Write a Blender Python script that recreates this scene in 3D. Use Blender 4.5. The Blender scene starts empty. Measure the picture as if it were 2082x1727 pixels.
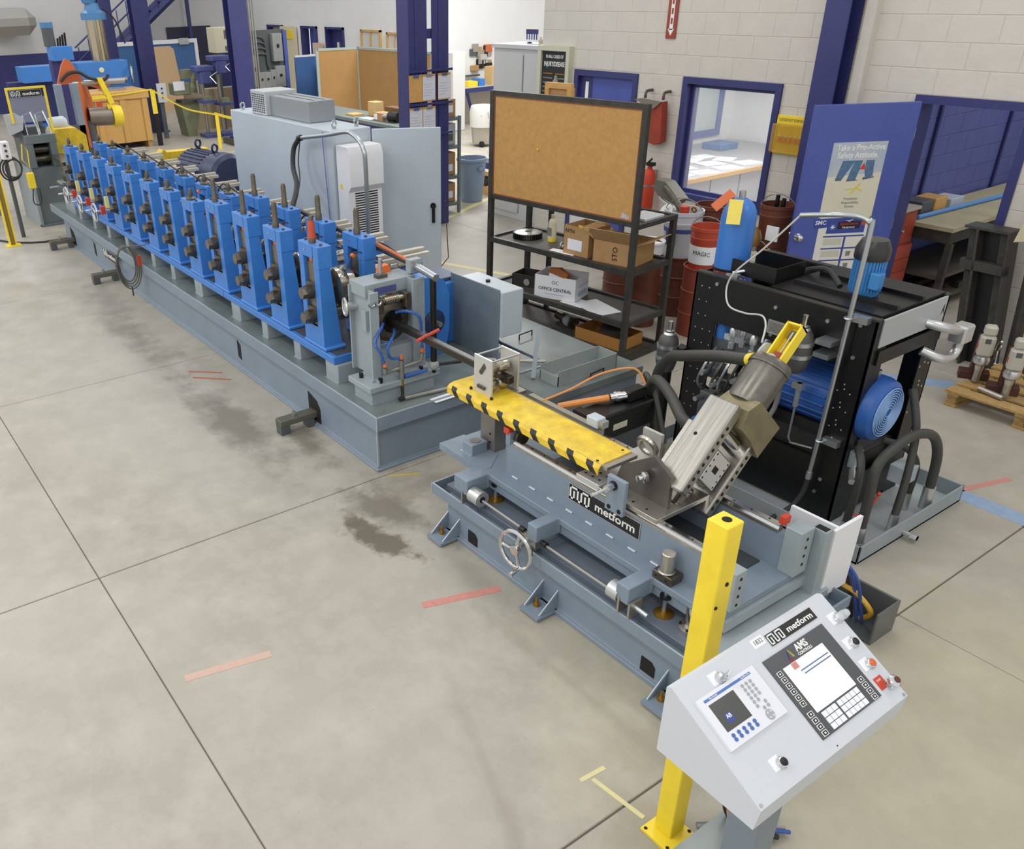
import bpy, bmesh, math, random
from math import sin, cos, pi, radians
from mathutils import Vector, Matrix

random.seed(7)
SC = bpy.context.scene
COL = SC.collection

# ------------------------------------------------------------------ camera, world, light, exposure
FPX, CXP, CYP, CAMH = 1733.2425, 830.0809, 924.2653, 3.12
_yaw, _pit, _rol = radians(146.27346), radians(-28.76174), radians(-1.54876)
_f = Vector((cos(_yaw)*cos(_pit), sin(_yaw)*cos(_pit), sin(_pit)))
_r = Vector((sin(_yaw), -cos(_yaw), 0)); _u = _r.cross(_f)
_R = cos(_rol)*_r + sin(_rol)*_u; _U = -sin(_rol)*_r + cos(_rol)*_u
camd = bpy.data.cameras.new('camera'); cam = bpy.data.objects.new('camera', camd); COL.objects.link(cam)
camd.sensor_fit = 'HORIZONTAL'; camd.sensor_width = 36.0; camd.lens = FPX*36/2082
camd.shift_x = (1041-CXP)/2082; camd.shift_y = (CYP-863.5)/2082
camd.clip_start = 0.05; camd.clip_end = 200
cam.matrix_world = Matrix(((_R.x, _U.x, -_f.x, 0), (_R.y, _U.y, -_f.y, 0), (_R.z, _U.z, -_f.z, CAMH), (0, 0, 0, 1)))
SC.camera = cam

W = bpy.data.worlds.new('hall_light'); SC.world = W; W.use_nodes = True
W.node_tree.nodes['Background'].inputs[0].default_value = (0.97, 0.985, 1.0, 1)
W.node_tree.nodes['Background'].inputs[1].default_value = 0.93

def area(name, loc, sx, sy, power, color=(1, 0.985, 0.95), rot=(0, 0, 0)):
    d = bpy.data.lights.new(name, 'AREA'); d.shape = 'RECTANGLE'; d.size = sx; d.size_y = sy
    d.energy = power; d.color = color
    o = bpy.data.objects.new(name, d); COL.objects.link(o); o.location = loc; o.rotation_euler = rot
    return o
# rows of high-bay lamps under the hall roof, first row added as frontal fill
for i, X in enumerate((-26, -20, -14.5, -9, -4, 1)):
    for j, (Y, p) in enumerate(((-5.0, 105), (-1.0, 75), (6.0, 45))):
        area('high_bay_and_fill_lamp', (X, Y, 6.6), 1.3, 0.7, p)
area('bay_lamp', (-14.5, 12.0, 5.5), 3, 3, 520, (1, 1, 1))
area('corridor_lamp', (-2.6, 11.2, 3.2), 1.2, 1.2, 22)
area('office_lamp', (-6.6, 9.9, 2.75), 1.6, 0.6, 95, (1, 1, 1))
VS = SC.view_settings
VS.view_transform = 'Standard'; VS.look = 'None'; VS.gamma = 1.0; VS.use_curve_mapping = False
VS.exposure = -0.06

# ------------------------------------------------------------------ materials
def lin(c):
    return tuple(((v/12.92) if v <= 0.04045 else ((v+0.055)/1.055)**2.4) for v in c)
def hexc(h):
    return lin(tuple(int(h[i:i+2], 16)/255 for i in (0, 2, 4)))
MATS = {}
def mat(name, col, rough=0.5, metal=0.0, var=0.0, scale=6.0, bump=0.0, bscale=60.0, alpha=1.0, emit=0.0, trans=0.0, col2=None, stretch=None, spec=0.5):
    if name in MATS: return MATS[name]
    m = bpy.data.materials.new(name); m.use_nodes = True; MATS[name] = m
    nt = m.node_tree; b = nt.nodes['Principled BSDF']
    c = hexc(col) if isinstance(col, str) else col
    b.inputs['Base Color'].default_value = (*c, 1); b.inputs['Roughness'].default_value = rough
    b.inputs['Metallic'].default_value = metal; b.inputs['Specular IOR Level'].default_value = spec
    m.diffuse_color = (*c, 1)
    if var > 0 or col2:
        tc = nt.nodes.new('ShaderNodeNewGeometry'); n = nt.nodes.new('ShaderNodeTexNoise')
        n.inputs['Scale'].default_value = scale; n.inputs['Detail'].default_value = 5; n.inputs['Roughness'].default_value = 0.65
        src = tc.outputs['Position']
        if stretch:
            mp = nt.nodes.new('ShaderNodeMapping'); mp.inputs['Scale'].default_value = stretch
            nt.links.new(src, mp.inputs[0]); src = mp.outputs[0]
        nt.links.new(src, n.inputs['Vector'])
        r = nt.nodes.new('ShaderNodeValToRGB'); r.color_ramp.elements[0].position = 0.3; r.color_ramp.elements[1].position = 0.72
        c2 = hexc(col2) if col2 else tuple(v*(1-var) for v in c)
        c1 = c if col2 else tuple(min(1, v*(1+var*0.5)) for v in c)
        r.color_ramp.elements[0].color = (*c2, 1); r.color_ramp.elements[1].color = (*c1, 1)
        nt.links.new(n.outputs['Fac'], r.inputs[0]); nt.links.new(r.outputs[0], b.inputs['Base Color'])
        mr = nt.nodes.new('ShaderNodeMapRange'); mr.inputs['To Min'].default_value = max(0.03, rough-0.1); mr.inputs['To Max'].default_value = min(1, rough+0.1)
        nt.links.new(n.outputs['Fac'], mr.inputs[0]); nt.links.new(mr.outputs[0], b.inputs['Roughness'])
    if bump > 0:
        tc2 = nt.nodes.new('ShaderNodeNewGeometry'); n2 = nt.nodes.new('ShaderNodeTexNoise'); n2.inputs['Scale'].default_value = bscale; n2.inputs['Detail'].default_value = 3
        nt.links.new(tc2.outputs['Position'], n2.inputs['Vector'])
        bp = nt.nodes.new('ShaderNodeBump'); bp.inputs['Strength'].default_value = bump; bp.inputs['Distance'].default_value = 0.01
        nt.links.new(n2.outputs['Fac'], bp.inputs['Height']); nt.links.new(bp.outputs[0], b.inputs['Normal'])
    if emit > 0:
        b.inputs['Emission Color'].default_value = (*c, 1); b.inputs['Emission Strength'].default_value = emit
    if trans > 0: b.inputs['Transmission Weight'].default_value = trans
    if alpha < 1: b.inputs['Alpha'].default_value = alpha
    return m

BLUE = mat('machine_blue_paint', '3e7ecb', 0.38, var=0.10, scale=9)
GREY = mat('machine_grey_paint', '7f8d9b', 0.42, var=0.10, scale=4)
GREYD = mat('oily_grey_deck', '77817f', 0.35, var=0.30, scale=3)
GREYG = mat('frame_grey_green', '98a2a6', 0.42, var=0.10, scale=5)
LGREY = mat('console_light_grey', 'c9ccd1', 0.45)
CABG = mat('cabinet_grey', 'bcc6cd', 0.45, var=0.05, scale=2)
WHITE = mat('white_enamel', 'e8e8ea', 0.4)
BLACK = mat('black_paint', '0f0f0f', 0.4, var=0.25, scale=12)
RUBB = mat('black_rubber', '2a2a2b', 0.6)
DKSTEEL = mat('dark_oiled_steel', '6a6359', 0.36, 0.75, var=0.35, scale=30)
STEEL = mat('machined_steel', 'b9b5ac', 0.33, 0.85, var=0.18, scale=20, stretch=(1, 12, 1))
ROLLST = mat('roll_steel', 'b0a998', 0.2, 0.9, var=0.2, scale=14)
CHROME = mat('chrome', 'd6d6d6', 0.14, 1.0)
ALU = mat('cast_aluminium', 'cfcfce', 0.3, 0.8)
PLATE = mat('aluminium_plate', 'd0cfcb', 0.4, 0.55)
ZINC = mat('zinc_pipe', 'b7bcbe', 0.3, 0.85)
BRASS = mat('brass', 'b48a3c', 0.35, 0.8)
YEL = mat('yellow_paint', 'f5d835', 0.4, var=0.10, scale=7)
YELW = mat('worn_yellow_paint', 'f2d034', 0.42, col2='c7a52e', scale=11)
ORNG = mat('orange_plastic', 'e0702a', 0.45)
ORNGP = mat('orange_paint', 'c9673a', 0.45, var=0.15, scale=5)
RED = mat('red_plastic', 'c8432a', 0.45)
REDP = mat('red_enamel', '9a3f2c', 0.45, var=0.2, scale=6)
NAVY = mat('navy_steel_paint', '35386f', 0.42, var=0.12, scale=5)
NAVYL = mat('navy_door_paint', '4c5aa4', 0.45, var=0.08, scale=3)
WOOD = mat('plywood', 'd8ad68', 0.6, col2='c1924f', scale=5, stretch=(1, 8, 8))
PALLET = mat('pallet_wood', 'c0a066', 0.75, col2='8a6c3f', scale=9, stretch=(2, 9, 9))
CORK = mat('cork', 'cb9c5c', 0.85, col2='b98b4e', scale=20, bump=0.15, bscale=150)
CARD = mat('cardboard', 'b48d5d', 0.8, var=0.12, scale=9)
PAPER = mat('paper', 'ecedf0', 0.7)
WLD = mat('weld_bead', 'aeb7bf', 0.3, 0.5)
STEELF = mat('raw_dark_frame', '45433e', 0.5, 0.35, var=0.35, scale=14)
TXTW = mat('lettering_white', 'e6e6e2', 0.5)
TXTB = mat('lettering_black', '1b1b1d', 0.5)
HOLE = mat('dark_hole', '121212', 0.8)
GLASS = mat('window_glass', (0.95, 0.97, 0.98), 0.03, alpha=0.14)
CLEAR = mat('clear_plastic', 'e9edf0', 0.1, alpha=0.45)
RUST = mat('rusty_brown_steel', '6d3b28', 0.55, var=0.35, scale=7)
OLIVE = mat('olive_machine_paint', '84896b', 0.5, var=0.15, scale=5)
DGREY = mat('dark_grey_paint', '53585a', 0.45, var=0.15, scale=5)
CONC = None

# ------------------------------------------------------------------ mesh builder
def frame_of(d):
    d = Vector(d).normalized(); a = Vector((0, 0, 1)) if abs(d.z) < 0.9 else Vector((1, 0, 0))
    e1 = a.cross(d).normalized(); return e1, d.cross(e1), d

class MB:
    def __init__(s): s.v = []; s.f = []; s.M = None
    def add(s, vs, fs):
        o = len(s.v)
        for p in vs:
            p = Vector(p); s.v.append(s.M @ p if s.M else p)
        s.f += [tuple(o+i for i in f) for f in fs]; return s
    def box(s, x0, x1, y0, y1, z0, z1, b=0.0):
        if x0 > x1: x0, x1 = x1, x0
        if y0 > y1: y0, y1 = y1, y0
        if z0 > z1: z0, z1 = z1, z0
        if b <= 0:
            return s.add([(x0,y0,z0),(x1,y0,z0),(x1,y1,z0),(x0,y1,z0),(x0,y0,z1),(x1,y0,z1),(x1,y1,z1),(x0,y1,z1)],
                  [(0,3,2,1),(4,5,6,7),(0,1,5,4),(1,2,6,5),(2,3,7,6),(3,0,4,7)])
        b = min(b, (x1-x0)*.45, (y1-y0)*.45, (z1-z0)*.45); vs = []; ix = {}
        X = (x0, x1); Y = (y0, y1); Z = (z0, z1)
        for i in (0, 1):
            for j in (0, 1):
                for k in (0, 1):
                    sx, sy, sz = (1-2*i)*b, (1-2*j)*b, (1-2*k)*b
                    for a, p in enumerate(((X[i], Y[j]+sy, Z[k]+sz), (X[i]+sx, Y[j], Z[k]+sz), (X[i]+sx, Y[j]+sy, Z[k]))):
                        ix[i, j, k, a] = len(vs); vs.append(p)
        fs = []
        for i in (0, 1):
            q = [ix[i,0,0,0], ix[i,1,0,0], ix[i,1,1,0], ix[i,0,1,0]]; fs.append(q if i else q[::-1])
            q = [ix[0,i,0,1], ix[0,i,1,1], ix[1,i,1,1], ix[1,i,0,1]]; fs.append(q if i else q[::-1])
            q = [ix[0,0,i,2], ix[1,0,i,2], ix[1,1,i,2], ix[0,1,i,2]]; fs.append(q if i else q[::-1])
        for i in (0, 1):
            for j in (0, 1):
                q = [ix[i,j,0,0], ix[i,j,1,0], ix[i,j,1,1], ix[i,j,0,1]]; fs.append(q if i == j else q[::-1])
                q = [ix[i,0,j,0], ix[i,0,j,2], ix[i,1,j,2], ix[i,1,j,0]]; fs.append(q if i == j else q[::-1])
                q = [ix[0,i,j,1], ix[1,i,j,1], ix[1,i,j,2], ix[0,i,j,2]]; fs.append(q if i == j else q[::-1])
                for k in (0, 1):
                    q = [ix[i,j,k,0], ix[i,j,k,1], ix[i,j,k,2]]; fs.append(q if (i+j+k) % 2 else q[::-1])
        return s.add(vs, fs)
    def cyl(s, p, q, r, r2=None, n=16, cap=True):
        p = Vector(p); q = Vector(q); r2 = r if r2 is None else r2
        e1, e2, d = frame_of(q-p); vs = []
        for c, R in ((p, r), (q, r2)):
            for i in range(n):
                a = 2*pi*i/n; vs.append(c+e1*(R*cos(a))+e2*(R*sin(a)))
        fs = [(i, (i+1) % n, n+(i+1) % n, n+i) for i in range(n)]
        if cap: fs += [tuple(range(n))[::-1], tuple(range(n, 2*n))]
        return s.add(vs, fs)
    def lathe(s, p, d, prof, n=20, cap=True):
        p = Vector(p); e1, e2, d = frame_of(d); vs = []; m = len(prof)
        for r, h in prof:
            for i in range(n):
                a = 2*pi*i/n; vs.append(p+d*h+e1*(r*cos(a))+e2*(r*sin(a)))
        fs = [(k*n+i, k*n+(i+1) % n, (k+1)*n+(i+1) % n, (k+1)*n+i) for k in range(m-1) for i in range(n)]
        if cap: fs += [tuple(range(n))[::-1], tuple(range((m-1)*n, m*n))]
        return s.add(vs, fs)
    def tube(s, pts, r, n=8, closed=False, smooth=0):
        pts = [Vector(p) for p in pts]
        if smooth: pts = spline(pts, smooth, closed)
        vs = []; N = len(pts); prev = None
        for i, p in enumerate(pts):
            a = pts[(i-1) % N] if (closed or i) else p; b = pts[(i+1) % N] if (closed or i < N-1) else p
            d = (b-a).normalized()
            if prev is None: e1 = frame_of(d)[0]
            else:
                e1 = prev-d*prev.dot(d)
                e1 = e1.normalized() if e1.length > 1e-6 else frame_of(d)[0]
            prev = e1; e2 = d.cross(e1); R = r[i] if isinstance(r, (list, tuple)) else r
            for k in range(n):
                t = 2*pi*k/n; vs.append(p+e1*(R*cos(t))+e2*(R*sin(t)))
        L = N if closed else N-1
        fs = [(i*n+k, i*n+(k+1) % n, ((i+1) % N)*n+(k+1) % n, ((i+1) % N)*n+k) for i in range(L) for k in range(n)]
        if not closed: fs += [tuple(range(n))[::-1], tuple(range((N-1)*n, N*n))]
        return s.add(vs, fs)
    def prism(s, poly, axis, a, b):
        def P(u, v, w):
            return (w, u, v) if axis == 'x' else ((u, w, v) if axis == 'y' else (u, v, w))
        A = sum(poly[i][0]*poly[(i+1) % len(poly)][1]-poly[(i+1) % len(poly)][0]*poly[i][1] for i in range(len(poly)))
        if (A < 0) != (axis == 'y'): poly = poly[::-1]
        if a > b: a, b = b, a
        n = len(poly); vs = [P(u, v, a) for u, v in poly]+[P(u, v, b) for u, v in poly]
        fs = [tuple(range(n))[::-1], tuple(range(n, 2*n))]+[(i, (i+1) % n, n+(i+1) % n, n+i) for i in range(n)]
        return s.add(vs, fs)
    def torus(s, c, d, R, r, n=28, m=8, a0=0, a1=2*pi):
        e1, e2, d = frame_of(d); c = Vector(c); full = abs(a1-a0-2*pi) < 1e-6
        k = n if full else n+1
        return s.tube([c+e1*(R*cos(a0+(a1-a0)*i/n))+e2*(R*sin(a0+(a1-a0)*i/n)) for i in range(k)], r, m, closed=full)
    def sphere(s, c, r, n=12, m=8, sz=1.0):
        return s.lathe(c, (0, 0, 1), [(max(1e-4, r*sin(pi*i/m)), -r*cos(pi*i/m)*sz) for i in range(m+1)], n)
    def build(s, name, m, parent=None, world=True, sharp=32):
        off = Vector((0, 0, 0)); loc = Vector((0, 0, 0))
        if parent is not None:
            if world:
                q = parent
                while q is not None: off += q.location; q = q.parent
        elif world:
            xs = [v.x for v in s.v]; ys = [v.y for v in s.v]; zs = [v.z for v in s.v]
            loc = Vector(((min(xs)+max(xs))/2, (min(ys)+max(ys))/2, min(zs))); off = loc
        me = bpy.data.meshes.new(name); me.from_pydata([v-off for v in s.v], [], s.f); me.update()
        me.materials.append(m)
        if sharp:
            me.polygons.foreach_set('use_smooth', [True]*len(me.polygons)); me.set_sharp_from_angle(angle=radians(sharp))
        o = bpy.data.objects.new(name, me); COL.objects.link(o); o.location = loc
        if parent is not None: o.parent = parent
        return o

def spline(pts, k=6, closed=False):
    out = []; N = len(pts)
    for i in range(N if closed else N-1):
        g = lambda j: pts[j % N] if closed else pts[max(0, min(N-1, j))]
        p0, p1, p2, p3 = g(i-1), g(i), g(i+1), g(i+2)
        for t in range(k):
            t /= k
            out.append(0.5*((2*p1)+(p2-p0)*t+(2*p0-5*p1+4*p2-p3)*t*t+(3*p1-p0-3*p2+p3)*t**3))
    if not closed: out.append(pts[-1])
    return out

def tag(o, label, cat, group=None, kind=None):
    o['label'] = label; o['category'] = cat
    if group: o['group'] = group
    if kind: o['kind'] = kind
    return o
def thing(name, label, cat, loc=(0, 0, 0), rz=0, group=None):
    o = bpy.data.objects.new(name, None); COL.objects.link(o); o.empty_display_size = 0.1
    o.location = loc; o.rotation_euler = (0, 0, rz); return tag(o, label, cat, group)
def struct(o):
    o['kind'] = 'structure'; return o
def copy_tree(o, parent=None):
    c = o.copy(); COL.objects.link(c); c.parent = parent
    for ch in list(o.children): copy_tree(ch, c)
    return c
def box(name, m, parent, *d, b=0.0): return MB().box(*d, b=b).build(name, m, parent)
def bolt(parent, p, d, r=0.012, h=0.01, m=None, name='bolt'):
    p = Vector(p); d = Vector(d).normalized(); return MB().cyl(p, p+d*h, r, n=6).build(name, m or DKSTEEL, parent)
def text(parent, s, origin, ux, uy, size, m, align='CENTER', ext=0.0008, xs=1.0, bold=0.0, name='lettering', lift=0.001, world=True):
    c = bpy.data.curves.new('t', 'FONT'); c.body = s; c.size = size; c.align_x = align; c.align_y = 'CENTER'
    c.extrude = ext; c.offset = bold; c.resolution_u = 2
    t = bpy.data.objects.new('t', c); me = bpy.data.meshes.new_from_object(t)
    bpy.data.objects.remove(t)
    ux = Vector(ux).normalized(); uy = Vector(uy).normalized(); n = ux.cross(uy)
    off = Vector((0, 0, 0)); q = parent if world else None
    while q is not None: off += q.location; q = q.parent
    o3 = Vector(origin)-off+n*lift
    for v in me.vertices: v.co = o3+ux*(v.co.x*xs)+uy*v.co.y+n*v.co.z
    me.materials.clear(); me.materials.append(m); me.name = name
    ob = bpy.data.objects.new(name, me); COL.objects.link(ob); ob.parent = parent; return ob
def logo(parent, origin, ux, uy, w, h, plate=True):
    """black name plate: meander emblem and the word beside it"""
    ux = Vector(ux).normalized(); uy = Vector(uy).normalized(); n = ux.cross(uy); o = Vector(origin)
    def P(u, v, k=0.0): return o+ux*u+uy*v+n*k
    def slab(mb, u0, u1, v0, v1, k0, k1):
        mb.add([P(u, v, k) for k in (k0, k1) for u, v in ((u0, v0), (u1, v0), (u1, v1), (u0, v1))],
               [(0,3,2,1),(4,5,6,7),(0,1,5,4),(1,2,6,5),(2,3,7,6),(3,0,4,7)])
    e = 0.035*h
    mb = MB(); slab(mb, 0, w, 0, h, 0, 0.002); pl = mb.build('name_plate', PLATE, parent)
    mb = MB(); slab(mb, e, w-e, e, h-e, 0.002, 0.0026); mb.build('plate_face', TXTB, pl)
    path = [(0.5,.65),(.5,0),(0,0),(0,1),(1,1),(1,0),(1.5,0),(1.5,1),(2.5,1),(2.5,0),(2,0),(2,.65)]
    gx, gy, gw, gh = 0.10*h, 0.17*h, 0.27*w/2.5, 0.66*h; t = 0.055*h
    mb = MB()
    for (a, b), (c, d) in zip(path, path[1:]):
        u0, u1 = sorted((gx+t+a*gw, gx+t+c*gw)); v0, v1 = sorted((gy+b*gh, gy+d*gh))
        slab(mb, u0-t, u1+t, v0-t, v1+t, 0.0026, 0.0034)
    mb.build('emblem', TXTW, pl)
    text(pl, 'metform', P(w*0.665, h*0.46), ux, uy, h*0.66, TXTW, xs=(w*0.60)/(h*0.66*3.85), bold=h*0.012, lift=0.0032)
    if plate:
        for u, v in ((e*3, e*3), (w-e*3, e*3), (e*3, h-e*3), (w-e*3, h-e*3)):
            MB().cyl(P(u, v, 0.002), P(u, v, 0.006), h*0.03, n=8).build('rivet', DKSTEEL, pl)
    return pl
# ------------------------------------------------------------------ floor
def concrete():
    m = bpy.data.materials.new('polished_concrete'); m.use_nodes = True; nt = m.node_tree; N = nt.nodes; Lk = nt.links
    b = N['Principled BSDF']; g = N.new('ShaderNodeNewGeometry')
    def noise(sc, det=4, ro=0.6):
        n = N.new('ShaderNodeTexNoise'); n.inputs['Scale'].default_value = sc; n.inputs['Detail'].default_value = det; n.inputs['Roughness'].default_value = ro
        Lk.new(g.outputs['Position'], n.inputs['Vector']); return n
    def mix(f, a, bb, mode='MIX'):
        x = N.new('ShaderNodeMix'); x.data_type = 'RGBA'; x.blend_type = mode
        for s, v in ((x.inputs[0], f), (x.inputs[6], a), (x.inputs[7], bb)):
            if isinstance(v, (tuple, float, int)): s.default_value = v
            else: Lk.new(v, s)
        return x.outputs[2]
    def math_(op, a, bb=0.0, cl=False):
        x = N.new('ShaderNodeMath'); x.operation = op; x.use_clamp = cl
        for s, v in zip(x.inputs, (a, bb)):
            if isinstance(v, (float, int)): s.default_value = v
            else: Lk.new(v, s)
        return x.outputs[0]
    def ramp(src, p0, p1, c0=(0, 0, 0, 1), c1=(1, 1, 1, 1)):
        r = N.new('ShaderNodeValToRGB'); r.color_ramp.elements[0].position = p0; r.color_ramp.elements[1].position = p1
        r.color_ramp.elements[0].color = c0; r.color_ramp.elements[1].color = c1; Lk.new(src, r.inputs[0]); return r.outputs[0]
    n1 = noise(0.55, 6, 0.6); n2 = noise(3.2, 6, 0.7); n3 = noise(16, 4, 0.7); n4 = noise(60, 2)
    base = ramp(n1.outputs['Fac'], 0.3, 0.7, (*hexc('9a9487'), 1), (*hexc('aaa498'), 1))
    base = mix(ramp(n2.outputs['Fac'], 0.42, 0.70), base, (*hexc('b1ab9f'), 1))
    base = mix(math_('MULTIPLY', ramp(n3.outputs['Fac'], 0.58, 0.78), 0.35), base, (*hexc('98928400'[:6]), 1))
    base = mix(math_('MULTIPLY', ramp(n4.outputs['Fac'], 0.68, 0.74), 0.5), base, (*hexc('8b8578'), 1))
    # oil and damp stains with outlines of their own, plus painted light tints
    sep = N.new('ShaderNodeSeparateXYZ'); Lk.new(g.outputs['Position'], sep.inputs[0])
    def blob(cx, cy, rx, ry, soft=0.9, ns=2.6, amt=0.75, rot=0.0):
        mp = N.new('ShaderNodeMapping'); mp.vector_type = 'TEXTURE'; mp.inputs['Location'].default_value = (cx, cy, 0); mp.inputs['Scale'].default_value = (rx, ry, 1)
        mp.inputs['Rotation'].default_value = (0, 0, rot)
        Lk.new(g.outputs['Position'], mp.inputs[0])
        v = N.new('ShaderNodeVectorMath'); v.operation = 'LENGTH'; Lk.new(mp.outputs[0], v.inputs[0])
        n = noise(ns, 6, 0.68)
        d = math_('ADD', v.outputs['Value'], math_('MULTIPLY', math_('SUBTRACT', n.outputs['Fac'], 0.5), 3.2))
        r = ramp(d, max(0.0, 1-soft)*0.9+0.05, 1.0, (1, 1, 1, 1), (0, 0, 0, 1))
        return math_('MULTIPLY', r, amt)
    P = STAINS_AND_LIGHT
    for cx, cy, rx, ry, amt, c, ns, soft, rot in P:
        base = mix(blob(cx, cy, rx, ry, soft, ns, amt, rot), base, (*hexc(c), 1))
    Lk.new(base, b.inputs['Base Color'])
    rr = N.new('ShaderNodeMapRange'); rr.inputs['To Min'].default_value = 0.32; rr.inputs['To Max'].default_value = 0.6
    Lk.new(n2.outputs['Fac'], rr.inputs[0]); Lk.new(rr.outputs[0], b.inputs['Roughness'])
    bp = N.new('ShaderNodeBump'); bp.inputs['Strength'].default_value = 0.06; bp.inputs['Distance'].default_value = 0.01
    Lk.new(n3.outputs['Fac'], bp.inputs['Height']); Lk.new(bp.outputs[0], b.inputs['Normal'])
    return m
STAINS_AND_LIGHT = [
    (-8.6, 2.35, 1.5, 0.22, 0.85, '827d71', 2.4, 0.85, 0.0), (-6.1, 2.30, 1.1, 0.26, 0.9, '7a7468', 2.4, 0.85, 0.0),
    (-4.15, 2.62, 0.55, 0.22, 0.8, '6f695c', 3.0, 0.8, 0.3), (-3.85, 2.38, 0.36, 0.12, 0.95, '655d4f', 4.5, 0.45, 0.35), (-4.15, 2.36, 0.2, 0.08, 0.9, '6a6254', 6.0, 0.5, 0.2), (-5.4, 2.62, 0.6, 0.16, 0.8, '736c5f', 3.0, 0.8, 0.0), (-9.9, 2.5, 0.8, 0.15, 0.7, '8a857b', 3.0, 0.85, 0.0),
    (-4.35, 2.9, 0.45, 0.4, 0.65, '80796c', 3.0, 0.9, 0.0),
    (-2.2, 2.45, 1.0, 0.06, 0.6, '8b8477', 2.5, 0.9, 0.0), (-3.3, 2.62, 0.5, 0.12, 0.5, '8a8376', 2.5, 0.9, 0.0),
    (-1.9, 1.7, 1.0, 0.06, 0.6, '8f887b', 2.0, 0.95, -0.35), (-1.6, 2.5, 0.35, 0.25, 0.5, '80796a', 4.0, 0.9, 0.0),
    (-1.5, 2.1, 0.25, 0.2, 0.6, '847d6f', 4.0, 0.9, 0.0), (-0.6, 2.55, 0.3, 0.2, 0.45, '948d78', 4.0, 0.9, 0.0),
    (0.5, 3.5, 3.2, 3.4, 0.55, 'b9b18f', 0.5, 1.0, 0.0), (-12.5, 2.1, 1.5, 0.6, 0.35, 'd6d4d2', 1.0, 1.0, 0.0)]  # last two are painted light: warm tint at right, bright patch by the entry
CONC = concrete()
XJ = [-31.57]+[-28.57+3.0*i for i in range(11)]+[4.43]; YJ = [-6.30, -2.77, 0.757, 4.284, 7.81, 11.34, 16.0]
floor = struct(MB().box(-31.57, 4.43, -6.3, 16, -0.16, -0.008).build('floor', mat('joint_dirt', '6b6558', 0.9)))
cache = {}
for i in range(len(XJ)-1):
    for j in range(len(YJ)-1):
        g = 0.0045; k = (round(XJ[i+1]-XJ[i], 2), round(YJ[j+1]-YJ[j], 2))
        if k not in cache:
            cache[k] = MB().box(g, k[0]-g, g, k[1]-g, -0.12, 0, b=0.004).build('slab', CONC, floor, world=False)
            s = cache[k]
        else:
            s = cache[k].copy(); COL.objects.link(s); s.parent = floor
        s.location = Vector((XJ[i], YJ[j], 0))-floor.location

# painted and taped marks on the floor
def stripe(name, pts, w, m, label, group=None):
    mb = MB()
    for (a, b) in zip(pts, pts[1:]):
        a = Vector((*a, 0)); b = Vector((*b, 0)); d = (b-a).normalized(); n = Vector((-d.y, d.x, 0))*w/2
        mb.add([a+n, a-n, b-n, b+n]+[p+Vector((0, 0, .0015)) for p in (a+n, a-n, b-n, b+n)], [(4,5,6,7),(0,1,5,4),(1,2,6,5),(2,3,7,6),(3,0,4,7),(3,2,1,0)])
    return tag(mb.build(name, m, sharp=0), label, 'floor marking', group)
TR = mat('worn_red_tape', 'c98d83', 0.6, col2='bd7c70', scale=40); TRF = mat('faded_red_tape', 'c7aa9b', 0.6, col2='c2a090', scale=30)
TY = mat('worn_yellow_line', 'ded28f', 0.6, col2='c9c19a', scale=9); TB = mat('blue_floor_tape', '8fa5c1', 0.55, var=0.15, scale=14); TRM = mat('red_marker', 'b4553f', 0.6, col2='a96a58', scale=40)
stripe('floor_tape', [(-3.19, 2.20), (-3.05, 2.66)], 0.055, TR, 'short worn red tape strip on the floor beside the cutoff machine foot')
stripe('floor_tape', [(-3.43, 0.86), (-3.34, 1.31)], 0.05, TRF, 'faded pink tape strip on open concrete floor near the long slab joint')
stripe('floor_tape', [(-7.30, 2.42), (-7.08, 2.66)], 0.028, TRM, 'upper of two red marker lines on the floor by the mill')
stripe('floor_tape', [(-7.14, 2.40), (-6.88, 2.66)], 0.028, TRM, 'lower of two red marker lines on the floor by the mill')
stripe('floor_tape', [(-3.62, 7.15), (-2.92, 7.62)], 0.17, TB, 'short blue tape band on the floor beside the pallet corner')
stripe('floor_tape', [(-2.55, 5.84), (3.5, 5.86)], 0.15, TB, 'long blue tape line on the floor right of the hydraulic unit')
stripe('floor_tape', [(-2.06, 5.80), (-1.90, 6.32)], 0.045, TR, 'faint red tape strip on the floor crossing the blue line')
stripe('floor_tape', [(-1.775, 2.06), (-1.765, 2.20)], 0.022, TY, 'short yellow paint dash on the floor near the yellow post, crossing piece')
stripe('floor_tape', [(-1.75, 2.11), (-1.48, 2.14)], 0.022, TY, 'yellow paint dash on the floor leading to the yellow post')
stripe('floor_tape', [(-4.54, 2.86), (-4.44, 3.06)], 0.022, mat('yellow_floor_chalk', 'b8a04c', 0.7), 'yellow chalk dash on the floor at the end of the grey mill base')
stripe('floor_tape', [(-10.5, 7.75), (-11.25, 9.3)], 0.10, TY, 'yellow floor line running from the blue column past the trash can')
stripe('floor_tape', [(-8.95, 6.3), (-6.2, 7.25)], 0.09, TY, 'yellow floor line running under the corkboard rack')
stripe('floor_tape', [(-15.4, 11.5), (-13.6, 11.68)], 0.10, TY, 'yellow floor line in front of the wheeled plastic bin')
tag(MB().tube([(-16.2, 1.4, .012), (-13.9, 1.95, .012), (-13.2, 2.4, .012), (-13.12, 3.0, .012)], 0.014, 6, smooth=4).build('floor_cable', RUBB), 'black cable lying on the floor beside the entry guide base', 'cable')

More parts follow.
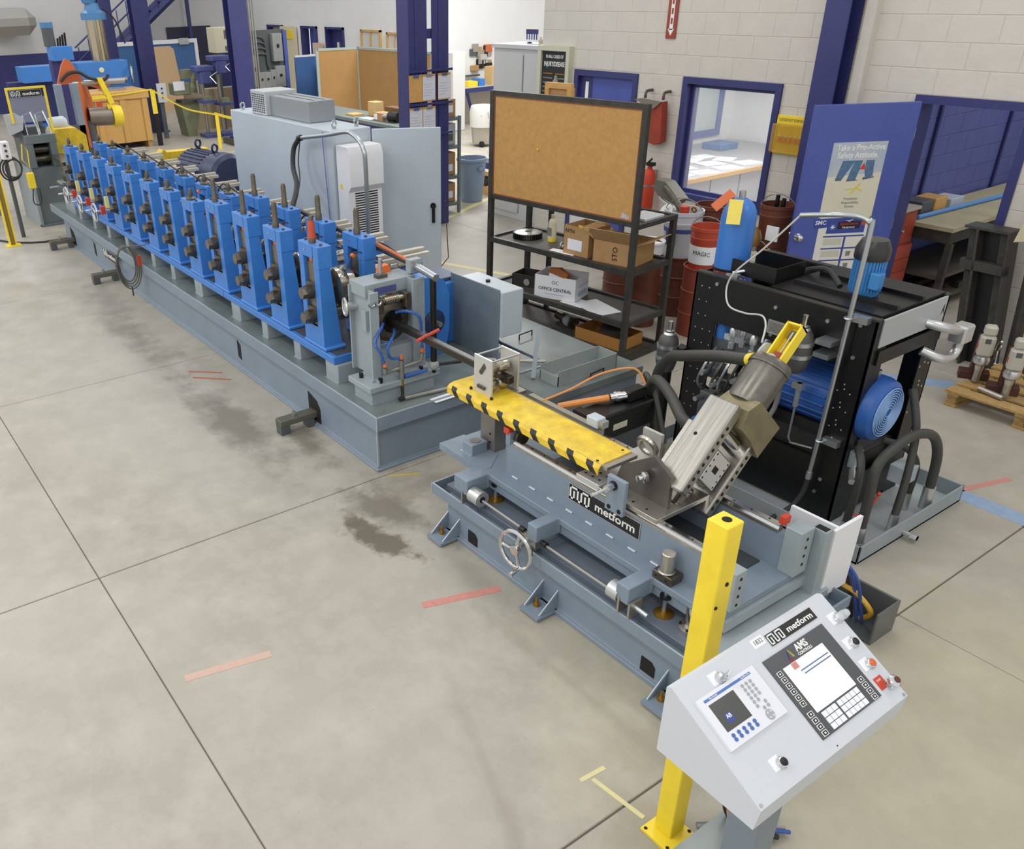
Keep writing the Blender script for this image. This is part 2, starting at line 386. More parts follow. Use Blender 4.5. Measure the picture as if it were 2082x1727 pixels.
# ------------------------------------------------------------------ walls
WALLP = mat('white_block_paint', 'cfc9bf', 0.62, var=0.05, scale=5, bump=0.25, bscale=25)
MORT = mat('painted_mortar', 'c4bdb3', 0.75)
BRIGHTW = mat('white_wall_paint', 'e6e6e4', 0.7, var=0.03, scale=2)
BLUEB = mat('blue_block_paint', '5a619c', 0.5, var=0.08, scale=4, bump=0.25, bscale=25)
def blockwall(name, axis, c, a0, a1, z0, z1, holes, m, side=-1, thick=0.2, course=0.215, length=0.43, mort=None, top=None):
    """wall with its near face at axis=c; every block a chamfered piece standing proud of the mortar"""
    g = 0.0022; top = top or z1; back = MB()
    rects = [(a0, a1, z0, top)]
    for h in holes:
        nr = []
        for r in rects:
            if h[1] <= r[0] or h[0] >= r[1] or h[3] <= r[2] or h[2] >= r[3]: nr.append(r); continue
            if h[0] > r[0]: nr.append((r[0], h[0], r[2], r[3]))
            if h[1] < r[1]: nr.append((h[1], r[1], r[2], r[3]))
            b0, b1 = max(r[0], h[0]), min(r[1], h[1])
            if h[2] > r[2]: nr.append((b0, b1, r[2], h[2]))
            if h[3] < r[3]: nr.append((b0, b1, h[3], r[3]))
        rects = nr
    for r in rects:
        if axis == 'y': back.box(r[0], r[1], c-side*0.0025, c-side*thick, r[2], r[3])
        else: back.box(c-side*0.0025, c-side*thick, r[0], r[1], r[2], r[3])
    root = struct(back.build(name, mort or MORT)); cache = {}
    k = 0; z = z0
    while z < z1-0.02:
        zt = min(z+course, z1); a = a0-(length/2 if k % 2 else 0)
        while a < a1-0.01:
            segs = [(max(a, a0), min(a+length, a1), z, zt)]
            for h in holes:
                ns = []
                for s in segs:
                    if h[1] <= s[0] or h[0] >= s[1] or h[3] <= s[2] or h[2] >= s[3]: ns.append(s); continue
                    if h[2]-s[2] > 0.02: ns.append((s[0], s[1], s[2], h[2])) if h[2] > s[2] else None
                    if s[3]-h[3] > 0.02: ns.append((s[0], s[1], h[3], s[3]))
                    zz = (max(s[2], h[2]), min(s[3], h[3]))
                    if h[0]-s[0] > 0.02: ns.append((s[0], h[0], *zz))
                    if s[1]-h[1] > 0.02: ns.append((h[1], s[1], *zz))
                segs = ns
            for s in segs:
                w, hh = round(s[1]-s[0], 3), round(s[3]-s[2], 3)
                if w < 0.03 or hh < 0.03: continue
                if (w, hh) not in cache:
                    mb = MB()
                    if axis == 'y': mb.box(g, w-g, 0, -side*0.05, g, hh-g, b=0.004)
                    else: mb.box(0, -side*0.05, g, w-g, g, hh-g, b=0.004)
                    o = cache[w, hh] = mb.build('block', m, root, world=False)
                else:
                    o = cache[w, hh].copy(); COL.objects.link(o); o.parent = root
                o.location = Vector((s[0], c, s[2]) if axis == 'y' else (c, s[0], s[2]))-root.location
            a += length
        z = zt; k += 1
    return root
YW = 8.55
holes = [(-8.69, -7.62, 0, 2.14), (-6.94, -5.67, 0.82, 2.15), (-4.30, -3.28, 0, 2.15)]
blockwall('wall_right', 'y', YW, -9.33, -1.2, 0, 3.44, holes, WALLP, top=6.5)
struct(MB().box(-1.2, 4.43, YW, YW+0.2, 0, 6.5).build('wall_right_end', WALLP))
struct(MB().box(-9.33, -9.15, YW+0.2, 19, 0, 6.5).build('wall_office_side', BRIGHTW))
struct(MB().box(-30.2, -18.9, 13.7, 13.9, 2.15, 6.5).build('wall_back', BRIGHTW))
struct(MB().box(-19.2, -18.95, 13.9, 19, 0, 6.5).build('wall_bay', BRIGHTW))
struct(MB().box(-18.95, -9.33, 19, 19.2, 0, 6.5).build('wall_bay_back', BRIGHTW))
struct(MB().box(-31, -9, 16, 19.2, -0.16, 0).build('floor_bay', CONC))
w = struct(MB().box(-30.2, -30.0, -6.3, 13.7, 1.6, 6.5).build('wall_left', mat('end_wall_paint', 'd5d4d2', 0.7, var=0.04, scale=1.5)))
box('wainscot', NAVY, w, -30.2, -29.97, -6.3, 13.7, 0, 1.6)
# pieces of the back wall between its doors
w = bpy.data.objects['wall_back']
DD = [(-28.05, -26.95), (-25.75, -24.75), (-24.25, -23.2)]
edges = [-30.2]+[v for d in DD for v in d]+[-18.9]
for a, b in zip(edges[0::2], edges[1::2]): box('wall_pier', BRIGHTW, w, a, b, 13.7, 13.9, 0, 2.15)
for i, (a, b) in enumerate(DD):
    d = struct(MB().box(a, a+.06, 13.66, 13.92, 0, 2.15).box(b-.06, b, 13.66, 13.92, 0, 2.15).box(a, b, 13.66, 13.92, 2.09, 2.15).build('door_%d' % (i+3), NAVY))
    if i == 1:
        box('door_leaf', NAVYL, d, a+.06, a+.30, 13.95, 14.6, 0, 2.09)
        box('lit_room', mat('cream_wall', 'f1ead2', 0.8), d, a-.2, b+.4, 15.2, 15.3, 0, 2.4)
    else:
        box('door_leaf', NAVY if i else mat('sand_door', 'cdbfa2', 0.6), d, a+.06, b-.06, 13.86, 13.9, 0, 2.09)
        box('vision_panel', mat('pale_panel', 'd9d6d0', 0.5), d, a+.35, a+.48, 13.85, 13.86, 1.2, 1.75)
for i, (a, b, z0, z1) in enumerate(((-22.25, -21.25, 1.2, 2.12), (-20.95, -20.2, 1.35, 2.08))):
    wn = struct(MB().box(a, b, 13.64, 13.7, z0, z0+.05).box(a, b, 13.64, 13.7, z1-.05, z1).box(a, a+.05, 13.64, 13.7, z0, z1).box(b-.05, b, 13.64, 13.7, z0, z1).box((a+b)/2-.02, (a+b)/2+.02, 13.65, 13.7, z0, z1).build('window_%d' % (i+3), mat('oak_frame', 'c9a566', 0.6)))
    box('pane', mat('pale_pane', 'd8d6cf', 0.2), wn, a+.05, b-.05, 13.685, 13.699, z0+.05, z1-.05)
tag(MB().box(-27.0, -26.0, 13.60, 13.66, 0.2, 2.12).build('notice_door', mat('cream_door', 'd8cfae', 0.6)), 'cream door panel standing against the far back wall', 'door')
tag(MB().box(-26.9, -26.15, 13.57, 13.6, 1.78, 2.03).build('yellow_sign', YEL), 'yellow notice on the cream door panel', 'sign')
tag(MB().box(-24.75, -24.35, 13.5, 13.62, 1.35, 1.72).build('first_aid_box', mat('cream_tin', 'd9b9a0', 0.5)), 'small cream and red wall box between two navy doors', 'wall box')
tag(MB().box(-25.9, -23.6, 13.62, 13.68, 2.98, 3.5).build('wall_poster', PAPER), 'large white banner sheet high on the back wall', 'banner')
tag(MB().box(-21.9, -21.35, 13.35, 13.6, 1.25, 1.5).build('valve_manifold', BLACK), 'black ribbed manifold in front of the oak window', 'manifold')
# end wall door
d = struct(MB().box(-29.98, -29.9, 11.0, 12.5, 0, 2.14).build('door_6', mat('dark_navy_door', '2b2d44', 0.5)))

# office window and door, doorway with its frame
def wframe(name, x0, x1, z0, z1, dy0, dy1, m, t=0.07, bottom=True):
    mb = MB().box(x0, x0+t, dy0, dy1, z0, z1).box(x1-t, x1, dy0, dy1, z0, z1).box(x0+t, x1-t, dy0, dy1, z1-t, z1)
    if bottom: mb.box(x0+t, x1-t, dy0, dy1, z0, z0+t)
    return struct(mb.build(name, m))
wi = wframe('window_1', -6.94, -5.67, 0.82, 2.15, YW-0.025, YW+0.2, NAVY)
box('stop', NAVY, wi, -6.87, -6.83, YW+.06, YW+.1, .89, 2.08); box('stop', NAVY, wi, -5.78, -5.74, YW+.06, YW+.1, .89, 2.08); box('stop', NAVY, wi, -6.83, -5.78, YW+.06, YW+.1, .89, .93); box('stop', NAVY, wi, -6.83, -5.78, YW+.06, YW+.1, 2.04, 2.08)
box('pane', GLASS, wi, -6.83, -5.78, YW+.075, YW+.081, .93, 2.04)
dr = wframe('door_1', -8.69, -7.62, 0, 2.14, YW-0.02, YW+0.2, NAVY, bottom=False)
box('door_leaf', NAVYL, dr, -8.40, -7.70, YW+.04, YW+.085, 0, 2.06); box('lite_frame', NAVY, dr, -8.62, -8.40, YW+.04, YW+.085, 0, 2.06)
box('sidelite', PAPER, dr, -8.52, -8.47, YW+.03, YW+.04, 1.2, 2.0); box('latch', ZINC, dr, -8.56, -8.46, YW-.0, YW+.04, 1.55, 1.66)
box('kick_panel', mat('white_panel', 'dcdcdc', 0.6), dr, -8.62, -8.05, YW-.005, YW+.03, 0.05, 1.0)
df = wframe('door_2', -4.30, -3.28, 0, 2.15, YW-0.02, YW+0.2, NAVY, bottom=False)
# the open door leaf swung out from its hinge at the column side
dl = thing('blue_door', 'open blue steel door with safety poster, hinged beside the blue column', 'door', (-4.14, 8.33, 0), math.atan2(7.49-8.33, -4.62+4.14))
MB().box(0, 0.97, -0.022, 0.022, 0.012, 2.12, b=0.003).build('door_leaf', NAVYL, dl, world=False)
MB().lathe((0.915, 0.022, 0.965), (0, 1, 0), [(.034, 0), (.034, .008), (.014, .012), (.014, .035), (.03, .045), (.033, .06), (.024, .075), (.001, .08)], 18).build('knob', CHROME, dl, world=False)
MB().lathe((0.915, -0.022, 0.965), (0, -1, 0), [(.034, 0), (.034, .008), (.014, .012), (.014, .035), (.03, .045), (.033, .06), (.024, .075), (.001, .08)], 18).build('knob', CHROME, dl, world=False)
for z in (.25, 1.05, 1.85): MB().cyl((-0.005, 0, z-.05), (-0.005, 0, z+.05), .01, n=10).build('hinge', ZINC, dl, world=False)
# ------------------------------------------------------------------ poster and supplier chart on the open door
def flat(name, m, parent, pts, y0, y1):
    return MB().prism(pts, 'y', y0, y1).build(name, m, parent, world=False)
P0 = bpy.data.objects.new('safety_poster', None); COL.objects.link(P0); P0.location = dl.location; P0.rotation_euler = dl.rotation_euler
tag(P0, 'paper safety poster with blue jeans and yellow peel taped to the blue door', 'poster')
ux, uy = (-1, 0, 0), (0, 0, 1)
flat('sheet', mat('poster_cream', 'd9d3bd', 0.5, var=0.06, scale=5), P0, [(.23, 1.13), (.74, 1.13), (.74, 1.80), (.23, 1.80)], .0225, .0235)
flat('title_band', mat('poster_sky', '9fb0c4', 0.5, col2='c3c6c6', scale=4), P0, [(.23, 1.53), (.74, 1.50), (.74, 1.80), (.23, 1.80)], .0235, .0238)
J = mat('poster_denim', '5d7fa3', 0.6, col2='466381', scale=30)
for q in ([(.62, 1.64), (.50, 1.64), (.60, 1.47), (.66, 1.47)], [(.50, 1.64), (.43, 1.64), (.47, 1.46), (.55, 1.46), (.53, 1.56)], [(.40, 1.64), (.32, 1.64), (.31, 1.50), (.38, 1.48), (.40, 1.56)]):
    flat('denim_leg', J, P0, q, .0238, .0241)
flat('red_triangle', RED, P0, [(.45, 1.56), (.39, 1.56), (.415, 1.62)], .0241, .0243)
flat('shoe', mat('poster_shoe', '5b6470', 0.6), P0, [(.66, 1.465), (.60, 1.465), (.60, 1.485), (.66, 1.49)], .0241, .0243); flat('shoe', mat('poster_shoe', '5b6470'), P0, [(.55, 1.455), (.44, 1.465), (.47, 1.475), (.55, 1.475)], .0241, .0243); flat('shoe', mat('poster_shoe', '5b6470'), P0, [(.40, 1.465), (.29, 1.485), (.30, 1.495), (.40, 1.49)], .0241, .0243)
PY = mat('poster_yellow', 'd8c65a', 0.6)
flat('peel', PY, P0, [(.50, 1.35), (.43, 1.43), (.405, 1.445), (.41, 1.42), (.47, 1.345)], .0238, .0241); flat('peel', PY, P0, [(.55, 1.385), (.47, 1.395), (.47, 1.385), (.54, 1.375)], .0241, .0243); flat('peel', PY, P0, [(.45, 1.39), (.38, 1.36), (.375, 1.37), (.44, 1.40)], .0241, .0243)
text(P0, 'Take a Pro-Active', (.475, .0238, 1.752), ux, uy, .072, TXTW, xs=.86, bold=.0012, world=False)
text(P0, 'Safety Attitude.', (.49, .0238, 1.685), ux, uy, .072, TXTW, xs=.86, bold=.0012, world=False)
GT = mat('poster_grey_ink', '7f7f78', 0.6)
for i, s in enumerate(('Prevention,', 'Responsibility,', 'Success.')): text(P0, s, (.47, .0236, 1.30-.035*i), ux, uy, .032, GT, xs=.9, world=False)
P1 = bpy.data.objects.new('supplier_chart', None); COL.objects.link(P1); P1.location = dl.location; P1.rotation_euler = dl.rotation_euler
tag(P1, 'blue and white supplier chart with logo header below the safety poster on the door', 'chart')
SB = mat('chart_blue', '3a489a', 0.5); CW = mat('chart_white', 'dfdcd0', 0.5); CD = mat('chart_dark', '23222a', 0.5)
flat('sheet', CW, P1, [(.24, .30), (.72, .30), (.72, 1.13), (.24, 1.13)], .0225, .0232)
flat('header', SB, P1, [(.27, .98), (.64, .98), (.64, 1.125), (.27, 1.125)], .0232, .0236)
flat('header_tab', SB, P1, [(.64, 1.04), (.77, 1.03), (.78, 1.12), (.64, 1.125)], .0226, .0236)
text(P1, 'SMC', (.71, .0236, 1.085), ux, uy, .055, TXTW, bold=.001, world=False)
flat('title_bar', CD, P1, [(.32, 1.02), (.54, 1.02), (.54, 1.09), (.32, 1.09)], .0236, .0239)
text(P1, 'Speed Control', (.43, .0239, 1.067), ux, uy, .034, RED, xs=.85, world=False); text(P1, 'Equipment', (.43, .0239, 1.035), ux, uy, .028, TXTW, world=False)
flat('wing', TXTW, P1, [(.47, 1.10), (.43, 1.085), (.39, 1.115), (.43, 1.097)], .0236, .0240)
flat('red_swirl', RED, P1, [(.31, 1.05), (.27, 1.05), (.27, 1.10), (.30, 1.11)], .0236, .0240)
for a in range(6): flat('star_ray', TXTW, P1, [(.585+.03*cos(a*pi/3), 1.04+.03*sin(a*pi/3)), (.585+.008*cos(a*pi/3+.6), 1.04+.008*sin(a*pi/3+.6)), (.585, 1.04), (.585+.008*cos(a*pi/3-.6), 1.04+.008*sin(a*pi/3-.6))], .0236, .0240)
for r in range(6):
    z = .945-.0*r-.115*r
    flat('bar', SB, P1, [(.26, z), (.66, z), (.66, z+.014), (.26, z+.014)], .0232, .0236)
    flat('photo_cell', mat('chart_sand', 'c9c5b4', 0.5), P1, [(.47, z-.075), (.65, z-.075), (.65, z-.012), (.47, z-.012)], .0232, .0236)
    if r: flat('product', GT, P1, [(.36, z-.07), (.40, z-.07), (.405, z-.025), (.355, z-.025)], .0232, .0236)
flat('divider', SB, P1, [(.435, .33), (.455, .33), (.455, .95), (.435, .95)], .0236, .0238)
flat('yellow_note', YEL, P1, [(.245, 1.07), (.275, 1.07), (.275, 1.13), (.245, 1.13)], .0236, .0240)

# ------------------------------------------------------------------ columns
def hcol(name, x0, x1, y0, y1, h, label, web='x'):
    t = thing(name, label, 'column', ((x0+x1)/2, (y0+y1)/2, 0)); f = .022
    if web == 'x':
        box('flange', NAVY, t, x0, x1, y0, y0+f, 0, h, b=.002); box('flange', NAVY, t, x0, x1, y1-f, y1, 0, h, b=.002)
        box('web', NAVY, t, (x0+x1)/2-.008, (x0+x1)/2+.008, y0+f, y1-f, 0, h)
    else:
        box('flange', NAVY, t, x0, x0+f, y0, y1, 0, h, b=.002); box('flange', NAVY, t, x1-f, x1, y0, y1, 0, h, b=.002)
        box('web', NAVY, t, x0+f, x1-f, (y0+y1)/2-.008, (y0+y1)/2+.008, 0, h)
    box('base_plate', NAVY, t, x0-.08, x1+.08, y0-.08, y1+.08, 0, .025)
    return t
hcol('steel_column', -5.22, -4.97, 8.31, 8.53, 6.4, 'navy steel column at the block wall behind the open blue door')
tag(MB().box(-4.90, -4.80, 8.45, 8.55, 0, 6.4).build('wall_pipe_cover', WALLP), 'white pipe cover strip beside the navy column on the block wall', 'trim')
# middle column: two flanges side by side tied by plates, clipboards hung on it
t = thing('steel_column', 'double navy column in the middle of the shop carrying clipboards', 'column', (-10.45, 7.5, 0))
for y0, y1, yw in ((7.07, 7.37, 7.08), (7.455, 7.73, 7.715)):
    box('flange', NAVY, t, -10.34, -10.32, y0, y1, 0, 6.4); box('web', NAVY, t, -10.60, -10.34, yw-.008, yw+.008, 0, 6.4); box('stiffener', NAVY, t, -10.33, -10.312, y0+.10, y0+.16, 0, 6.4)
for z in (.5, 1.36, 2.50): box('tie_plate', NAVY, t, -10.42, -10.345, 7.34, 7.48, z, z+.12)
cb = thing('clipboard_rail', 'navy rack of shallow ledges fixed across the middle column', 'rack', (-10.30, 7.38, 1.2))
for z in (1.30, 1.70, 2.12): box('ledge', NAVY, cb, -10.31, -10.26, 7.02, 7.76, z-.02, z+.01)
for y in (7.235, 7.49): box('upright', NAVY, cb, -10.31, -10.29, y-.012, y+.012, 1.3, 2.12)
PAPB = mat('paper_print', 'dcdde4', 0.7, col2='ced0dc', scale=40)
for i, (y, z, paper, lab) in enumerate(((7.04, 1.73, 0, 'brown clipboard without paper at the left of the upper column rail'), (7.26, 1.73, 1, 'clipboard with white form in the middle of the upper column rail'), (7.52, 1.73, 1, 'clipboard with white form at the right of the upper column rail'), (7.04, 1.32, 1, 'clipboard with white form at the left of the lower column rail'), (7.26, 1.32, 1, 'clipboard with white form beside the bare navy strip on the lower column rail'))):
    c = thing('clipboard', lab, 'clipboard', (-10.28, y+.1, z), group='clipboards on the middle column')
    box('board', WOOD, c, -10.285, -10.28, y, y+.215, z, z+.34); box('clip', CHROME, c, -10.28, -10.268, y+.06, y+.155, z+.305, z+.345)
    if paper:
        p = box('sheet', PAPB, c, -10.28, -10.278, y+.005, y+.21, z+.015, z+.31)
        for k in range(5): box('print_line', mat('grey_ink', 'a9abb8', .7), p, -10.278, -10.2775, y+.025, y+.13+.06*((k*7) % 3)/2, z+.07+.035*k, z+.076+.035*k)
# ------------------------------------------------------------------ roll forming mill
mb_ = thing('mill_base', 'long grey welded drip-tray base carrying the blue roll stands', 'machine base', (-9.0, 3.6, 0))
YB2 = 4.40
box('plinth', GREY, mb_, -13.0, -4.66, 2.85, YB2, 0.02, .37); box('foot_flange', GREY, mb_, -13.02, -4.63, 2.82, YB2+.03, 0, .02, b=.004)
box('deck', GREYD, mb_, -13.42, -4.62, 2.83, YB2+.02, .40, .45)
for a in ((-13.45, -4.585, 2.80, 2.815, .358, .463), (-13.45, -4.585, YB2+.04, YB2+.055, .358, .463), (-13.45, -13.435, 2.815, YB2+.04, .358, .463), (-4.60, -4.585, 2.815, YB2+.04, .358, .463)):
    box('tray_lip', GREY, mb_, *a, b=.002)
MB().box(-13.43, -4.605, 2.82, 2.95, .45, .4535).box(-4.72, -4.605, 2.95, YB2, .45, .4535).build('drain_gutter', GREYD, mb_)
for a in ((-13.0, -4.66, 2.84, 2.852, .018, .03),): box('weld_seam', WLD, mb_, *a)
LIPE = mat('bright_lip_highlight', 'c3cad0', .3, .4)  # pale strips paint the bright highlight along the lip and its corner weld
box('lip_highlight', LIPE, mb_, -13.44, -4.59, 2.803, 2.812, .463, .4655); box('lip_highlight', LIPE, mb_, -4.597, -4.588, 2.82, 4.40, .463, .4655); MB().box(-4.588, -4.5825, 2.7985, 2.804, .358, .463).build('corner_weld', LIPE, mb_)
MB().box(-4.668, -4.65, 2.84, 2.853, .03, .36).box(-4.662, -4.65, 2.853, 4.7, .018, .03).build('weld_seam', WLD, mb_)
for x in (-12.62, -10.63, -5.62):   # levelling bar openings with bars
    mbx = MB().prism([(x-.09, .02), (x+.10, .02), (x+.10, .16), (x+.05, .22), (x-.09, .26)], 'y', 2.846, 2.852); mbx.build('bar_opening', HOLE, mb_)
    f = MB().box(x-.055, x+.045, 2.52, 2.86, .075, .125, b=.004).build('levelling_bar', mat('olive_steel_bar', '6c6b60', .5, .4, var=.2), mb_)
    [MB().box(x-.05, x+.04, a_, b_, .0, .075).build('pad', DGREY, f) for a_, b_ in ((2.52, 2.60), (2.76, 2.82))]; MB().cyl((x, 2.66, .12), (x, 2.66, .165), .016, n=6).build('jack_bolt', ZINC, f)
for x in (-11.55, -7.05): MB().prism([(x-.035, .12), (x+.03, .10), (x+.035, .25), (x-.03, .28)], 'y', 2.846, 2.852).build('slot', HOLE, mb_)
logo(mb_, (-10.93, 2.79, .235), (1, 0, 0), (0, 0, 1), .50, .125)
# grey risers under the blue plates
for x in (-12.2, -11.55, -10.95, -10.25, -9.35, -8.75, -8.05, -7.15, -6.55, -5.95, -5.38):
    wd = .19 if x in (-5.38, -8.05, -7.15) else .11
    MB().box(x-wd/2, x+wd/2, 2.905, 3.12, .45, .60, b=.003).build('riser_block', GREYG, mb_); box('weld_seam', WLD, mb_, x-wd/2, x+wd/2, 2.895, 2.907, .449, .46)
    MB().box(x-wd/2, x+wd/2, 3.5, 3.7, .45, .60).build('riser_block', GREYG, mb_)
for x0, x1, lab in ((-12.42, -9.76, 'blue base plate under the roll stands at the coil end'), (-9.75, -7.39, 'blue base plate in the middle of the roll stand row'), (-7.38, -5.32, 'blue base plate under the roll stands beside the grey straightener')):
    tag(MB().box(x0, x1, 2.895, 3.72, .602, .662, b=.004).build('stand_plate', BLUE), lab, 'base plate', 'plates under the roll stands')
    r = MB().box(x0+.02, x1-.02, 2.93, 3.70, .662, .664).build('oil_film', mat('oily_plate_top', '5f5a52', .3, .3, var=.3, scale=5), bpy.data.objects[[o.name for o in COL.objects if o.name.startswith('stand_plate')][-1]])
mlen = .60
ORDW = ['first', 'second', 'third', 'fourth', 'fifth', 'sixth', 'seventh', 'eighth', 'ninth', 'tenth', 'eleventh', 'twelfth']
def housing(t, x0, x1, y0, s, tall):
    """one side frame: tapered legs with a slot between, cap on top; s=+1 leans back along +y"""
    h = tall; sl0, sl1 = x0+.07, x1-.08; zb, zs, zt = .664, 1.30, h
    q = lambda a, b: (y0+s*a, y0+s*b)
    leg = lambda xa, xb: MB().prism([(y0, zb), (y0+s*.16, zb), (y0+s*.095, zs), (y0, zs)], 'x', xa, xb)
    o = leg(x0, sl0)
    for xa, xb in ((sl1, x1),): o.prism([(y0, zb), (y0+s*.16, zb), (y0+s*.095, zs), (y0, zs)], 'x', xa, xb)
    o.prism([(y0, zb), (y0+s*.16, zb), (y0+s*.145, .85), (y0, .85)], 'x', sl0, sl1)
    o.box(x0-.004, x1+.012, *sorted(q(-.008, .108)), zs, h, b=.004) if False else None
    hs = o.build('housing', BLUE, t)
    c = MB().box(sl1-.002, x1+.004, *sorted(q(-.004, .115)), zs, h, b=.004).box(x0, sl0+.002, *sorted(q(-.004, .115)), zs, h, b=.004).box(sl0-.002, sl1+.01, *sorted(q(-.004, .115)), h-.10, h-.0015, b=.002).build('cap', BLUE, t)
    MB().box(x0-.01, x1+.035, *sorted(q(-.012, .175)), zb, zb+.028, b=.006).build('foot', BLUE, hs)
    MB().box(sl0, sl1, *sorted(q(.022, .09)), .86, h-.145).build('bearing_block', mat('slide_steel', '857c6c', .36, .7, var=.35, scale=24), t)
    for z in (1.10, .905):
        MB().prism([(sl0+.004, z-.07), (sl1-.004, z-.07), (sl1-.004, z+.075), (sl0+.02, z+.075), (sl0+.004, z+.05)], 'y', *sorted(q(.0, .03))).build('bearing_cap', DKSTEEL, t)
    for xb in (x0+.035, x1-.04): bolt(c, (xb, y0+s*.05, h), (0, 0, 1), .014, .012)
    bolt(c, (x0+.10, y0, h-.05), (0, -s, 0), .01, .008, ZINC)
    return hs
for k in range(12):
    X1 = -5.48-.601*k; X0 = X1-.30; tall = 1.468 if k < 4 else 1.39; xc = (X0+X1)/2-.005
    t = thing('roll_stand', ('blue roll stand nearest the grey straightener frame, with orange peg tag on its screw' if k == 0 else 'blue roll stand at the coil end of the row, farthest from the straightener' if k == 11 else '%s blue roll stand counted from the grey straightener frame' % ORDW[k]), 'roll stand', (xc, 3.19, .664), group='blue roll stands of the mill')
    housing(t, X0, X1, 2.91, 1, tall); housing(t, X0, X1, 3.30, 1, tall)
    for z, R, zz in ((1.10, .15, 0), (.905, .08, 1)):
        MB().cyl((xc, 2.885, z), (xc, 3.60, z), .032, n=14).build('shaft', ROLLST, t)
        MB().cyl((xc, 2.865, z), (xc, 2.91, z), .056, n=12).build('shaft_nut', DKSTEEL, t); MB().cyl((xc, 2.825, z), (xc, 2.868, z), .046, n=6).build('shaft_end', mat('worn_nut_steel', '837a6b', .34, .8, var=.3, scale=40), t)
        v = (k*37 % 5)*.006; a = R-v
        if zz == 0:
            pr_ = [(.04, 0), (a*.8, .002), (a, .02), (a, .055), (a*.86, .07), (a*.86, .08), (a, .095), (a, .15), (a*.7, .165), (.05, .19)]
        else: pr_ = [(.045, 0), (a*.75, .004), (a*.75, .05), (a, .065), (a, .075), (a*.7, .085), (a*.7, .10), (a*.98, .115), (a*.98, .135), (a*.6, .15), (.045, .19)]
        MB().lathe((xc, 3.085, z), (0, 1, 0), pr_, 28).build('roll', ROLLST, t)
    for y, sp in ((2.955, 0), (3.345, 1)):
        top = tall+(.20 if k < 4 else .085)
        mbx = MB()
        if k < 4: mbx.lathe((xc, y, tall-.02), (0, 0, 1), [(.028, 0), (.028, .06), (.022, .07), (.022, .19), (.014, .215)], 12)
        else: mbx.lathe((xc, y, tall-.02), (0, 0, 1), [(.045, 0), (.05, .03), (.03, .045), (.022, .05), (.026, .075), (.012, .12)], 12)
        sc = mbx.build('adjusting_screw', mat('screw_steel', '6a6458', .4, .7, var=.2, scale=30), t)
        if k == 0 and not sp: MB().lathe((xc, y, tall+.035), (0, 0, 1), [(.03, 0), (.024, .13)], 12).build('orange_tag', mat('red_orange_sleeve', 'c2502b', .45), sc)
    MB().box(xc-.045, xc+.005, 2.94, 2.97, tall-.145, tall-.09).build('spring_cover', ORNG if k < 4 else DKSTEEL, t)
    if k < 6: MB().tube([(X1+.02, 3.11, 1.22), (X1-.03, 3.22, 1.36), (X1-.02, 3.30, 1.36)], .006, 6, smooth=4).build('coolant_hose', mat('dark_blue_hose', '2a3a66', .4), t); MB().cyl((X1-.03, 3.21, 1.355), (X1+.0, 3.215, 1.355), .014, n=8).build('hose_fitting', ORNG, t)
    if 8 <= k <= 10:   # hand wheels on the entry passes
        w = MB().torus((xc-.02, 2.66, .885), (0, 1, 0), .10, .012, 24, 6)
        for a in range(3): w.cyl((xc-.02, 2.66, .885), (xc-.02+.1*cos(a*2.1+.4), 2.66, .885+.1*sin(a*2.1+.4)), .01, n=6)
        hw = w.cyl((xc-.02, 2.67, .885), (xc-.02, 2.83, .885), .014, n=8).build('handwheel', CHROME, t)
        MB().cyl((xc-.10, 2.66, .90), (xc-.10, 2.58, .90), .012, n=8).build('crank_knob', CHROME, hw); MB().box(xc-.05, xc+.01, 2.73, 2.78, .85, .94).build('position_indicator', RED, hw); MB().box(xc-.01, xc+.03, 2.79, 2.83, .92, 1.05).build('yellow_tag', mat('pale_yellow_card', 'e5d67a', .6), hw)
# drive side: gearboxes with alloy universal shafts between them and each pass
for k in range(12):
    X1 = -5.48-.601*k; xc = X1-.155
    t = thing('pass_gearbox', '%s drive gearbox behind the roll stands, counted from the straightener end' % ORDW[k], 'gearbox', (xc, 4.05, .45), group='drive gearboxes behind the mill')
    box('case', BLUE, t, xc-.17, xc+.17, 3.92, 4.22, .4535, .98, b=.01); MB().box(xc-.13, xc+.13, 3.90, 4.24, .98, 1.01, b=.006).build('lid', mat('dark_lid', '3b4c6a', .45), t)
    for z in (1.10, .905):
        MB().lathe((xc, 3.60, z+.05), (0, 1, -.0), [(.03, 0), (.045, .02), (.045, .08), (.03, .10), (.03, .22), (.045, .24), (.045, .32)], 12).build('universal_joint', STEEL, t)
    MB().box(xc-.07, xc-.03, 3.5, 3.95, 1.22, 1.25).box(xc+.0, xc+.04, 3.5, 3.95, 1.24, 1.27).box(xc+.07, xc+.11, 3.5, 3.95, 1.22, 1.25).build('air_cylinder', mat('bright_cylinder', 'cfc9ba', .35, .5), t)
    MB().tube([(xc-.1, 3.5, 1.25), (xc-.02, 3.55, 1.36), (xc+.12, 3.62, 1.30), (xc+.2, 3.7, 1.22)], .008, 6, smooth=4).build('air_hose', RUBB, t)
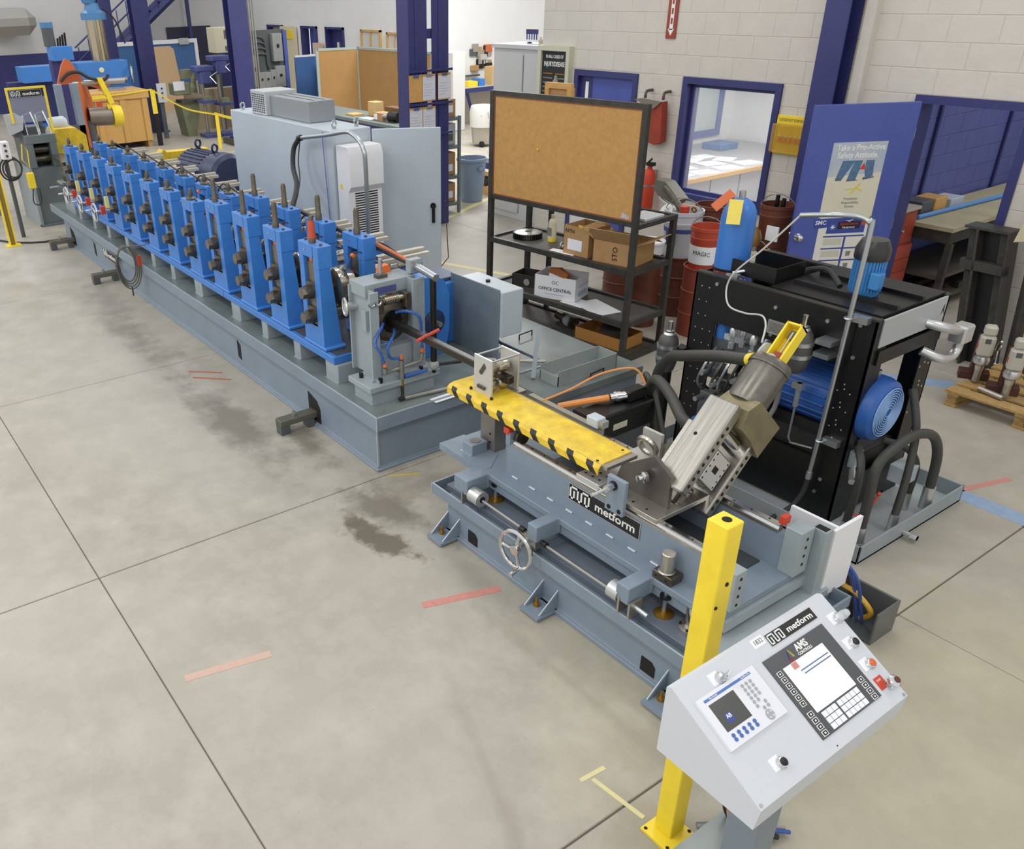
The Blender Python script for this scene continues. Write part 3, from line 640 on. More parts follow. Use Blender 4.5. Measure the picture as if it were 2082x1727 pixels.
# spray pipe and conduit along the top at the exit end
t = thing('coolant_pipe', 'dark coolant pipe with alloy end elbow running above the last roll stands', 'pipe', (-5.0, 3.62, .45))
MB().tube([(-6.9, 3.48, 1.42), (-5.0, 3.45, 1.345)], .022, 10).build('pipe', DKSTEEL, t); MB().cyl((-5.03, 3.45, 1.345), (-4.72, 3.425, 1.325), .027, n=12).build('union', ZINC, t)
MB().tube([(-4.75, 3.42, 1.31), (-4.75, 3.42, .68)], .024, 10).build('drop_pipe', BLACK, t); MB().sphere((-4.75, 3.42, .66), .04).build('elbow', mat('grey_elbow', '9ea09a', .5), t)
MB().tube([(-4.75, 3.42, .66), (-4.68, 3.62, .66)], .014, 8).build('side_pipe', BLACK, t); MB().tube([(-5.55, 3.42, 1.42), (-5.2, 3.42, 1.39), (-5.0, 3.425, 1.365)], .012, 8, smooth=3).build('orange_conduit', ORNGP, t)
MB().box(-5.06, -5.0, 3.40, 3.50, 1.295, 1.39).build('pipe_clamp', GREYG, t); MB().cyl((-4.75, 3.42, .66), (-4.75, 3.42, .60), .015, n=8).build('stub', BLACK, t)
# blue end gearbox with round cover
t = thing('end_gearbox', 'rounded blue gearbox with dark round cover behind the straightener', 'gearbox', (-5.38, 3.8, .4535))
MB().prism([(3.66, .4535), (3.94, .4535), (3.985, .66), (3.985, .95), (3.93, 1.07), (3.84, 1.12), (3.70, 1.12), (3.66, 1.06)], 'x', -5.455, -5.31).build('case', BLUE, t)
MB().lathe((-5.31, 3.83, .745), (1, 0, 0), [(.10, 0), (.10, .012), (.085, .02), (.03, .022)], 28).build('round_cover', mat('dark_blue_cover', '22365c', .4), t); MB().cyl((-5.30, 3.83, .745), (-5.22, 3.83, .745), .022, n=12).build('output_shaft', STEEL, t)
# coiled hose hung at the plate
t = thing('hose_coil', 'coil of grey cable hanging from the mill plate beside the tray lip', 'cable', (-9.55, 2.76, .4))
for i in range(4): MB().tube([(-9.50+.04*sin(a)-.02*i, 2.665+.12*sin(a)*(1-.1*i), .44+.24*cos(a)*(1-.05*i)+.012*i) for a in [2*pi*j/22 for j in range(22)]], .009, 6, closed=True).build('loop', mat('cable_grey', '5e5a50', .5), t)
MB().tube([(-9.50, 2.66, .22), (-9.50, 2.66, .12)], .008, 6).build('tail', RUBB, t); MB().box(-9.47, -9.45, 2.76, 2.80, .45, .57).build('red_strap', RED, t); MB().tube([(-9.50, 2.665, .68), (-9.5, 2.90, .66)], .008, 6).build('hook', ZINC, t)
# entry guide rolls at the coil end
t = thing('entry_guide', 'dark strip entry guide on a grey pedestal at the coil end of the mill', 'machine', (-12.75, 3.1, .45))
box('pedestal', GREYG, t, -12.98, -12.5, 2.92, 3.36, .45, .74, b=.004); MB().box(-12.95, -12.5, 2.95, 3.35, .92, .99).box(-12.9, -12.6, 2.98, 3.3, .74, .92).build('slide', DGREY, t)
for i, y in enumerate((2.98, 3.08, 3.2)): MB().cyl((-12.9+.12*i, y, .98), (-12.9+.12*i, y, 1.10), .04, n=12).build('guide_roll', DKSTEEL, t)
for y in (2.86, 2.9): MB().cyl((-12.85, y, .86), (-12.6, y, .86), .02, n=8).build('clamp_screw', ZINC, t)
MB().tube([(-12.8, 2.9, .8), (-12.8, 2.72, .8)], .014, 8).build('crank', ZINC, t)
tag(MB().prism([(3.08, 1.02), (3.30, 1.02), (3.30, 1.025), (3.08, 1.025)], 'x', -14.2, -12.2).build('steel_strip', mat('strip_steel', '5c5a58', .3, .7)), 'flat dark steel strip feeding from the flattener into the mill', 'steel strip')

# ------------------------------------------------------------------ straightener at the exit
t = thing('straightener', 'grey exit straightener frame with worm adjusters on a welded box', 'straightener', (-4.93, 3.18, .45))
box('box_base', GREYG, t, -5.05, -4.81, 2.91, 3.46, .45, .556); MB().box(-5.05, -4.80, 2.905, 2.912, .449, .458).box(-4.812, -4.80, 2.91, 3.46, .449, .458).build('weld_seam', WLD, t)
box('top_plate', GREYG, t, -5.09, -4.78, 2.88, 3.50, .556, .60, b=.003)
MB().box(-5.00, -4.86, 2.95, 3.03, .60, .618).box(-4.95, -4.82, 2.98, 3.42, .60, .622).build('clamp_bar', GREYG, t)
for q in ((-4.83, 3.0), (-4.83, 3.36), (-5.0, 2.94), (-4.88, 3.2)): bolt(t, (*q, .60), (0, 0, 1), .018, .035, BLACK)
MB().box(-5.20, -5.185, 2.985, 3.045, .60, 1.25).box(-4.885, -4.87, 2.965, 3.035, .60, 1.262).box(-5.185, -4.885, 3.02, 3.035, .60, 1.25).build('column', GREYG, t)
MB().box(-5.20, -5.185, 3.36, 3.43, .60, 1.28).box(-4.89, -4.87, 3.33, 3.43, .60, 1.295).box(-5.19, -4.88, 3.36, 3.375, .60, 1.28).build('column', GREYG, t)
MB().box(-5.202, -4.99, 3.0, 3.432, 1.19, 1.285, b=.003).build('crosshead', GREYG, t); MB().box(-4.985, -4.98, 3.08, 3.26, 1.205, 1.25).build('violet_label', mat('violet_plate', '4b4f86', .5), t)
MB().box(-4.97, -4.90, 3.02, 3.36, .60, .82).build('front_panel', GREYG, t)
MB().lathe((-4.98, 3.185, 1.0), (1, 0, 0), [(.06, -.02), (.155, -.02), (.155, .03), (.13, .045), (.085, .05), (.085, .03), (.07, -.02)], 32, cap=False).build('rotary_ring', DKSTEEL, t); MB().cyl((-5.02, 3.185, 1.0), (-4.99, 3.185, 1.0), .08, n=24).build('bore', HOLE, t)
for a in range(40): 
    an = 2*pi*a/40
    if sin(an) > .2: MB().box(-4.97, -4.945, -.005, .005, .15, .165)
mbx = MB()
for i in range(9): mbx.torus((-4.93, 3.12+.014*i, 1.165), (0, 1, 0), .025, .006, 14, 6)
mbx.cyl((-4.93, 3.03, 1.165), (-4.93, 3.33, 1.165), .022, n=12).build('worm_shaft', ROLLST, t)
for y in (3.05, 3.28): MB().box(-4.97, -4.89, y, y+.045, 1.09, 1.20, b=.004).build('bearing', DKSTEEL, t)
MB().cyl((-5.09, 3.2, 1.28), (-5.09, 3.2, 1.42), .014, n=10).build('lift_screw', ZINC, t); MB().box(-5.12, -5.06, 3.16, 3.24, 1.285, 1.31).build('nut', DKSTEEL, t)
MB().prism([(3.24, 1.285), (3.34, 1.285), (3.32, 1.34), (3.26, 1.335)], 'x', -5.22, -5.16).build('orange_guard', ORNG, t); MB().box(-5.02, -4.98, 3.22, 3.28, 1.09, 1.17).build('orange_block', ORNG, t)
MB().torus((-5.16, 2.93, 1.10), (.3, 1, 0), .06, .010, 22, 6).cyl((-5.16, 2.93, 1.10), (-5.15, 3.03, 1.10), .03, n=10).build('small_handwheel', ALU, t)
for y in (2.975, 3.025): MB().torus((-4.86, y, 1.20), (1, 0, 0), .03, .008, 12, 6, pi, 2*pi).build('lifting_hook', ZINC, t)
MB().box(-5.04, -4.98, 2.99, 3.02, .95, 1.10).build('gib', GREYG, t)
# coolant manifold with blue segmented hoses
t = thing('coolant_manifold', 'steel pipe manifold with blue segmented hoses in front of the straightener', 'manifold', (-4.80, 3.2, .6))
MB().cyl((-4.79, 3.02, .685), (-4.79, 3.33, .70), .014, n=10).cyl((-4.79, 3.16, .60), (-4.79, 3.16, .75), .02, n=10).cyl((-4.79, 3.33, .70), (-4.79, 3.345, .76), .014, n=10).cyl((-4.79, 3.02, .685), (-4.79, 3.02, .72), .016, n=10).build('pipe', mat('grey_pipe_fitting', '8d8c85', .4, .6), t)
HB = mat('blue_segment_hose', '2f5ea8', .35)
for pts in ([(-4.79, 3.02, .74), (-4.80, 2.99, .84), (-4.83, 2.97, .92), (-4.88, 3.06, 1.0), (-4.93, 3.1, 1.0)], [(-4.79, 3.16, .77), (-4.80, 3.08, .78), (-4.80, 3.05, .86), (-4.85, 3.14, .93), (-4.9, 3.18, .95)], [(-4.79, 3.345, .78), (-4.80, 3.35, .9), (-4.80, 3.33, 1.04), (-4.86, 3.26, 1.08), (-4.93, 3.22, 1.06)]):
    P = spline([Vector(p) for p in pts], 6); MB().tube(P, [.009 if i % 2 else .013 for i in range(len(P))], 8).build('segmented_hose', HB, t)
for p in ((-4.79, 3.02, .735), (-4.79, 3.16, .76), (-4.79, 3.345, .77)): MB().cyl(p, (p[0], p[1], p[2]+.03), .016, .012, 10).build('orange_nozzle', ORNG, t)
MB().cyl((-4.78, 3.18, .62), (-4.75, 3.36, .635), .014, n=8).build('blue_valve_handle', HB, t); MB().cyl((-4.79, 3.16, .54), (-4.79, 3.16, .60), .014, n=8).build('brass_fitting', BRASS, t)
MB().tube([(-4.79, 3.16, .55), (-4.76, 3.14, .48), (-4.74, 3.10, .475), (-4.73, 3.16, .475)], .012, 8, smooth=5).build('drain_hose', BLACK, t); MB().cyl((-4.73, 3.14, .475), (-4.66, 3.62, .475), .012, n=8).build('drain_pipe', STEEL, t)
# the formed tube leaving the mill
tag(MB().box(-5.3, -3.62, 3.165, 3.215, .965, 1.015, b=.006).build('formed_tube', mat('formed_tube_steel', '46423d', .32, .75, var=.25, scale=9)), 'dark square steel tube running from the straightener into the guide', 'steel tube')
tag(MB().box(-4.64, -4.56, 3.30, 3.62, .4535, .456).build('white_rag', PAPER), 'white paper rag on the tray corner below the tube', 'rag')
tag(MB().tube([(-4.50, 3.10, 1.0), (-4.52, 3.30, 1.03)], .012, 6).build('red_flag', RED), 'small red flag strip tied across the formed tube', 'flag')
# ------------------------------------------------------------------ tank deck beside the mill end
t = thing('tank_deck', 'low grey tank deck with lift-out covers behind the mill end', 'machine base', (-4.85, 4.5, 0))
box('body', GREY, t, -5.5, -4.58, 4.48, 4.98, 0, .40); box('deck', GREYD, t, -5.6, -4.58, 4.462, 5.0, .40, .455); box('body', GREY, t, -4.57, -4.16, 4.0, 4.98, 0, .40); box('deck', GREYD, t, -4.58, -4.12, 3.98, 5.0, .40, .455)
for x, y in ((-5.14, 4.60), (-4.50, 4.52), (-4.18, 4.48)): MB().tube([(x, y, .456), (x, y, .50), (x-.02, y+.16, .50), (x-.02, y+.16, .456)], .006, 6).build('cover_handle', BLACK, t)
# junction box plate
t = thing('junction_box', 'grey steel junction box with large dark back plate at the mill end', 'junction box', (-5.25, 4.25, .455))
MB().box(-5.50, -4.88, 4.14, 4.155, .4535, 1.05, b=.002).build('back_plate', mat('slate_plate', '77828a', .4, var=.12, scale=3), t); MB().box(-5.42, -4.86, 4.155, 4.37, .66, 1.03, b=.006).build('box', CABG, t)
MB().box(-5.41, -4.87, 4.37, 4.38, .67, 1.02).build('cover', CABG, t); bolt(t, (-5.15, 4.25, 1.02), (0, 0, 1), .02, .03, BLACK); MB().tube([(-5.1, 4.3, .64), (-5.12, 4.33, .55), (-5.08, 4.38, .46)], .006, 6).build('cord', BLACK, t)
t = thing('open_trough', 'open grey sheet-metal trough lying on the tank deck', 'trough', (-4.30, 4.46, .455))
for a in ((-4.42, -4.22, 4.18, 4.80, .456, .462), (-4.42, -4.414, 4.18, 4.80, .462, .58), (-4.226, -4.22, 4.18, 4.80, .462, .58), (-4.42, -4.22, 4.794, 4.80, .462, .58), (-4.42, -4.22, 4.18, 4.186, .462, .54)): box('sheet', mat('trough_sheet', 'a3aba8', .4, .2, var=.1), t, *a)
tag(MB().tube([(-4.45, 4.14, .47), (-4.52, 4.24, .84)], .024, 4).build('angle_bar', GREYG), 'grey angle bar leaning up from the tank deck beside the trough', 'angle bar')
tag(MB().tube([(-5.0, 4.05, .47), (-4.62, 4.42, .475)], .014, 8).build('loose_rod', STEEL), 'bright steel rod lying across the tank deck', 'rod')

# ------------------------------------------------------------------ flying cutoff machine
cm = thing('cutoff_machine', 'grey flying cutoff machine with raised bed and handwheels on welded base', 'cutoff machine', (-2.75, 3.2, 0))
box('base', GREY, cm, -3.72, -1.72, 2.78, 3.72, .03, .28); MB().box(-3.74, -1.70, 2.755, 3.74, .0, .03, b=.004).build('foot_flange', GREY, cm)
box('weld_seam', WLD, cm, -3.72, -1.75, 2.77, 2.782, .028, .038)
for a in ((-3.835, -1.62, 2.735, 2.747, .25, .325), (-3.835, -3.823, 2.747, 3.78, .25, .325), (-1.632, -1.62, 2.747, 3.78, .25, .325), (-3.835, -1.62, 3.78, 3.792, .25, .325)): box('tray_lip', GREY, cm, *a, b=.002)
LIPE = mat('bright_lip_highlight', 'c3cad0', .3, .4); box('lip_highlight', LIPE, cm, -3.83, -1.625, 2.738, 2.744, .325, .3268); box('lip_highlight', LIPE, cm, -3.832, -3.826, 2.75, 3.78, .325, .3268); MB().box(-3.8375, -3.832, 2.7335, 2.739, .25, .325).build('corner_weld', LIPE, cm)  # pale strips give the cutoff tray lip its painted highlight
box('tray', mat('tray_slate', '5f6c7a', .35, var=.2, scale=4), cm, -3.83, -1.62, 2.74, 3.79, .25, .262)
box('inner_deck', mat('deck_slate', '6b7480', .4, var=.15, scale=4), cm, -3.765, -1.70, 2.805, 3.72, .262, .325, b=.002)
for x in (-3.66, -2.76, -1.86):   # gusseted anchor feet
    f = MB().box(x-.075, x+.075, 2.62, 2.78, .012, .03).build('anchor_foot', GREY, cm)
    for d in (-.06, .06): MB().prism([(2.645, .03), (2.78, .03), (2.78, .145)], 'x', x+d-.006, x+d+.006).build('gusset', GREY, f); MB().tube([(x+d, 2.645, .033), (x+d, 2.782, .15)], .004, 5).build('weld', WLD, f)
    MB().cyl((x-.02, 2.70, .0), (x-.02, 2.70, .085), .009, n=8).cyl((x-.02, 2.70, .03), (x-.02, 2.70, .05), .02, n=6).build('anchor_bolt', BRASS, f); MB().box(x-.07, x+.04, 2.63, 2.74, .0, .012).build('shim', DKSTEEL, f)
for x in (-3.46, -2.04): MB().prism([(x-.045, .03), (x+.045, .03), (x+.045, .10), (x+.02, .125), (x-.045, .125)], 'y', 2.776, 2.783).build('pocket', HOLE, cm)
# bed
box('bed_plate', GREY, cm, -3.96, -1.79, 2.90, 3.62, .462, .50, b=.003)
MB().prism([(-3.97, 2.897), (-3.52, 2.897), (-3.52, 2.96), (-3.62, 3.10), (-3.97, 3.10)], 'z', .460, .503).build('bed_nose', GREY, cm)
box('bed_lower_flange', GREY, cm, -3.5, -1.85, 2.915, 3.6, .40, .462)
for x0, x1 in ((-3.60, -3.47), (-2.925, -2.85), (-2.262, -2.178)):
    MB().box(x0, x1, 2.735, 2.93, .40, .502, b=.004).build('outrigger', GREY, cm); box('weld_seam', WLD, cm, x1-.004, x1+.006, 2.895, 2.907, .41, .502)
box('front_web', GREY, cm, -3.42, -1.98, 3.0, 3.03, .50, .70); box('back_web', GREY, cm, -3.42, -1.82, 3.46, 3.49, .50, .70)
for i in range(9): MB().tube([(-3.36+.155*i, 2.997, .503), (-3.31+.155*i, 2.997, .503)], .006, 6).build('stitch_weld', mat('fresh_weld', 'd2d6da', .25, .5), cm)
for y in (3.0, 3.455): 
    r = MB().box(-3.40, -1.90, y, y+.045, .70, .715).build('rail_seat', STEEL, cm); MB().prism([(y+.008, .715), (y+.037, .715), (y+.030, .728), (y+.037, .742), (y+.008, .742), (y+.015, .728)], 'x', -3.39, -1.90).build('linear_rail', CHROME, r)
    for i in range(14): bolt(r, (-3.33+.105*i, y+.022, .742), (0, 0, 1), .006, .0012, HOLE)
MB().box(-3.43, -3.39, 2.995, 3.04, .70, .78).build('stop_block', GREY, cm); MB().box(-3.45, -3.40, 2.99, 3.03, .765, .805, b=.004).build('red_bumper', RED, cm); MB().cyl((-3.40, 3.07, .74), (-3.36, 3.07, .74), .05, n=20).build('pulley', DKSTEEL, cm)
box('chain_tray', mat('dark_grey_tray', '3f4448', .5), cm, -3.35, -1.95, 3.06, 3.44, .50, .512)  # dark grey sheet lying between the two webs
MB().box(-1.85, -1.78, 2.98, 3.06, .5, .72, b=.003).build('end_block', GREYG, cm); eb = MB().box(-1.86, -1.77, 3.452, 3.56, .5, .76, b=.003).build('end_block', GREYG, cm)
for z in (.56, .61, .66, .71):
    bolt(cm, (-1.78, 3.02, z-.03), (1, 0, 0), .009, .002, HOLE); bolt(cm, (-1.77, 3.51, z), (1, 0, 0), .009, .002, HOLE)
MB().box(-1.90, -1.87, 3.45, 3.50, .76, .80).build('red_bumper', RED, cm)
MB().box(-1.80, -1.72, 3.58, 3.64, .0, .74).build('side_post', GREYG, cm); MB().box(-1.79, -1.73, 3.59, 3.63, .735, .742).build('post_bore', HOLE, cm)
MB().box(-1.99, -1.72, 3.70, 3.72, .30, .72).box(-1.735, -1.717, 3.66, 3.9, .30, .722).build('white_side_panel', WHITE, cm)
MB().box(-1.80, -1.77, 2.95, 3.6, .40, .46).build('end_beam', GREYG, cm); MB().box(-1.80, -1.70, 2.76, 3.7, .325, .37, b=.003).build('end_step', GREYG, cm)
logo(cm, (-2.885, 2.997, .582), (1, 0, 0), (0, 0, 1), .52, .105)
# left nose: boss, post and tube guide
MB().box(-3.80, -3.70, 2.955, 3.08, .50, .575, b=.004).build('boss', GREY, cm); MB().cyl((-3.75, 3.02, .575), (-3.75, 3.02, .578), .034, n=20).build('boss_bore', DKSTEEL, cm); box('weld_seam', WLD, cm, -3.81, -3.70, 2.945, 2.957, .50, .508)
MB().box(-3.80, -3.66, 3.10, 3.20, .50, .885, b=.003).build('guide_post', mat('ground_plate', '8a8580', .4, .5, var=.12), cm)
for z in (.56, .62): bolt(cm, (-3.70, 3.10, z), (0, -1, 0), .008, .004, BLACK)
gd = thing('tube_guide', 'aluminium tube guide with dial-marked plates above the yellow cover', 'guide', (-3.72, 3.15, .885))
MB().box(-3.84, -3.60, 3.02, 3.30, .885, .905).build('sole_plate', STEEL, gd)
for y in (3.04, 3.25):
    p = MB().box(-3.80, -3.63, y, y+.014, .905, 1.15, b=.002).build('side_plate', PLATE, gd)
    if y < 3.1:
        MB().prism([(-3.745, 1.05), (-3.725, 1.035), (-3.685, 1.09), (-3.70, 1.115)], 'y', y-.006, y).build('angle_pointer', DKSTEEL, p)
        MB().box(-3.755, -3.685, y-.012, y, .945, .965).build('clamp_slide', DKSTEEL, p)
        for i in range(14): an = radians(15+150*i/13); bolt(p, (-3.715+.06*cos(an), y, 1.0+.045*sin(an)), (0, -1, 0), .0025, .0012, CHROME)
for x, z in ((-3.79, 1.14), (-3.64, 1.14)): MB().cyl((x, 3.05, z), (x, 3.26, z), .007, n=8).build('tie_bar', ZINC, gd)
for z in (1.06, .95): MB().lathe((-3.71, 3.07, z), (0, 1, 0), [(.02, 0), (.04, .01), (.04, .05), (.028, .08), (.04, .11), (.04, .15), (.02, .17)], 20).build('guide_roll', ROLLST, gd)
for x in (-3.82, -3.62): bolt(gd, (x, 3.035, .905), (0, 0, 1), .01, .015, BLACK)
# yellow cover with hazard stripes
yc = thing('yellow_cover', 'long yellow guard cover with black hazard stripes over the cutoff bed', 'guard cover', (-3.3, 3.1, .86))
prof = [(3.22, .9), (3.02, .9), (2.99, .893), (2.975, .878), (2.972, .845), (2.966, .845), (2.969, .88), (2.985, .898), (3.018, .906), (3.22, .906)]
MB().prism(prof, 'x', -3.98, -2.66).build('sheet', YELW, yc)
for i in range(9):
    x = -3.90+.148*i
    MB().add([(x, 2.9645, .846), (x+.05, 2.9645, .846), (x+.015, 2.9675, .878), (x-.035, 2.9675, .878), (x, 2.967, .846), (x+.05, 2.967, .846), (x+.015, 2.970, .878), (x-.035, 2.970, .878)], [(0,1,2,3),(7,6,5,4),(0,4,5,1),(1,5,6,2),(2,6,7,3),(3,7,4,0)]).build('hazard_stripe', TXTB, yc, sharp=0)
    MB().add([(x-.035, 2.9670, .878), (x+.015, 2.9670, .878), (x+.005, 2.984, .8985), (x-.045, 2.984, .8985), (x-.035, 2.970, .877), (x+.015, 2.970, .877), (x+.005, 2.986, .897), (x-.045, 2.986, .897)], [(0,1,2,3),(7,6,5,4),(0,4,5,1),(1,5,6,2),(2,6,7,3),(3,7,4,0)]).build('hazard_stripe', TXTB, yc, sharp=0)
for q in ((-2.70, 3.0), (-2.70, 3.19)): bolt(yc, (*q, .906), (0, 0, 1), .009, .001, HOLE)
MB().box(-3.62, -2.70, 3.225, 3.24, .87, .90).build('side_channel', mat('bronze_channel', '9c8a68', .35, .6), yc)
MB().tube([(-3.55, 3.1, .86), (-3.55, 3.12, .76)], .02, 8).build('support_stud', DKSTEEL, yc)
MB().box(-2.85, -2.62, 2.99, 3.22, .88, .9).build('support_ledge', STEEL, yc)
tag(MB().box(-3.55, -2.95, 3.27, 3.31, .86, .90).build('sensor_rail', mat('grey_extrusion', 'a9a597', .35, .6)), 'long metal sensor rail beside the yellow cover', 'rail')
t = thing('limit_switch', 'small grey limit switch box on the sensor rail end', 'switch', (-3.0, 3.29, .9)); MB().box(-3.05, -2.96, 3.26, 3.33, .90, .96, b=.006).build('body', CABG, t); MB().box(-2.96, -2.93, 3.27, 3.32, .91, .95).build('head', ZINC, t)
# servo motor
sv = thing('servo_motor', 'black servo motor with orange cable behind the yellow cover', 'motor', (-3.15, 3.8, .6))
MB().box(-3.32, -3.14, 3.50, 3.98, .66, .83, b=.01).build('body', BLACK, sv); MB().box(-3.33, -3.13, 3.44, 3.50, .655, .835).build('flange', BLACK, sv); MB().box(-3.139, -3.137, 3.60, 3.72, .715, .755).build('rating_plate', mat('gold_plate', 'd8d2b8', .5), sv)
MB().box(-3.27, -3.19, 3.78, 3.93, .83, .90, b=.006).build('connector_box', BLACK, sv); MB().lathe((-3.23, 3.80, .865), (-.35, -1, 0), [(.03, 0), (.03, .05), (.034, .052), (.034, .08), (.026, .09), (.026, .12)], 16).build('connector', CHROME, sv)
MB().tube([(-3.27, 3.68, .865), (-3.34, 3.55, .85), (-3.42, 3.40, .83)], .022, 10, smooth=5).build('orange_cable', mat('orange_cable', 'dd8f4a', .45), sv)
MB().tube([(-3.20, 3.93, .91), (-3.28, 3.90, 1.0), (-3.38, 3.72, .98), (-3.42, 3.5, .92), (-3.43, 3.28, .9)], .007, 6, smooth=6).build('orange_cord', mat('orange_cable', 'dd8f4a'), sv); MB().box(-3.3, -3.15, 3.5, 3.95, .25, .66).build('motor_bracket', DGREY, sv)

# carriage and tilted press head
pc = thing('cutoff_press', 'tilted steel cutoff press head on its carriage with hydraulic cylinder', 'cutoff press', (-2.5, 3.2, .742))
MB().box(-2.83, -2.66, 2.985, 3.13, .742, .775, b=.002).box(-2.84, -2.66, 3.13, 3.50, .742, .775, b=.002).build('carriage_plate', PLATE, pc)
for i in range(6): bolt(pc, (-2.80+.05*(i % 3), 3.03+.06*(i//3), .775), (0, 0, 1), .008, .001, HOLE)
MB().box(-2.66, -2.26, 2.98, 3.48, .742, .768, b=.002).build('sole_plate', STEEL, pc)
for x in (-2.58, -2.45, -2.36): bolt(pc, (x, 3.02, .768), (0, 0, 1), .008, .001, HOLE)
MB().box(-2.57, -2.445, 2.94, 2.965, .70, .905, b=.003).build('lock_bracket', GREY, pc)
for x in (-2.54, -2.47): bolt(pc, (x, 2.94, .725), (0, -1, 0), .014, .002, HOLE)
MB().cyl((-2.52, 2.78, .86), (-2.52, 2.99, .86), .010, n=8).cyl((-2.52, 2.88, .86), (-2.52, 2.93, .86), .020, n=6).build('stop_screw', CHROME, pc); MB().cyl((-2.52, 2.932, .86), (-2.52, 2.94, .86), .026, n=14).build('washer', BLACK, pc); MB().lathe((-2.44, 3.08, .90), (-.2, -1, 0), [(.03, 0), (.03, .015), (.018, .02), (.018, .05)], 14).build('cap_screw', CHROME, pc)
MB().prism([(-2.66, .768), (-2.30, .768), (-2.30, .95), (-2.42, 1.02), (-2.62, .88)], 'y', 3.10, 3.125).build('cradle_wall', mat('dark_ground_plate', '6b6762', .35, .6, var=.15), pc)
MB().prism([(-2.66, .768), (-2.30, .768), (-2.30, .98), (-2.42, 1.05), (-2.62, .90)], 'y', 3.42, 3.445).build('cradle_wall', STEEL, pc)
MB().box(-2.75, -2.62, 3.40, 3.42, .80, .96).box(-2.80, -2.62, 3.27, 3.44, .775, .80).build('dial_bracket', PLATE, pc); MB().torus((-2.66, 3.34, .90), (0, 1, .4), .055, .018, 20, 8).build('dial_ring', STEEL, pc)
al = radians(46); Bm = Matrix.Translation((-2.41, 3.10, .90)) @ Matrix(((1, 0, 0, 0), (0, cos(al), -sin(al), 0), (0, sin(al), cos(al), 0), (0, 0, 0, 1)))
def tb(): 
    q = MB(); q.M = Bm; return q          # x along the line, y up the incline, z out of the top face
tp = tb().box(0, .175, 0, .52, -.075, 0, b=.008).build('top_die_shoe', mat('brushed_steel', 'b5b1a8', .28, .85, var=.22, scale=5, stretch=(16, .5, .5)), pc)
tb().box(-.03, 0, .02, .36, -.05, -.012, b=.004).build('key_strip', STEEL, pc); tb().cyl((.06, .30, 0), (.06, .30, .001), .010, n=12).build('tapped_hole', HOLE, pc)
for i in range(9): tb().cyl((.175, .05+.043*i, -.035), (.1762, .05+.043*i, -.035), .011, n=12).build('edge_hole', HOLE, tp)
bt = tb().box(.02, .19, .0, .44, -.36, -.295, b=.008).build('bottom_die_shoe', mat('brushed_steel', 'b5b1a8'), pc)
for i in range(8): tb().cyl((.19, .05+.045*i, -.325), (.1912, .05+.045*i, -.325), .011, n=12).build('edge_hole', HOLE, bt)
sq = tb().box(.03, .15, .12, .30, -.27, -.09, b=.004).build('blade_holder', DKSTEEL, pc)
bp = tb().box(.15, .165, .12, .29, -.265, -.095, b=.002).build('blade_plate', PLATE, pc)
for i in range(5):
    for j in (0, 1): tb().cyl((.165, .135+.035*i, -.11-.14*j), (.1661, .135+.035*i, -.11-.14*j), .006, n=8).build('dowel_hole', HOLE, bp)
tb().box(.165, .1661, .19, .225, -.20, -.15).build('tube_slot', HOLE, bp)
tb().cyl((.12, .38, -.075), (.12, .38, -.295), .042, n=24).build('guide_pillar', CHROME, pc); tb().cyl((.05, .06, -.075), (.05, .06, -.295), .03, n=18).build('guide_pillar', CHROME, pc)
tb().lathe((.09, .02, -.18), (0, -1, 0), [(.03, 0), (.03, .05), (.04, .055), (.04, .09), (.02, .1)], 14).build('clamp_knob', DKSTEEL, pc)
HS = mat('cylinder_housing_steel', '8f8566', .38, .65, var=.25, scale=9)
tb().prism([(.40, -.38), (.60, -.40), (.60, -.10), (.52, -.05), (.43, -.09), (.43, -.22)], 'x', .02, .21).build('housing', HS, pc)
cl = tb().lathe((.10, .58, -.17), (0, 1, 0), [(.10, 0), (.105, .02), (.105, .21), (.112, .212), (.112, .225), (.106, .23), (.106, .25), (.10, .26), (.02, .262)], 32).build('hydraulic_cylinder', mat('cylinder_steel', '77736b', .32, .75, var=.3, scale=14), pc)
# yellow sensor bracket and clear disc on the cylinder end
yb = tb().box(.06, .15, .84, 1.06, -.20, -.19).box(.06, .07, .84, 1.06, -.19, -.13).box(.14, .15, .84, 1.06, -.19, -.13).box(.06, .15, 1.05, 1.06, -.20, -.13).build('yellow_sensor_bracket', YEL, pc)
tb().box(.085, .125, .84, .895, -.188, -.15).build('red_sensor', REDP, yb); tb().cyl((.105, .895, -.165), (.105, 1.02, -.165), .007, n=8).build('sensor_rod', CHROME, yb); tb().box(.09, .12, .98, 1.03, -.185, -.16).build('switch', DKSTEEL, yb)
tb().cyl((.02, .86, -.19), (.03, .86, -.19), .075, n=24).build('clear_disc', CLEAR, pc)
# outriggers' screws, handwheel, motors under the bed
hwx = thing('bed_handwheel', 'large chrome handwheel with crank on the cutoff machine front', 'handwheel', (-2.93, 2.68, .25))
w = MB().torus((-2.93, 2.66, .345), (-.1, 1, 0), .115, .013, 36, 10)
for a in (1.3, 3.2, 5.0): w.tube([(-2.93, 2.66, .345), (-2.93+.1*cos(a), 2.66+.011*cos(a), .345+.11*sin(a))], .011, 8)
w.lathe((-2.929, 2.65, .345), (-.1, 1, 0), [(.03, -.005), (.032, .01), (.022, .035)], 16).build('wheel', CHROME, hwx)
MB().cyl((-2.90, 2.662, .238), (-2.885, 2.585, .228), .012, .016, 12).build('crank_handle', CHROME, hwx); MB().cyl((-2.937, 2.675, .345), (-2.975, 2.77, .345), .018, n=12).build('hub_shaft', ZINC, hwx); MB().box(-3.0, -2.88, 2.76, 2.80, .325, .40).build('bearing_lug', STEEL, hwx)
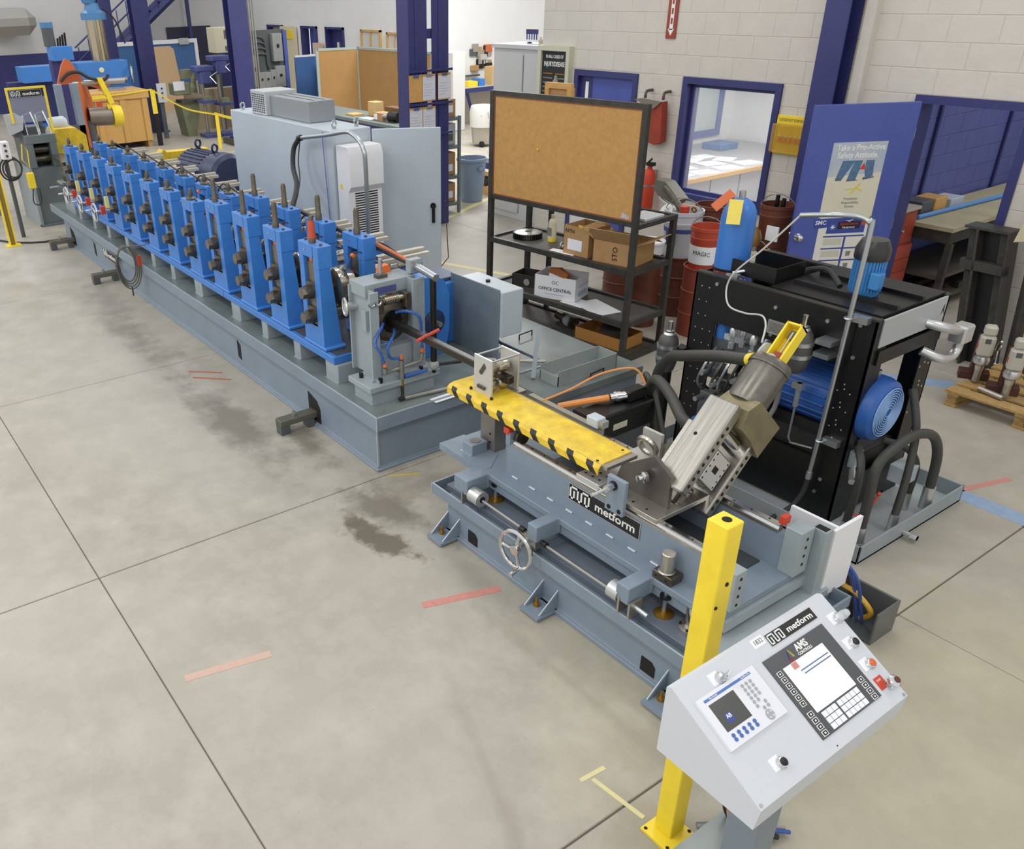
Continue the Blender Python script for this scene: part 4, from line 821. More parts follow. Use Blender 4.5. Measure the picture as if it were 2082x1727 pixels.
sh = thing('adjusting_shaft', 'long thin steel shaft with round couplings along the cutoff base tray', 'shaft', (-2.8, 2.78, .325))
MB().cyl((-3.36, 2.77, .41), (-3.0, 2.77, .405), .008, n=8).cyl((-2.84, 2.77, .395), (-2.32, 2.77, .395), .008, n=8).build('shaft', STEEL, sh)
for x, l in ((-3.46, .09), (-2.32, .07)): MB().cyl((x, 2.775, .41), (x+l, 2.775, .41), .05, n=20).build('coupling', ALU, sh); MB().cyl((x+l, 2.775, .41), (x+l+.003, 2.775, .41), .02, n=14).build('coupling_bore', HOLE, sh)
for x in (-3.02, -2.84): MB().cyl((x, 2.77, .40), (x+.04, 2.77, .40), .017, n=12).build('sleeve', BLACK, sh)
for x in (-3.52, -2.24, -2.17): MB().box(x, x+.012, 2.73, 2.82, .33, .42).build('bearing_plate', STEEL, sh)
MB().cyl((-2.25, 2.775, .39), (-2.08, 2.775, .38), .013, n=10).build('shaft_tip', ZINC, sh); MB().cyl((-3.5, 2.78, .33), (-3.5, 2.78, .40), .01, n=8).build('post', ZINC, sh)
for i, (x, y) in enumerate(((-2.09, 2.91), (-3.43, 2.93))):
    t = thing('levelling_screw', ('brass-footed jack screw under the right end of the cutoff bed' if i == 0 else 'brass-footed jack screw under the left end of the cutoff bed'), 'jack screw', (x, y, .325))
    MB().lathe((x, y, .325), (0, 0, 1), [(.05, 0), (.05, .008), (.02, .014), (.02, .02)], 18).build('foot', BRASS, t); MB().cyl((x, y, .34), (x, y, .47), .011, n=10).build('screw', ZINC, t); MB().cyl((x, y, .43), (x, y, .445), .03, n=14).build('collar', BLACK, t)
t = thing('guide_column', 'polished steel guide column with bolted collar on the cutoff deck', 'column', (-1.93, 2.92, .325)); MB().cyl((-1.93, 2.92, .325), (-1.93, 2.92, .47), .033, n=20).build('column', CHROME, t); MB().lathe((-1.93, 2.92, .325), (0, 0, 1), [(.06, 0), (.06, .025), (.045, .03)], 20).build('collar', STEEL, t)
for a in range(5): bolt(t, (-1.93+.05*cos(a*1.25), 2.92+.05*sin(a*1.25), .35), (0, 0, 1), .007, .012, BLACK)
t = thing('spindle_cap', 'short bright steel cylinder clamped on the cutoff bed flange', 'cylinder', (-2.13, 2.95, .5)); MB().box(-2.19, -2.07, 2.905, 2.995, .502, .55, b=.004).build('clamp', DKSTEEL, t); MB().lathe((-2.13, 2.94, .55), (0, 0, 1), [(.036, 0), (.042, .005), (.036, .01), (.036, .11), (.032, .115), (.001, .116)], 24).build('cap', STEEL, t)
for x in (-2.165, -2.10): bolt(t, (x, 2.905, .525), (0, -1, 0), .007, .002, HOLE)

# ------------------------------------------------------------------ yellow post and console
yp = thing('yellow_post', 'square yellow steel post with base plate in front of the cutoff machine', 'post', (-1.38, 2.185, 0))
MB().box(-1.425, -1.34, 2.14, 2.225, .012, 1.545, b=.004).build('post', YEL, yp); MB().box(-1.45, -1.30, 2.085, 2.245, 0, .012).build('base_plate', YEL, yp); MB().cyl((-1.38, 2.185, 1.545), (-1.38, 2.185, 1.5465), .017, n=16).build('top_hole', HOLE, yp)
MB().cyl((-1.34, 2.19, 1.30), (-1.336, 2.19, 1.30), .008, n=10).build('side_hole', HOLE, yp); MB().cyl((-1.34, 2.15, 1.215), (-1.336, 2.15, 1.215), .007, n=10).build('side_hole', HOLE, yp)
for q in ((-1.435, 2.10), (-1.32, 2.10), (-1.32, 2.235)): bolt(yp, (*q, .012), (0, 0, 1), .008, .002, HOLE)
cs = thing('operator_console', 'light grey sloped operator console with two screens on a grey pedestal', 'console', (-.98, 2.06, 0))
CX0, CX1, CY0, CY1 = -1.14, -.793, 1.68, 2.44
MB().prism([(CX0-.016, 1.0), (CX1-.01, .99), (CX1, 1.078), (CX0, 1.27), (CX0-.016, 1.262)], 'y', CY0, CY1).build('enclosure', LGREY, cs)
sl = math.atan2(1.27-1.078, CX1-CX0); nrm = Vector((sin(sl), 0, cos(sl))); dn = Vector((cos(sl), 0, -sin(sl))); yy = Vector((0, 1, 0))
def cp(u, v, k=0.0):
    """u across (metres from the left edge), v down the slope, k off the face"""
    return Vector((CX0, CY0, 1.27))+yy*u+dn*v+nrm*k
def cslab(name, m, parent, u0, u1, v0, v1, k0, k1):
    return MB().add([cp(u, v, k) for k in (k0, k1) for u, v in ((u0, v1), (u1, v1), (u1, v0), (u0, v0))], [(0,3,2,1),(4,5,6,7),(0,1,5,4),(1,2,6,5),(2,3,7,6),(3,0,4,7)]).build(name, m, parent, sharp=0)
def ccyl(name, m, parent, u, v, k0, k1, r, r2=None, n=16):
    return MB().cyl(cp(u, v, k0), cp(u, v, k1), r, r2, n).build(name, m, parent)
tx = lambda par, s, u, v, k, size, m, **kw: text(par, s, cp(u, v, k), yy, -dn, size, m, lift=0.0003, **kw)
MB().box(-1.05, -.93, 1.99, 2.11, .012, 1.0, b=.004).build('pedestal', mat('pedestal_grey', '7a848d', .42), cs); MB().box(-1.12, -.86, 1.9, 2.2, 0, .012).build('foot_plate', GREY, cs)
lp = logo(cs, cp(.424, .058), yy, -dn, .246, .044, plate=False)
s_ = cslab('serial_label', PAPER, cs, .362, .418, .006, .036, 0, .0006); tx(s_, '1832', .39, .021, .0006, .022, GT)
# left operator terminal
pv = cslab('operator_terminal', mat('terminal_grey', 'dfe0e4', .45), cs, .035, .301, .068, .232, 0, .009)
cslab('blue_band', mat('band_blue', '4a73b8', .4), pv, .06, .275, .079, .087, .009, .0096); tx(pv, 'Allen-Bradley', .10, .083, .0096, .007, TXTW); tx(pv, 'PanelView Plus', .25, .083, .0096, .007, TXTW)
sc_ = cslab('screen', mat('dark_screen', '4a4b48', .15), pv, .065, .179, .097, .185, .009, .0094)
cslab('logo_patch', mat('logo_blue', '2b3f9a', .3), sc_, .092, .118, .140, .168, .0094, .0097); tx(sc_, 'AB', .105, .150, .0097, .017, TXTW, bold=.0004)
KG = mat('key_grey', 'a3a6ab', .45); KB = mat('key_blue', '3f66ae', .4)
for i in range(3):
    for j in range(7):
        if (i, j) in ((1, 5), (0, 6), (2, 4)): continue
        ccyl('key', KG, pv, .217+.019*i, .103+.0138*j, .009, .0115, .0055, n=10)
ccyl('key_pad', KG, pv, .238, .210, .009, .0112, .016, n=24)
for a in range(4): ccyl('arrow_key', LGREY, pv, .238+.010*cos(a*pi/2+.78), .210+.010*sin(a*pi/2+.78), .0112, .0125, .004, n=8)
for i in range(5):
    for j in range(2): ccyl('function_key', KB, pv, .075+.0245*i, .200+.0125*j, .009, .0115, .0062, n=12)
# right line controller
am = cslab('line_controller', mat('controller_face', '4b4d50', .35), cs, .349, .663, .078, .351, 0, .004)
SCR = mat('lit_screen', 'f6f8fb', .3, emit=.9)
sr = cslab('screen', SCR, am, .398, .606, .127, .282, .004, .0046); cslab('screen_top', mat('screen_grey', 'e3e5ea', .3, emit=.5), sr, .398, .606, .127, .150, .0046, .0049); cslab('red_tab', mat('red_tab', 'c07a72', .3, emit=.2), sr, .435, .462, .128, .149, .0049, .0052)
for k, (a, b, v) in enumerate(((.455, .60, .158), (.46, .60, .170))): cslab('text_bar', mat('bar_blue', '6a7ca0', .3), sr, a, b, v, v+.005, .0046, .0049)
tx(am, 'AMS', .525, .098, .004, .032, TXTW, bold=.001); tx(am, 'CONTROLS', .526, .1175, .004, .0135, TXTW, bold=.0003)
for m_, d in ((mat('logo_c_blue', '3c5fa8', .4), [(.457, .086), (.443, .116), (.448, .118), (.461, .092)]), (PY, [(.461, .092), (.468, .115), (.476, .115), (.465, .086)]), (RED, [(.443, .118), (.456, .112), (.462, .119), (.449, .124)])):
    MB().add([cp(*q, .004) for q in d]+[cp(*q, .0046) for q in d], [(4,5,6,7),(7,6,5,4),(0,1,5,4),(1,2,6,5),(2,3,7,6),(3,0,4,7)]).build('emblem', m_, am, sharp=0)
def hkey(u, v, w=.0145, h=.019):
    k = cslab('soft_key', TXTW, am, u-w/2, u+w/2, v-h/2, v+h/2, .004, .0052); cslab('key_face', CD, k, u-w*.38, u+w*.38, v-h*.38, v+h*.38, .0052, .0056); cslab('symbol', TXTW, k, u-w*.14, u+w*.14, v-h*.16, v+h*.16, .0056, .0059)
for i in range(6): hkey(.374, .135+.0208*i, .022, .0165)
for i in range(4): hkey(.371, .275+.021*i, .024, .0165)
for i in range(4): hkey(.636, .279+.0205*i, .024, .0165)
KW = mat('key_white', 'eceef2', .4)
for i in range(3):
    for j in range(3): cslab('key', KW, am, .409+.0245*i, .431+.0245*i, .288+.020*j, .3055+.020*j, .004, .0055)
for i in range(5):
    for j in range(3): cslab('key', KW, am, .489+.0225*i, .509+.0225*i, .288+.020*j, .3055+.020*j, .004, .0055)
# push buttons
def button(name, u, v, col, tagm=PAPER):
    cslab('legend_plate', tagm, cs, u-.036, u+.004, v-.026, v+.012, 0, .001)
    b = MB().lathe(cp(u, v, .0), nrm, [(.018, 0), (.018, .006), (.0155, .008), (.0155, .014), (.011, .015)], 20).build(name, CHROME, cs)
    MB().lathe(cp(u, v, .0), nrm, [(.0125, .010), (.0125, .017), (.001, .0185)], 18).build('cap', col, b); return b
b = button('key_switch', .172, .050, ZINC)
MB().add([cp(u, v, k) for k in (.015, .045) for u, v in ((.166, .055), (.189, .045), (.191, .048), (.168, .058))], [(0,3,2,1),(4,5,6,7),(0,1,5,4),(1,2,6,5),(2,3,7,6),(3,0,4,7)]).build('switch_lever', CHROME, b, sharp=0)
button('push_button', .722, .180, BLACK); button('push_button', .718, .259, mat('lamp_orange', 'd4612f', .35)); button('push_button', .164, .331, BLACK)
b = button('pilot_light', .742, .092, CLEAR); MB().lathe(cp(.742, .092, .0), nrm, [(.014, .01), (.016, .03), (.012, .05), (.001, .055)], 18).build('clear_dome', CLEAR, b)
cslab('stop_plate', RED, cs, .682, .722, .300, .342, 0, .001); tx(cs, 'STOP', .70, .312, .001, .009, TXTW)
b = MB().lathe(cp(.722, .338, 0), nrm, [(.017, 0), (.017, .008), (.011, .01), (.011, .022), (.02, .024), (.021, .034), (.012, .042), (.001, .044)], 20).build('stop_button', CHROME, cs); ccyl('stop_face', mat('dark_red', '5c2a26', .4), b, .722, .338, .041, .0455, .011)
for u, v in ((.012, .385), (.748, .388)): bolt(cs, cp(u, v), nrm, .006, .002, ZINC, 'screw')
ccyl('small_hole', HOLE, cs, .382, .385, 0, .0006, .0025)
# wireway and cables on the floor below
t = thing('floor_wireway', 'grey sheet-metal wireway on the floor beneath the console', 'wireway', (-1.13, 2.1, 0))
box('trough', GREYG, t, -1.26, -1.13, 1.45, 2.46, 0, .10); box('lid', mat('wireway_lid', '97a09f', .4, .2), t, -1.265, -1.125, 1.45, 2.40, .10, .106); bolt(t, (-1.2, 2.35, .106), (0, 0, 1), .01, .006, ZINC)
t = thing('cable_bundle', 'bundle of grey, blue and orange cables dropping beside the yellow post', 'cable', (-1.24, 2.3, 0))
for i, (m_, dx, dy) in enumerate(((RUBB, 0, 0), (mat('blue_cable', '3b55a0', .45), .02, .015), (mat('orange_cable', 'dd8f4a'), .035, -.01), (mat('grey_cable', '9a9c9c', .5), .05, .02), (RUBB, .06, 0), (mat('blue_cable', '3b55a0'), .075, .02), (mat('grey_cable', '9a9c9c'), -.015, .03))):
    MB().tube([(-1.10+dx*.4, 2.14+dy, 1.0), (-1.16+dx*.7, 2.20+dy, .7), (-1.24+dx, 2.30+dy*2, .32), (-1.23+dx, 2.36+dy*2, .1), (-1.15+dx, 2.50+dy*3, .02)], .009 if i % 2 else .012, 8, smooth=6).build('cable', m_, t)
MB().tube([(-1.30, 2.25, .05), (-1.24, 2.33, .06), (-1.2, 2.36, .09)], .018, 8, smooth=4).build('gland', ZINC, t)
t = thing('floor_wireway', 'dark open wireway with cables on the floor right of the cutoff machine', 'wireway', (-1.72, 4.0, 0))
MB().box(-1.98, -1.52, 4.12, 4.135, 0, .20).box(-1.53, -1.52, 3.92, 4.12, 0, .20).build('side', mat('wireway_dark', '6b6f70', .35, .4), t); MB().box(-1.98, -1.53, 3.92, 4.12, 0, .01).build('floor_sheet', DGREY, t)
MB().tube([(-1.75, 3.95, .25), (-1.68, 4.0, .2), (-1.6, 4.02, .12), (-1.66, 4.06, .02)], .014, 8, smooth=5).build('yellow_cable', mat('yellow_cable', 'd9a93a', .45), t)
for i in range(3): MB().tube([(-1.80+.03*i, 3.9, .42), (-1.74+.03*i, 3.96, .3), (-1.70+.03*i, 4.04, .02)], .009, 8, smooth=5).build('blue_cable', mat('blue_cable', '3b55a0') if i else RUBB, t)
# ------------------------------------------------------------------ hydraulic power unit
hp = thing('hydraulic_unit', 'black framed hydraulic power unit with blue motors standing in a grey drip pan', 'power unit', (-2.9, 5.1, 0))
PX0, PX1, PY0, PY1 = -3.72, -1.96, 4.53, 5.75
box('pan_floor', mat('pan_grey', 'a9b0b2', .4, var=.12, scale=4), hp, PX0, PX1, PY0, PY1, .0, .015)
for a in ((PX0, PX1, PY0, PY0+.012, .0, .125), (PX0, PX1, PY1-.012, PY1, .0, .125), (PX0, PX0+.012, PY0, PY1, .0, .125), (PX1-.012, PX1, PY0, PY1, .0, .125)): box('pan_side', GREYG, hp, *a, b=.002)
MB().cyl((PX1, 5.03, .04), (PX1+.09, 5.03, .04), .018, n=10).cyl((PX1+.05, 5.03, .04), (PX1+.09, 5.03, .04), .025, n=6).build('drain_valve', ALU, hp)
FX0, FX1, FY0, FY1 = -3.58, -2.31, 4.78, 5.58
HX0 = [(x, y) for x in (FX0, FX1) for y in (FY0, FY1)]
def upright(x0, x1, y0, fy, sx):
    """bent plate leg: wide face in the line direction with a return flange"""
    o = MB().box(x0, x1, y0, y0+.012*fy if fy > 0 else y0+.012*fy, .015, 1.38)
    xe = x1 if sx > 0 else x0
    o.box(xe-.012*sx, xe, y0, y0+.16*fy, .015, 1.38)
    return o.build('upright', BLACK, hp)
legs = [upright(FX0, FX0+.20, FY0, 1, -1), upright(FX1-.17, FX1, FY0, 1, 1), upright(FX0, FX0+.2, FY1, -1, -1), upright(FX1-.17, FX1, FY1, -1, 1)]
random.seed(3)
for x0, lg in ((FX0+.03, legs[0]),):
    for i in range(12):
        for j in range(3): MB().cyl((x0+.02+.06*j+.008*(i % 2), FY0-.001, .22+.098*i), (x0+.02+.06*j+.008*(i % 2), FY0, .22+.098*i), .0045, n=8).build('mount_hole', PLATE, lg)
for i in range(4):
    for q in ((0, 0), (.04, .02), (.08, .0), (.035, .05)): MB().cyl((FX1-.14+q[0], FY0-.001, .55+.12*i+q[1]), (FX1-.14+q[0], FY0, .55+.12*i+q[1]), .005, n=8).build('mount_hole', PLATE, legs[1])
    for q in ((0, 0), (.05, .02), (.10, .0), (.045, .05)): MB().cyl((FX1+.0, FY1-.14+q[0], .62+.16*i+q[1]), (FX1+.001, FY1-.14+q[0], .62+.16*i+q[1]), .008, n=8).build('mount_hole', PLATE, legs[3])
box('lower_side', BLACK, hp, FX0+.2, FX1-.17, FY0+.004, FY0+.016, .04, .42); MB().box(-2.32, -2.31, 4.94, 5.42, .04, .30).build('end_plate', BLACK, hp)
box('top_front_plate', BLACK, hp, FX0+.16, FX1-.12, FY0-.004, FY0+.004, 1.08, 1.385); box('top_back_plate', BLACK, hp, FX0+.16, FX1-.12, FY1-.01, FY1, 1.08, 1.385)
[MB().box(FX0, FX1, a_, a_+.05, 1.38, 1.392).build('top_rail', mat('worn_black_edge', '3a3833', .4, .3), hp) for a_ in (FY0, FY1-.05)]
for x, z in ((-3.40, 1.34), (-2.95, 1.30), (-2.95, 1.12), (-2.60, 1.31), (-2.40, 1.34), (-2.40, 1.14), (-2.42, .30), (-2.44, .20)): bolt(hp, (x, FY0-.004, z), (0, -1, 0), .013, .01, ZINC)
np_ = MB().box(-2.985, -2.81, FY0-.0065, FY0-.004, 1.125, 1.215).build('data_plate', mat('plate_grey', '9b9891', .4, .3), hp)
for i in range(7): box('print_line', TXTB, np_, -2.975, -2.825, FY0-.007, FY0-.0065, 1.14+.0095*i, 1.1425+.0095*i)
# oil cooler on the top right with its fan motor
box('cooler_top', BLACK, hp, -3.05, -2.33, 4.84, 5.56, 1.36, 1.40); 
for y in (5.0, 5.28): MB().box(-3.0, -2.33, y, y+.03, 1.40, 1.425).build('cooler_rib', BLACK, hp)
MB().box(-2.315, -2.30, 4.84, 5.54, 1.21, 1.385, b=.003).build('cooler_panel', mat('cooler_silver', 'b4b9bb', .35, .4), hp); MB().box(-2.33, -2.295, 4.85, 5.56, 1.10, 1.19).build('cooler_beam', BLACK, hp)
MB().prism([(5.49, 1.27), (5.51, 1.30), (5.53, 1.27), (5.515, 1.34)], 'x', -2.30, -2.299).build('panel_mark', HOLE, hp)
MB().tube([(-2.31, 5.36, 1.25), (-2.22, 5.42, 1.23), (-2.22, 5.60, 1.17)], .03, 12, smooth=3).build('cooler_pipe', ALU, hp); MB().box(-2.27, -2.17, 5.60, 5.72, 1.08, 1.20, b=.012).build('elbow_block', ALU, hp)
MB().tube([(-2.31, 5.40, 1.06), (-2.22, 5.46, 1.02), (-2.22, 5.60, .99), (-2.22, 5.66, 1.03), (-2.22, 5.66, 1.09)], .03, 12, smooth=4).build('cooler_pipe', ALU, hp)
fm = MB().lathe((-2.62, 5.14, 1.40), (0, 0, 1), [(.08, 0), (.085, .02), (.085, .23)], 24).build('fan_motor', mat('motor_bright_blue', '3d83bf', .4), hp)
for i in range(30): a = 2*pi*i/30; MB().box(0, 1, 0, 1, 0, 1) if False else MB().tube([(-2.62+.088*cos(a), 5.14+.088*sin(a), 1.43), (-2.62+.088*cos(a), 5.14+.088*sin(a), 1.62)], .006, 4).build('cooling_fin', mat('motor_bright_blue', '3d83bf'), fm)
MB().lathe((-2.62, 5.14, 1.62), (0, 0, 1), [(.098, 0), (.10, .01), (.10, .06), (.075, .115), (.001, .117)], 28).build('fan_cowl', mat('black_cowl', '2b2b2a', .3), fm); MB().box(-2.56, -2.50, 5.05, 5.12, 1.46, 1.56, b=.006).build('terminal_box', mat('motor_bright_blue', '3d83bf'), fm)
MB().tube([(-2.75, 5.1, 1.42), (-2.9, 5.2, 1.47), (-3.05, 5.25, 1.43), (-3.1, 5.2, 1.40)], .018, 8, smooth=5).build('fan_cable', RUBB, hp)
bn = thing('parts_bin', 'open black sheet-metal bin on top of the hydraulic unit', 'bin', (-3.26, 5.1, 1.392))
for a in ((-3.44, -3.07, 4.90, 5.22, 1.3925, 1.398), (-3.44, -3.07, 4.90, 4.906, 1.398, 1.49), (-3.44, -3.07, 5.214, 5.22, 1.398, 1.49), (-3.076, -3.07, 4.906, 5.214, 1.398, 1.49)): box('sheet', BLACK, bn, *a)
# main motor lying along the line with a fan cover facing the right end
mm = MB().lathe((-3.0, 5.0, .78), (1, 0, 0), [(.14, 0), (.185, .02), (.185, .48), (.17, .5)], 28).build('main_motor', mat('deep_motor_blue', '2b5aa5', .38), hp)
for i in range(18): 
    a = radians(-60+300*i/17); MB().tube([(-2.97, 5.0+.187*cos(a), .78+.187*sin(a)), (-2.53, 5.0+.187*cos(a), .78+.187*sin(a))], .008, 4).build('cooling_fin', mat('deep_motor_blue', '2b5aa5'), mm)
MB().lathe((-2.50, 5.0, .78), (1, 0, 0), [(.19, 0), (.205, .02), (.205, .20), (.19, .25), (.165, .27), (.02, .272)], 36).build('fan_cover', mat('deep_motor_blue', '2b5aa5'), mm)
gr = MB()
for i in range(9): gr.torus((-2.225, 5.0, .78), (1, 0, 0), .03+.0155*i, .004, 32, 5)
gr.build('grille_ring', mat('grille_pale_blue', '8fb2dc', .4), mm); bolt(mm, (-2.35, 5.02, .985), (0, 0, 1), .018, .03, ZINC, 'eye_bolt')
MB().box(-3.0, -2.3, 4.88, 5.12, .55, .60).box(-2.95, -2.45, 4.82, 5.18, .42, .55).build('motor_foot', mat('reservoir_dark', '2a2a28', .45, var=.2), hp)
MB().box(-3.3, -2.36, 4.84, 5.46, .10, .42, b=.006).build('reservoir', mat('reservoir_dark', '2a2a28'), hp); MB().box(-2.36, -2.355, 4.95, 5.40, .12, .40, b=.002).build('hatch', BLACK, hp)
MB().box(-2.35, -2.27, 4.84, 4.92, .42, .53).build('channel_stub', GREYG, hp)
# pumps, valves and manifolds in the open middle
random.seed(11)
MB().box(-3.40, -3.05, 4.82, 5.05, .86, .96).build('manifold', DGREY, hp); MB().box(-3.36, -3.18, 4.84, 5.0, .96, 1.0).build('valve_plate', CABG, hp)
for i, (x, z) in enumerate(((-3.24, .98), (-3.18, 1.0), (-3.08, .97), (-3.0, .95), (-2.9, .97))): MB().lathe((x, 4.80+.03*(i % 2), z-.05), (0, 0, 1), [(.022, 0), (.022, .04), (.014, .045), (.014, .08), (.024, .085), (.024, .13), (.012, .15)], 12).build('valve', ALU, hp)
MB().cyl((-3.37, 4.87, .90), (-3.37, 4.87, 1.16), .05, n=18).build('blue_filter', BLUE, hp)
for i, (x, z, l) in enumerate(((-3.34, .72, .1), (-3.25, .66, .12), (-3.1, .74, .1), (-2.98, .68, .14), (-3.2, .58, .12), (-3.05, .55, .12), (-3.36, .52, .1))):
    MB().box(x, x+l, 4.70, 4.82, z, z+.085, b=.008).build('valve_block', (DGREY, DKSTEEL, BLACK)[i % 3], hp); MB().cyl((x+.03, 4.70, z+.05), (x+.03, 4.62, z+.05), .018, n=10).build('fitting', ZINC, hp)
for i in range(9):
    x = -3.38+.055*i; MB().tube([(x, 4.74, .60+.02*(i % 3)), (x+.02, 4.66, .70), (x+.05, 4.70, .84+.02*(i % 2)), (x+.03, 4.8, .9)], .010, 7, smooth=4).build('hydraulic_line', (ZINC, RUBB, DKSTEEL)[i % 3], hp)
MB().box(-3.30, -3.12, 4.62, 4.74, .44, .56).build('solenoid_valve', DGREY, hp); MB().box(-3.32, -3.10, 4.60, 4.76, .38, .44).build('blue_valve_base', BLUE, hp)
MB().tube([(-2.75, 4.86, 1.08), (-2.95, 4.82, 1.10), (-3.0, 4.80, 1.02)], .016, 8, smooth=4).build('return_pipe', ZINC, hp); MB().box(-2.86, -2.74, 4.73, 4.80, 1.0, 1.06).build('sensor_block', mat('cream_block', 'c9c3a6', .5), hp)
# accumulators with clamp bands
def accum(p, r, h, label, tagc=False):
    x, y, z = p; t = thing('accumulator', label, 'accumulator', (x, y, z), group='bladder accumulators on the hydraulic unit')
    MB().lathe((x, y, z), (0, 0, 1), [(.03, 0), (r*.8, .03), (r, .09), (r, h-.10), (r*.85, h-.05), (r*.45, h-.01), (r*.45, h)], 24).build('bottle', mat('accumulator_grey', '4b4a49', .35), t)
    MB().cyl((x, y, z+h), (x, y, z+h+.07), .016, n=10).build('gas_valve', CHROME, t); MB().lathe((x, y, z+h-.03), (0, 0, 1), [(r*.62, 0), (r*.5, .02), (r*.3, .032)], 20).build('collar', ALU, t)
    for q in (.36, .62): MB().lathe((x, y, z+h*q), (0, 0, 1), [(r+.004, 0), (r+.004, .025)], 24).build('clamp_band', ZINC, t)
    return t
a1 = accum((-2.68, 4.665, .98), .075, .30, 'dark accumulator bottle with yellow tag clamped to the hydraulic unit front')
MB().box(-2.72, -2.655, 4.578, 4.582, 1.15, 1.29).build('yellow_tag', mat('tag_yellow', 'd9bb3c', .6), a1); MB().tube([(-2.69, 4.58, 1.285), (-2.68, 4.63, 1.30)], .003, 5).build('tag_wire', ZINC, a1)
for z in (1.11, 1.19): MB().box(-2.60, -2.50, 4.68, 4.78, z, z+.03).build('bracket', ZINC, a1)
a2 = accum((-3.69, 4.72, .62), .075, .32, 'dark accumulator bottle at the left leg of the hydraulic unit behind the hoses'); MB().box(-3.64, -3.56, 4.72, 4.80, .78, .84).build('bracket', BLACK, a2); MB().cyl((-3.69, 4.72, .1), (-3.69, 4.72, .64), .05, n=14).build('stand_pipe', BLACK, a2)
# tall blue gas bottle on the frame top
gb = thing('gas_bottle', 'tall blue nitrogen bottle with orange and yellow tags on the hydraulic unit', 'gas bottle', (-3.47, 5.0, 1.392))
MB().lathe((-3.47, 4.99, 1.395), (0, 0, 1), [(.105, 0), (.112, .01), (.112, .34), (.105, .385), (.085, .425), (.05, .455), (.03, .465)], 32).build('bottle', mat('bottle_blue', '3a76c4', .32), gb)
MB().lathe((-3.47, 4.99, 1.392), (0, 0, 1), [(.12, 0), (.12, .012), (.112, .015)], 28).build('base_ring', BLACK, gb); MB().cyl((-3.47, 4.99, 1.855), (-3.47, 4.99, 1.905), .022, n=12).build('valve', ZINC, gb)
tg = MB(); tg.M = Matrix.Translation((-3.41, 4.855, 1.79)) @ Matrix.Rotation(.58, 4, 'Z') @ Matrix.Rotation(-.35, 4, 'X'); tg.box(-.045, .04, -.002, .002, -.07, .085).build('yellow_tag', mat('tag_pale_yellow', 'e9d45e', .6), gb)
tg = MB(); tg.M = Matrix.Translation((-3.52, 4.885, 1.86)) @ Matrix.Rotation(.58, 4, 'Z') @ Matrix.Rotation(-.5, 4, 'X') @ Matrix.Rotation(.75, 4, 'Y'); tg.box(-.03, .03, -.002, .002, -.09, .06).build('orange_tag', mat('tag_orange', 'cd6a3c', .6), gb)
MB().box(-3.36, -3.30, 4.83, 4.87, 1.392, 1.41).tube([(-3.36, 4.86, 1.41), (-3.29, 4.92, 1.43)], .012, 6).build('clamp', ZINC, gb)
# zinc conduit mast with strut clamps and hanging white cable
ms = thing('conduit_mast', 'zinc conduit mast bent over at the top, clamped to the hydraulic unit', 'pipe', (-2.46, 4.72, .3))
MB().tube(spline([Vector(p) for p in ((-2.47, 4.72, .31), (-2.455, 4.72, 1.0), (-2.445, 4.72, 1.86), (-2.46, 4.71, 1.93), (-2.52, 4.69, 1.955), (-2.63, 4.62, 1.955), (-2.80, 4.60, 1.925))], 6), .014, 12).build('conduit', ZINC, ms)
for z in (.58, 1.38): MB().box(-2.45, -2.35, 4.735, 4.78, z-.02, z+.02).build('strut', ZINC, ms); MB().torus((-2.455, 4.72, z), (0, 0, 1), .02, .006, 14, 6).build('clamp', ZINC, ms)
MB().tube([(-2.47, 4.72, .31), (-2.475, 4.70, .2), (-2.50, 4.64, .10), (-2.55, 4.45, .03)], .016, 8, smooth=5).build('black_hose', RUBB, ms); MB().cyl((-2.47, 4.72, .30), (-2.47, 4.72, .35), .02, n=12).build('coupling', ZINC, ms)
MB().tube([(-2.80, 4.60, 1.925), (-2.98, 4.58, 1.70), (-3.13, 4.56, 1.53), (-3.17, 4.55, 1.42), (-3.10, 4.50, 1.33), (-2.95, 4.46, 1.33), (-2.80, 4.40, 1.37), (-2.70, 4.30, 1.36), (-2.61, 4.15, 1.32)], .0055, 8, smooth=7).build('white_cable', mat('white_cable', 'c2c2bb', .5), ms)
# thin steel pressure line in front of the motor
t = thing('pressure_line', 'thin steel pressure line with fittings on the hydraulic unit front', 'pipe', (-2.62, 4.72, .45))
MB().tube([(-2.66, 4.72, .78), (-2.66, 4.72, .52), (-2.64, 4.72, .49), (-2.50, 4.74, .50)], .007, 8).build('tube', ZINC, t); MB().cyl((-2.66, 4.72, .74), (-2.66, 4.72, .90), .016, n=8).box(-2.70, -2.63, 4.70, 4.74, .86, .90).build('fitting', ALU, t); MB().tube([(-2.78, 4.70, .95), (-2.76, 4.66, .7), (-2.80, 4.5, .55), (-2.88, 4.42, .58)], .016, 8, smooth=5).build('grey_hose', mat('grey_hose', '6a6965', .5), t)
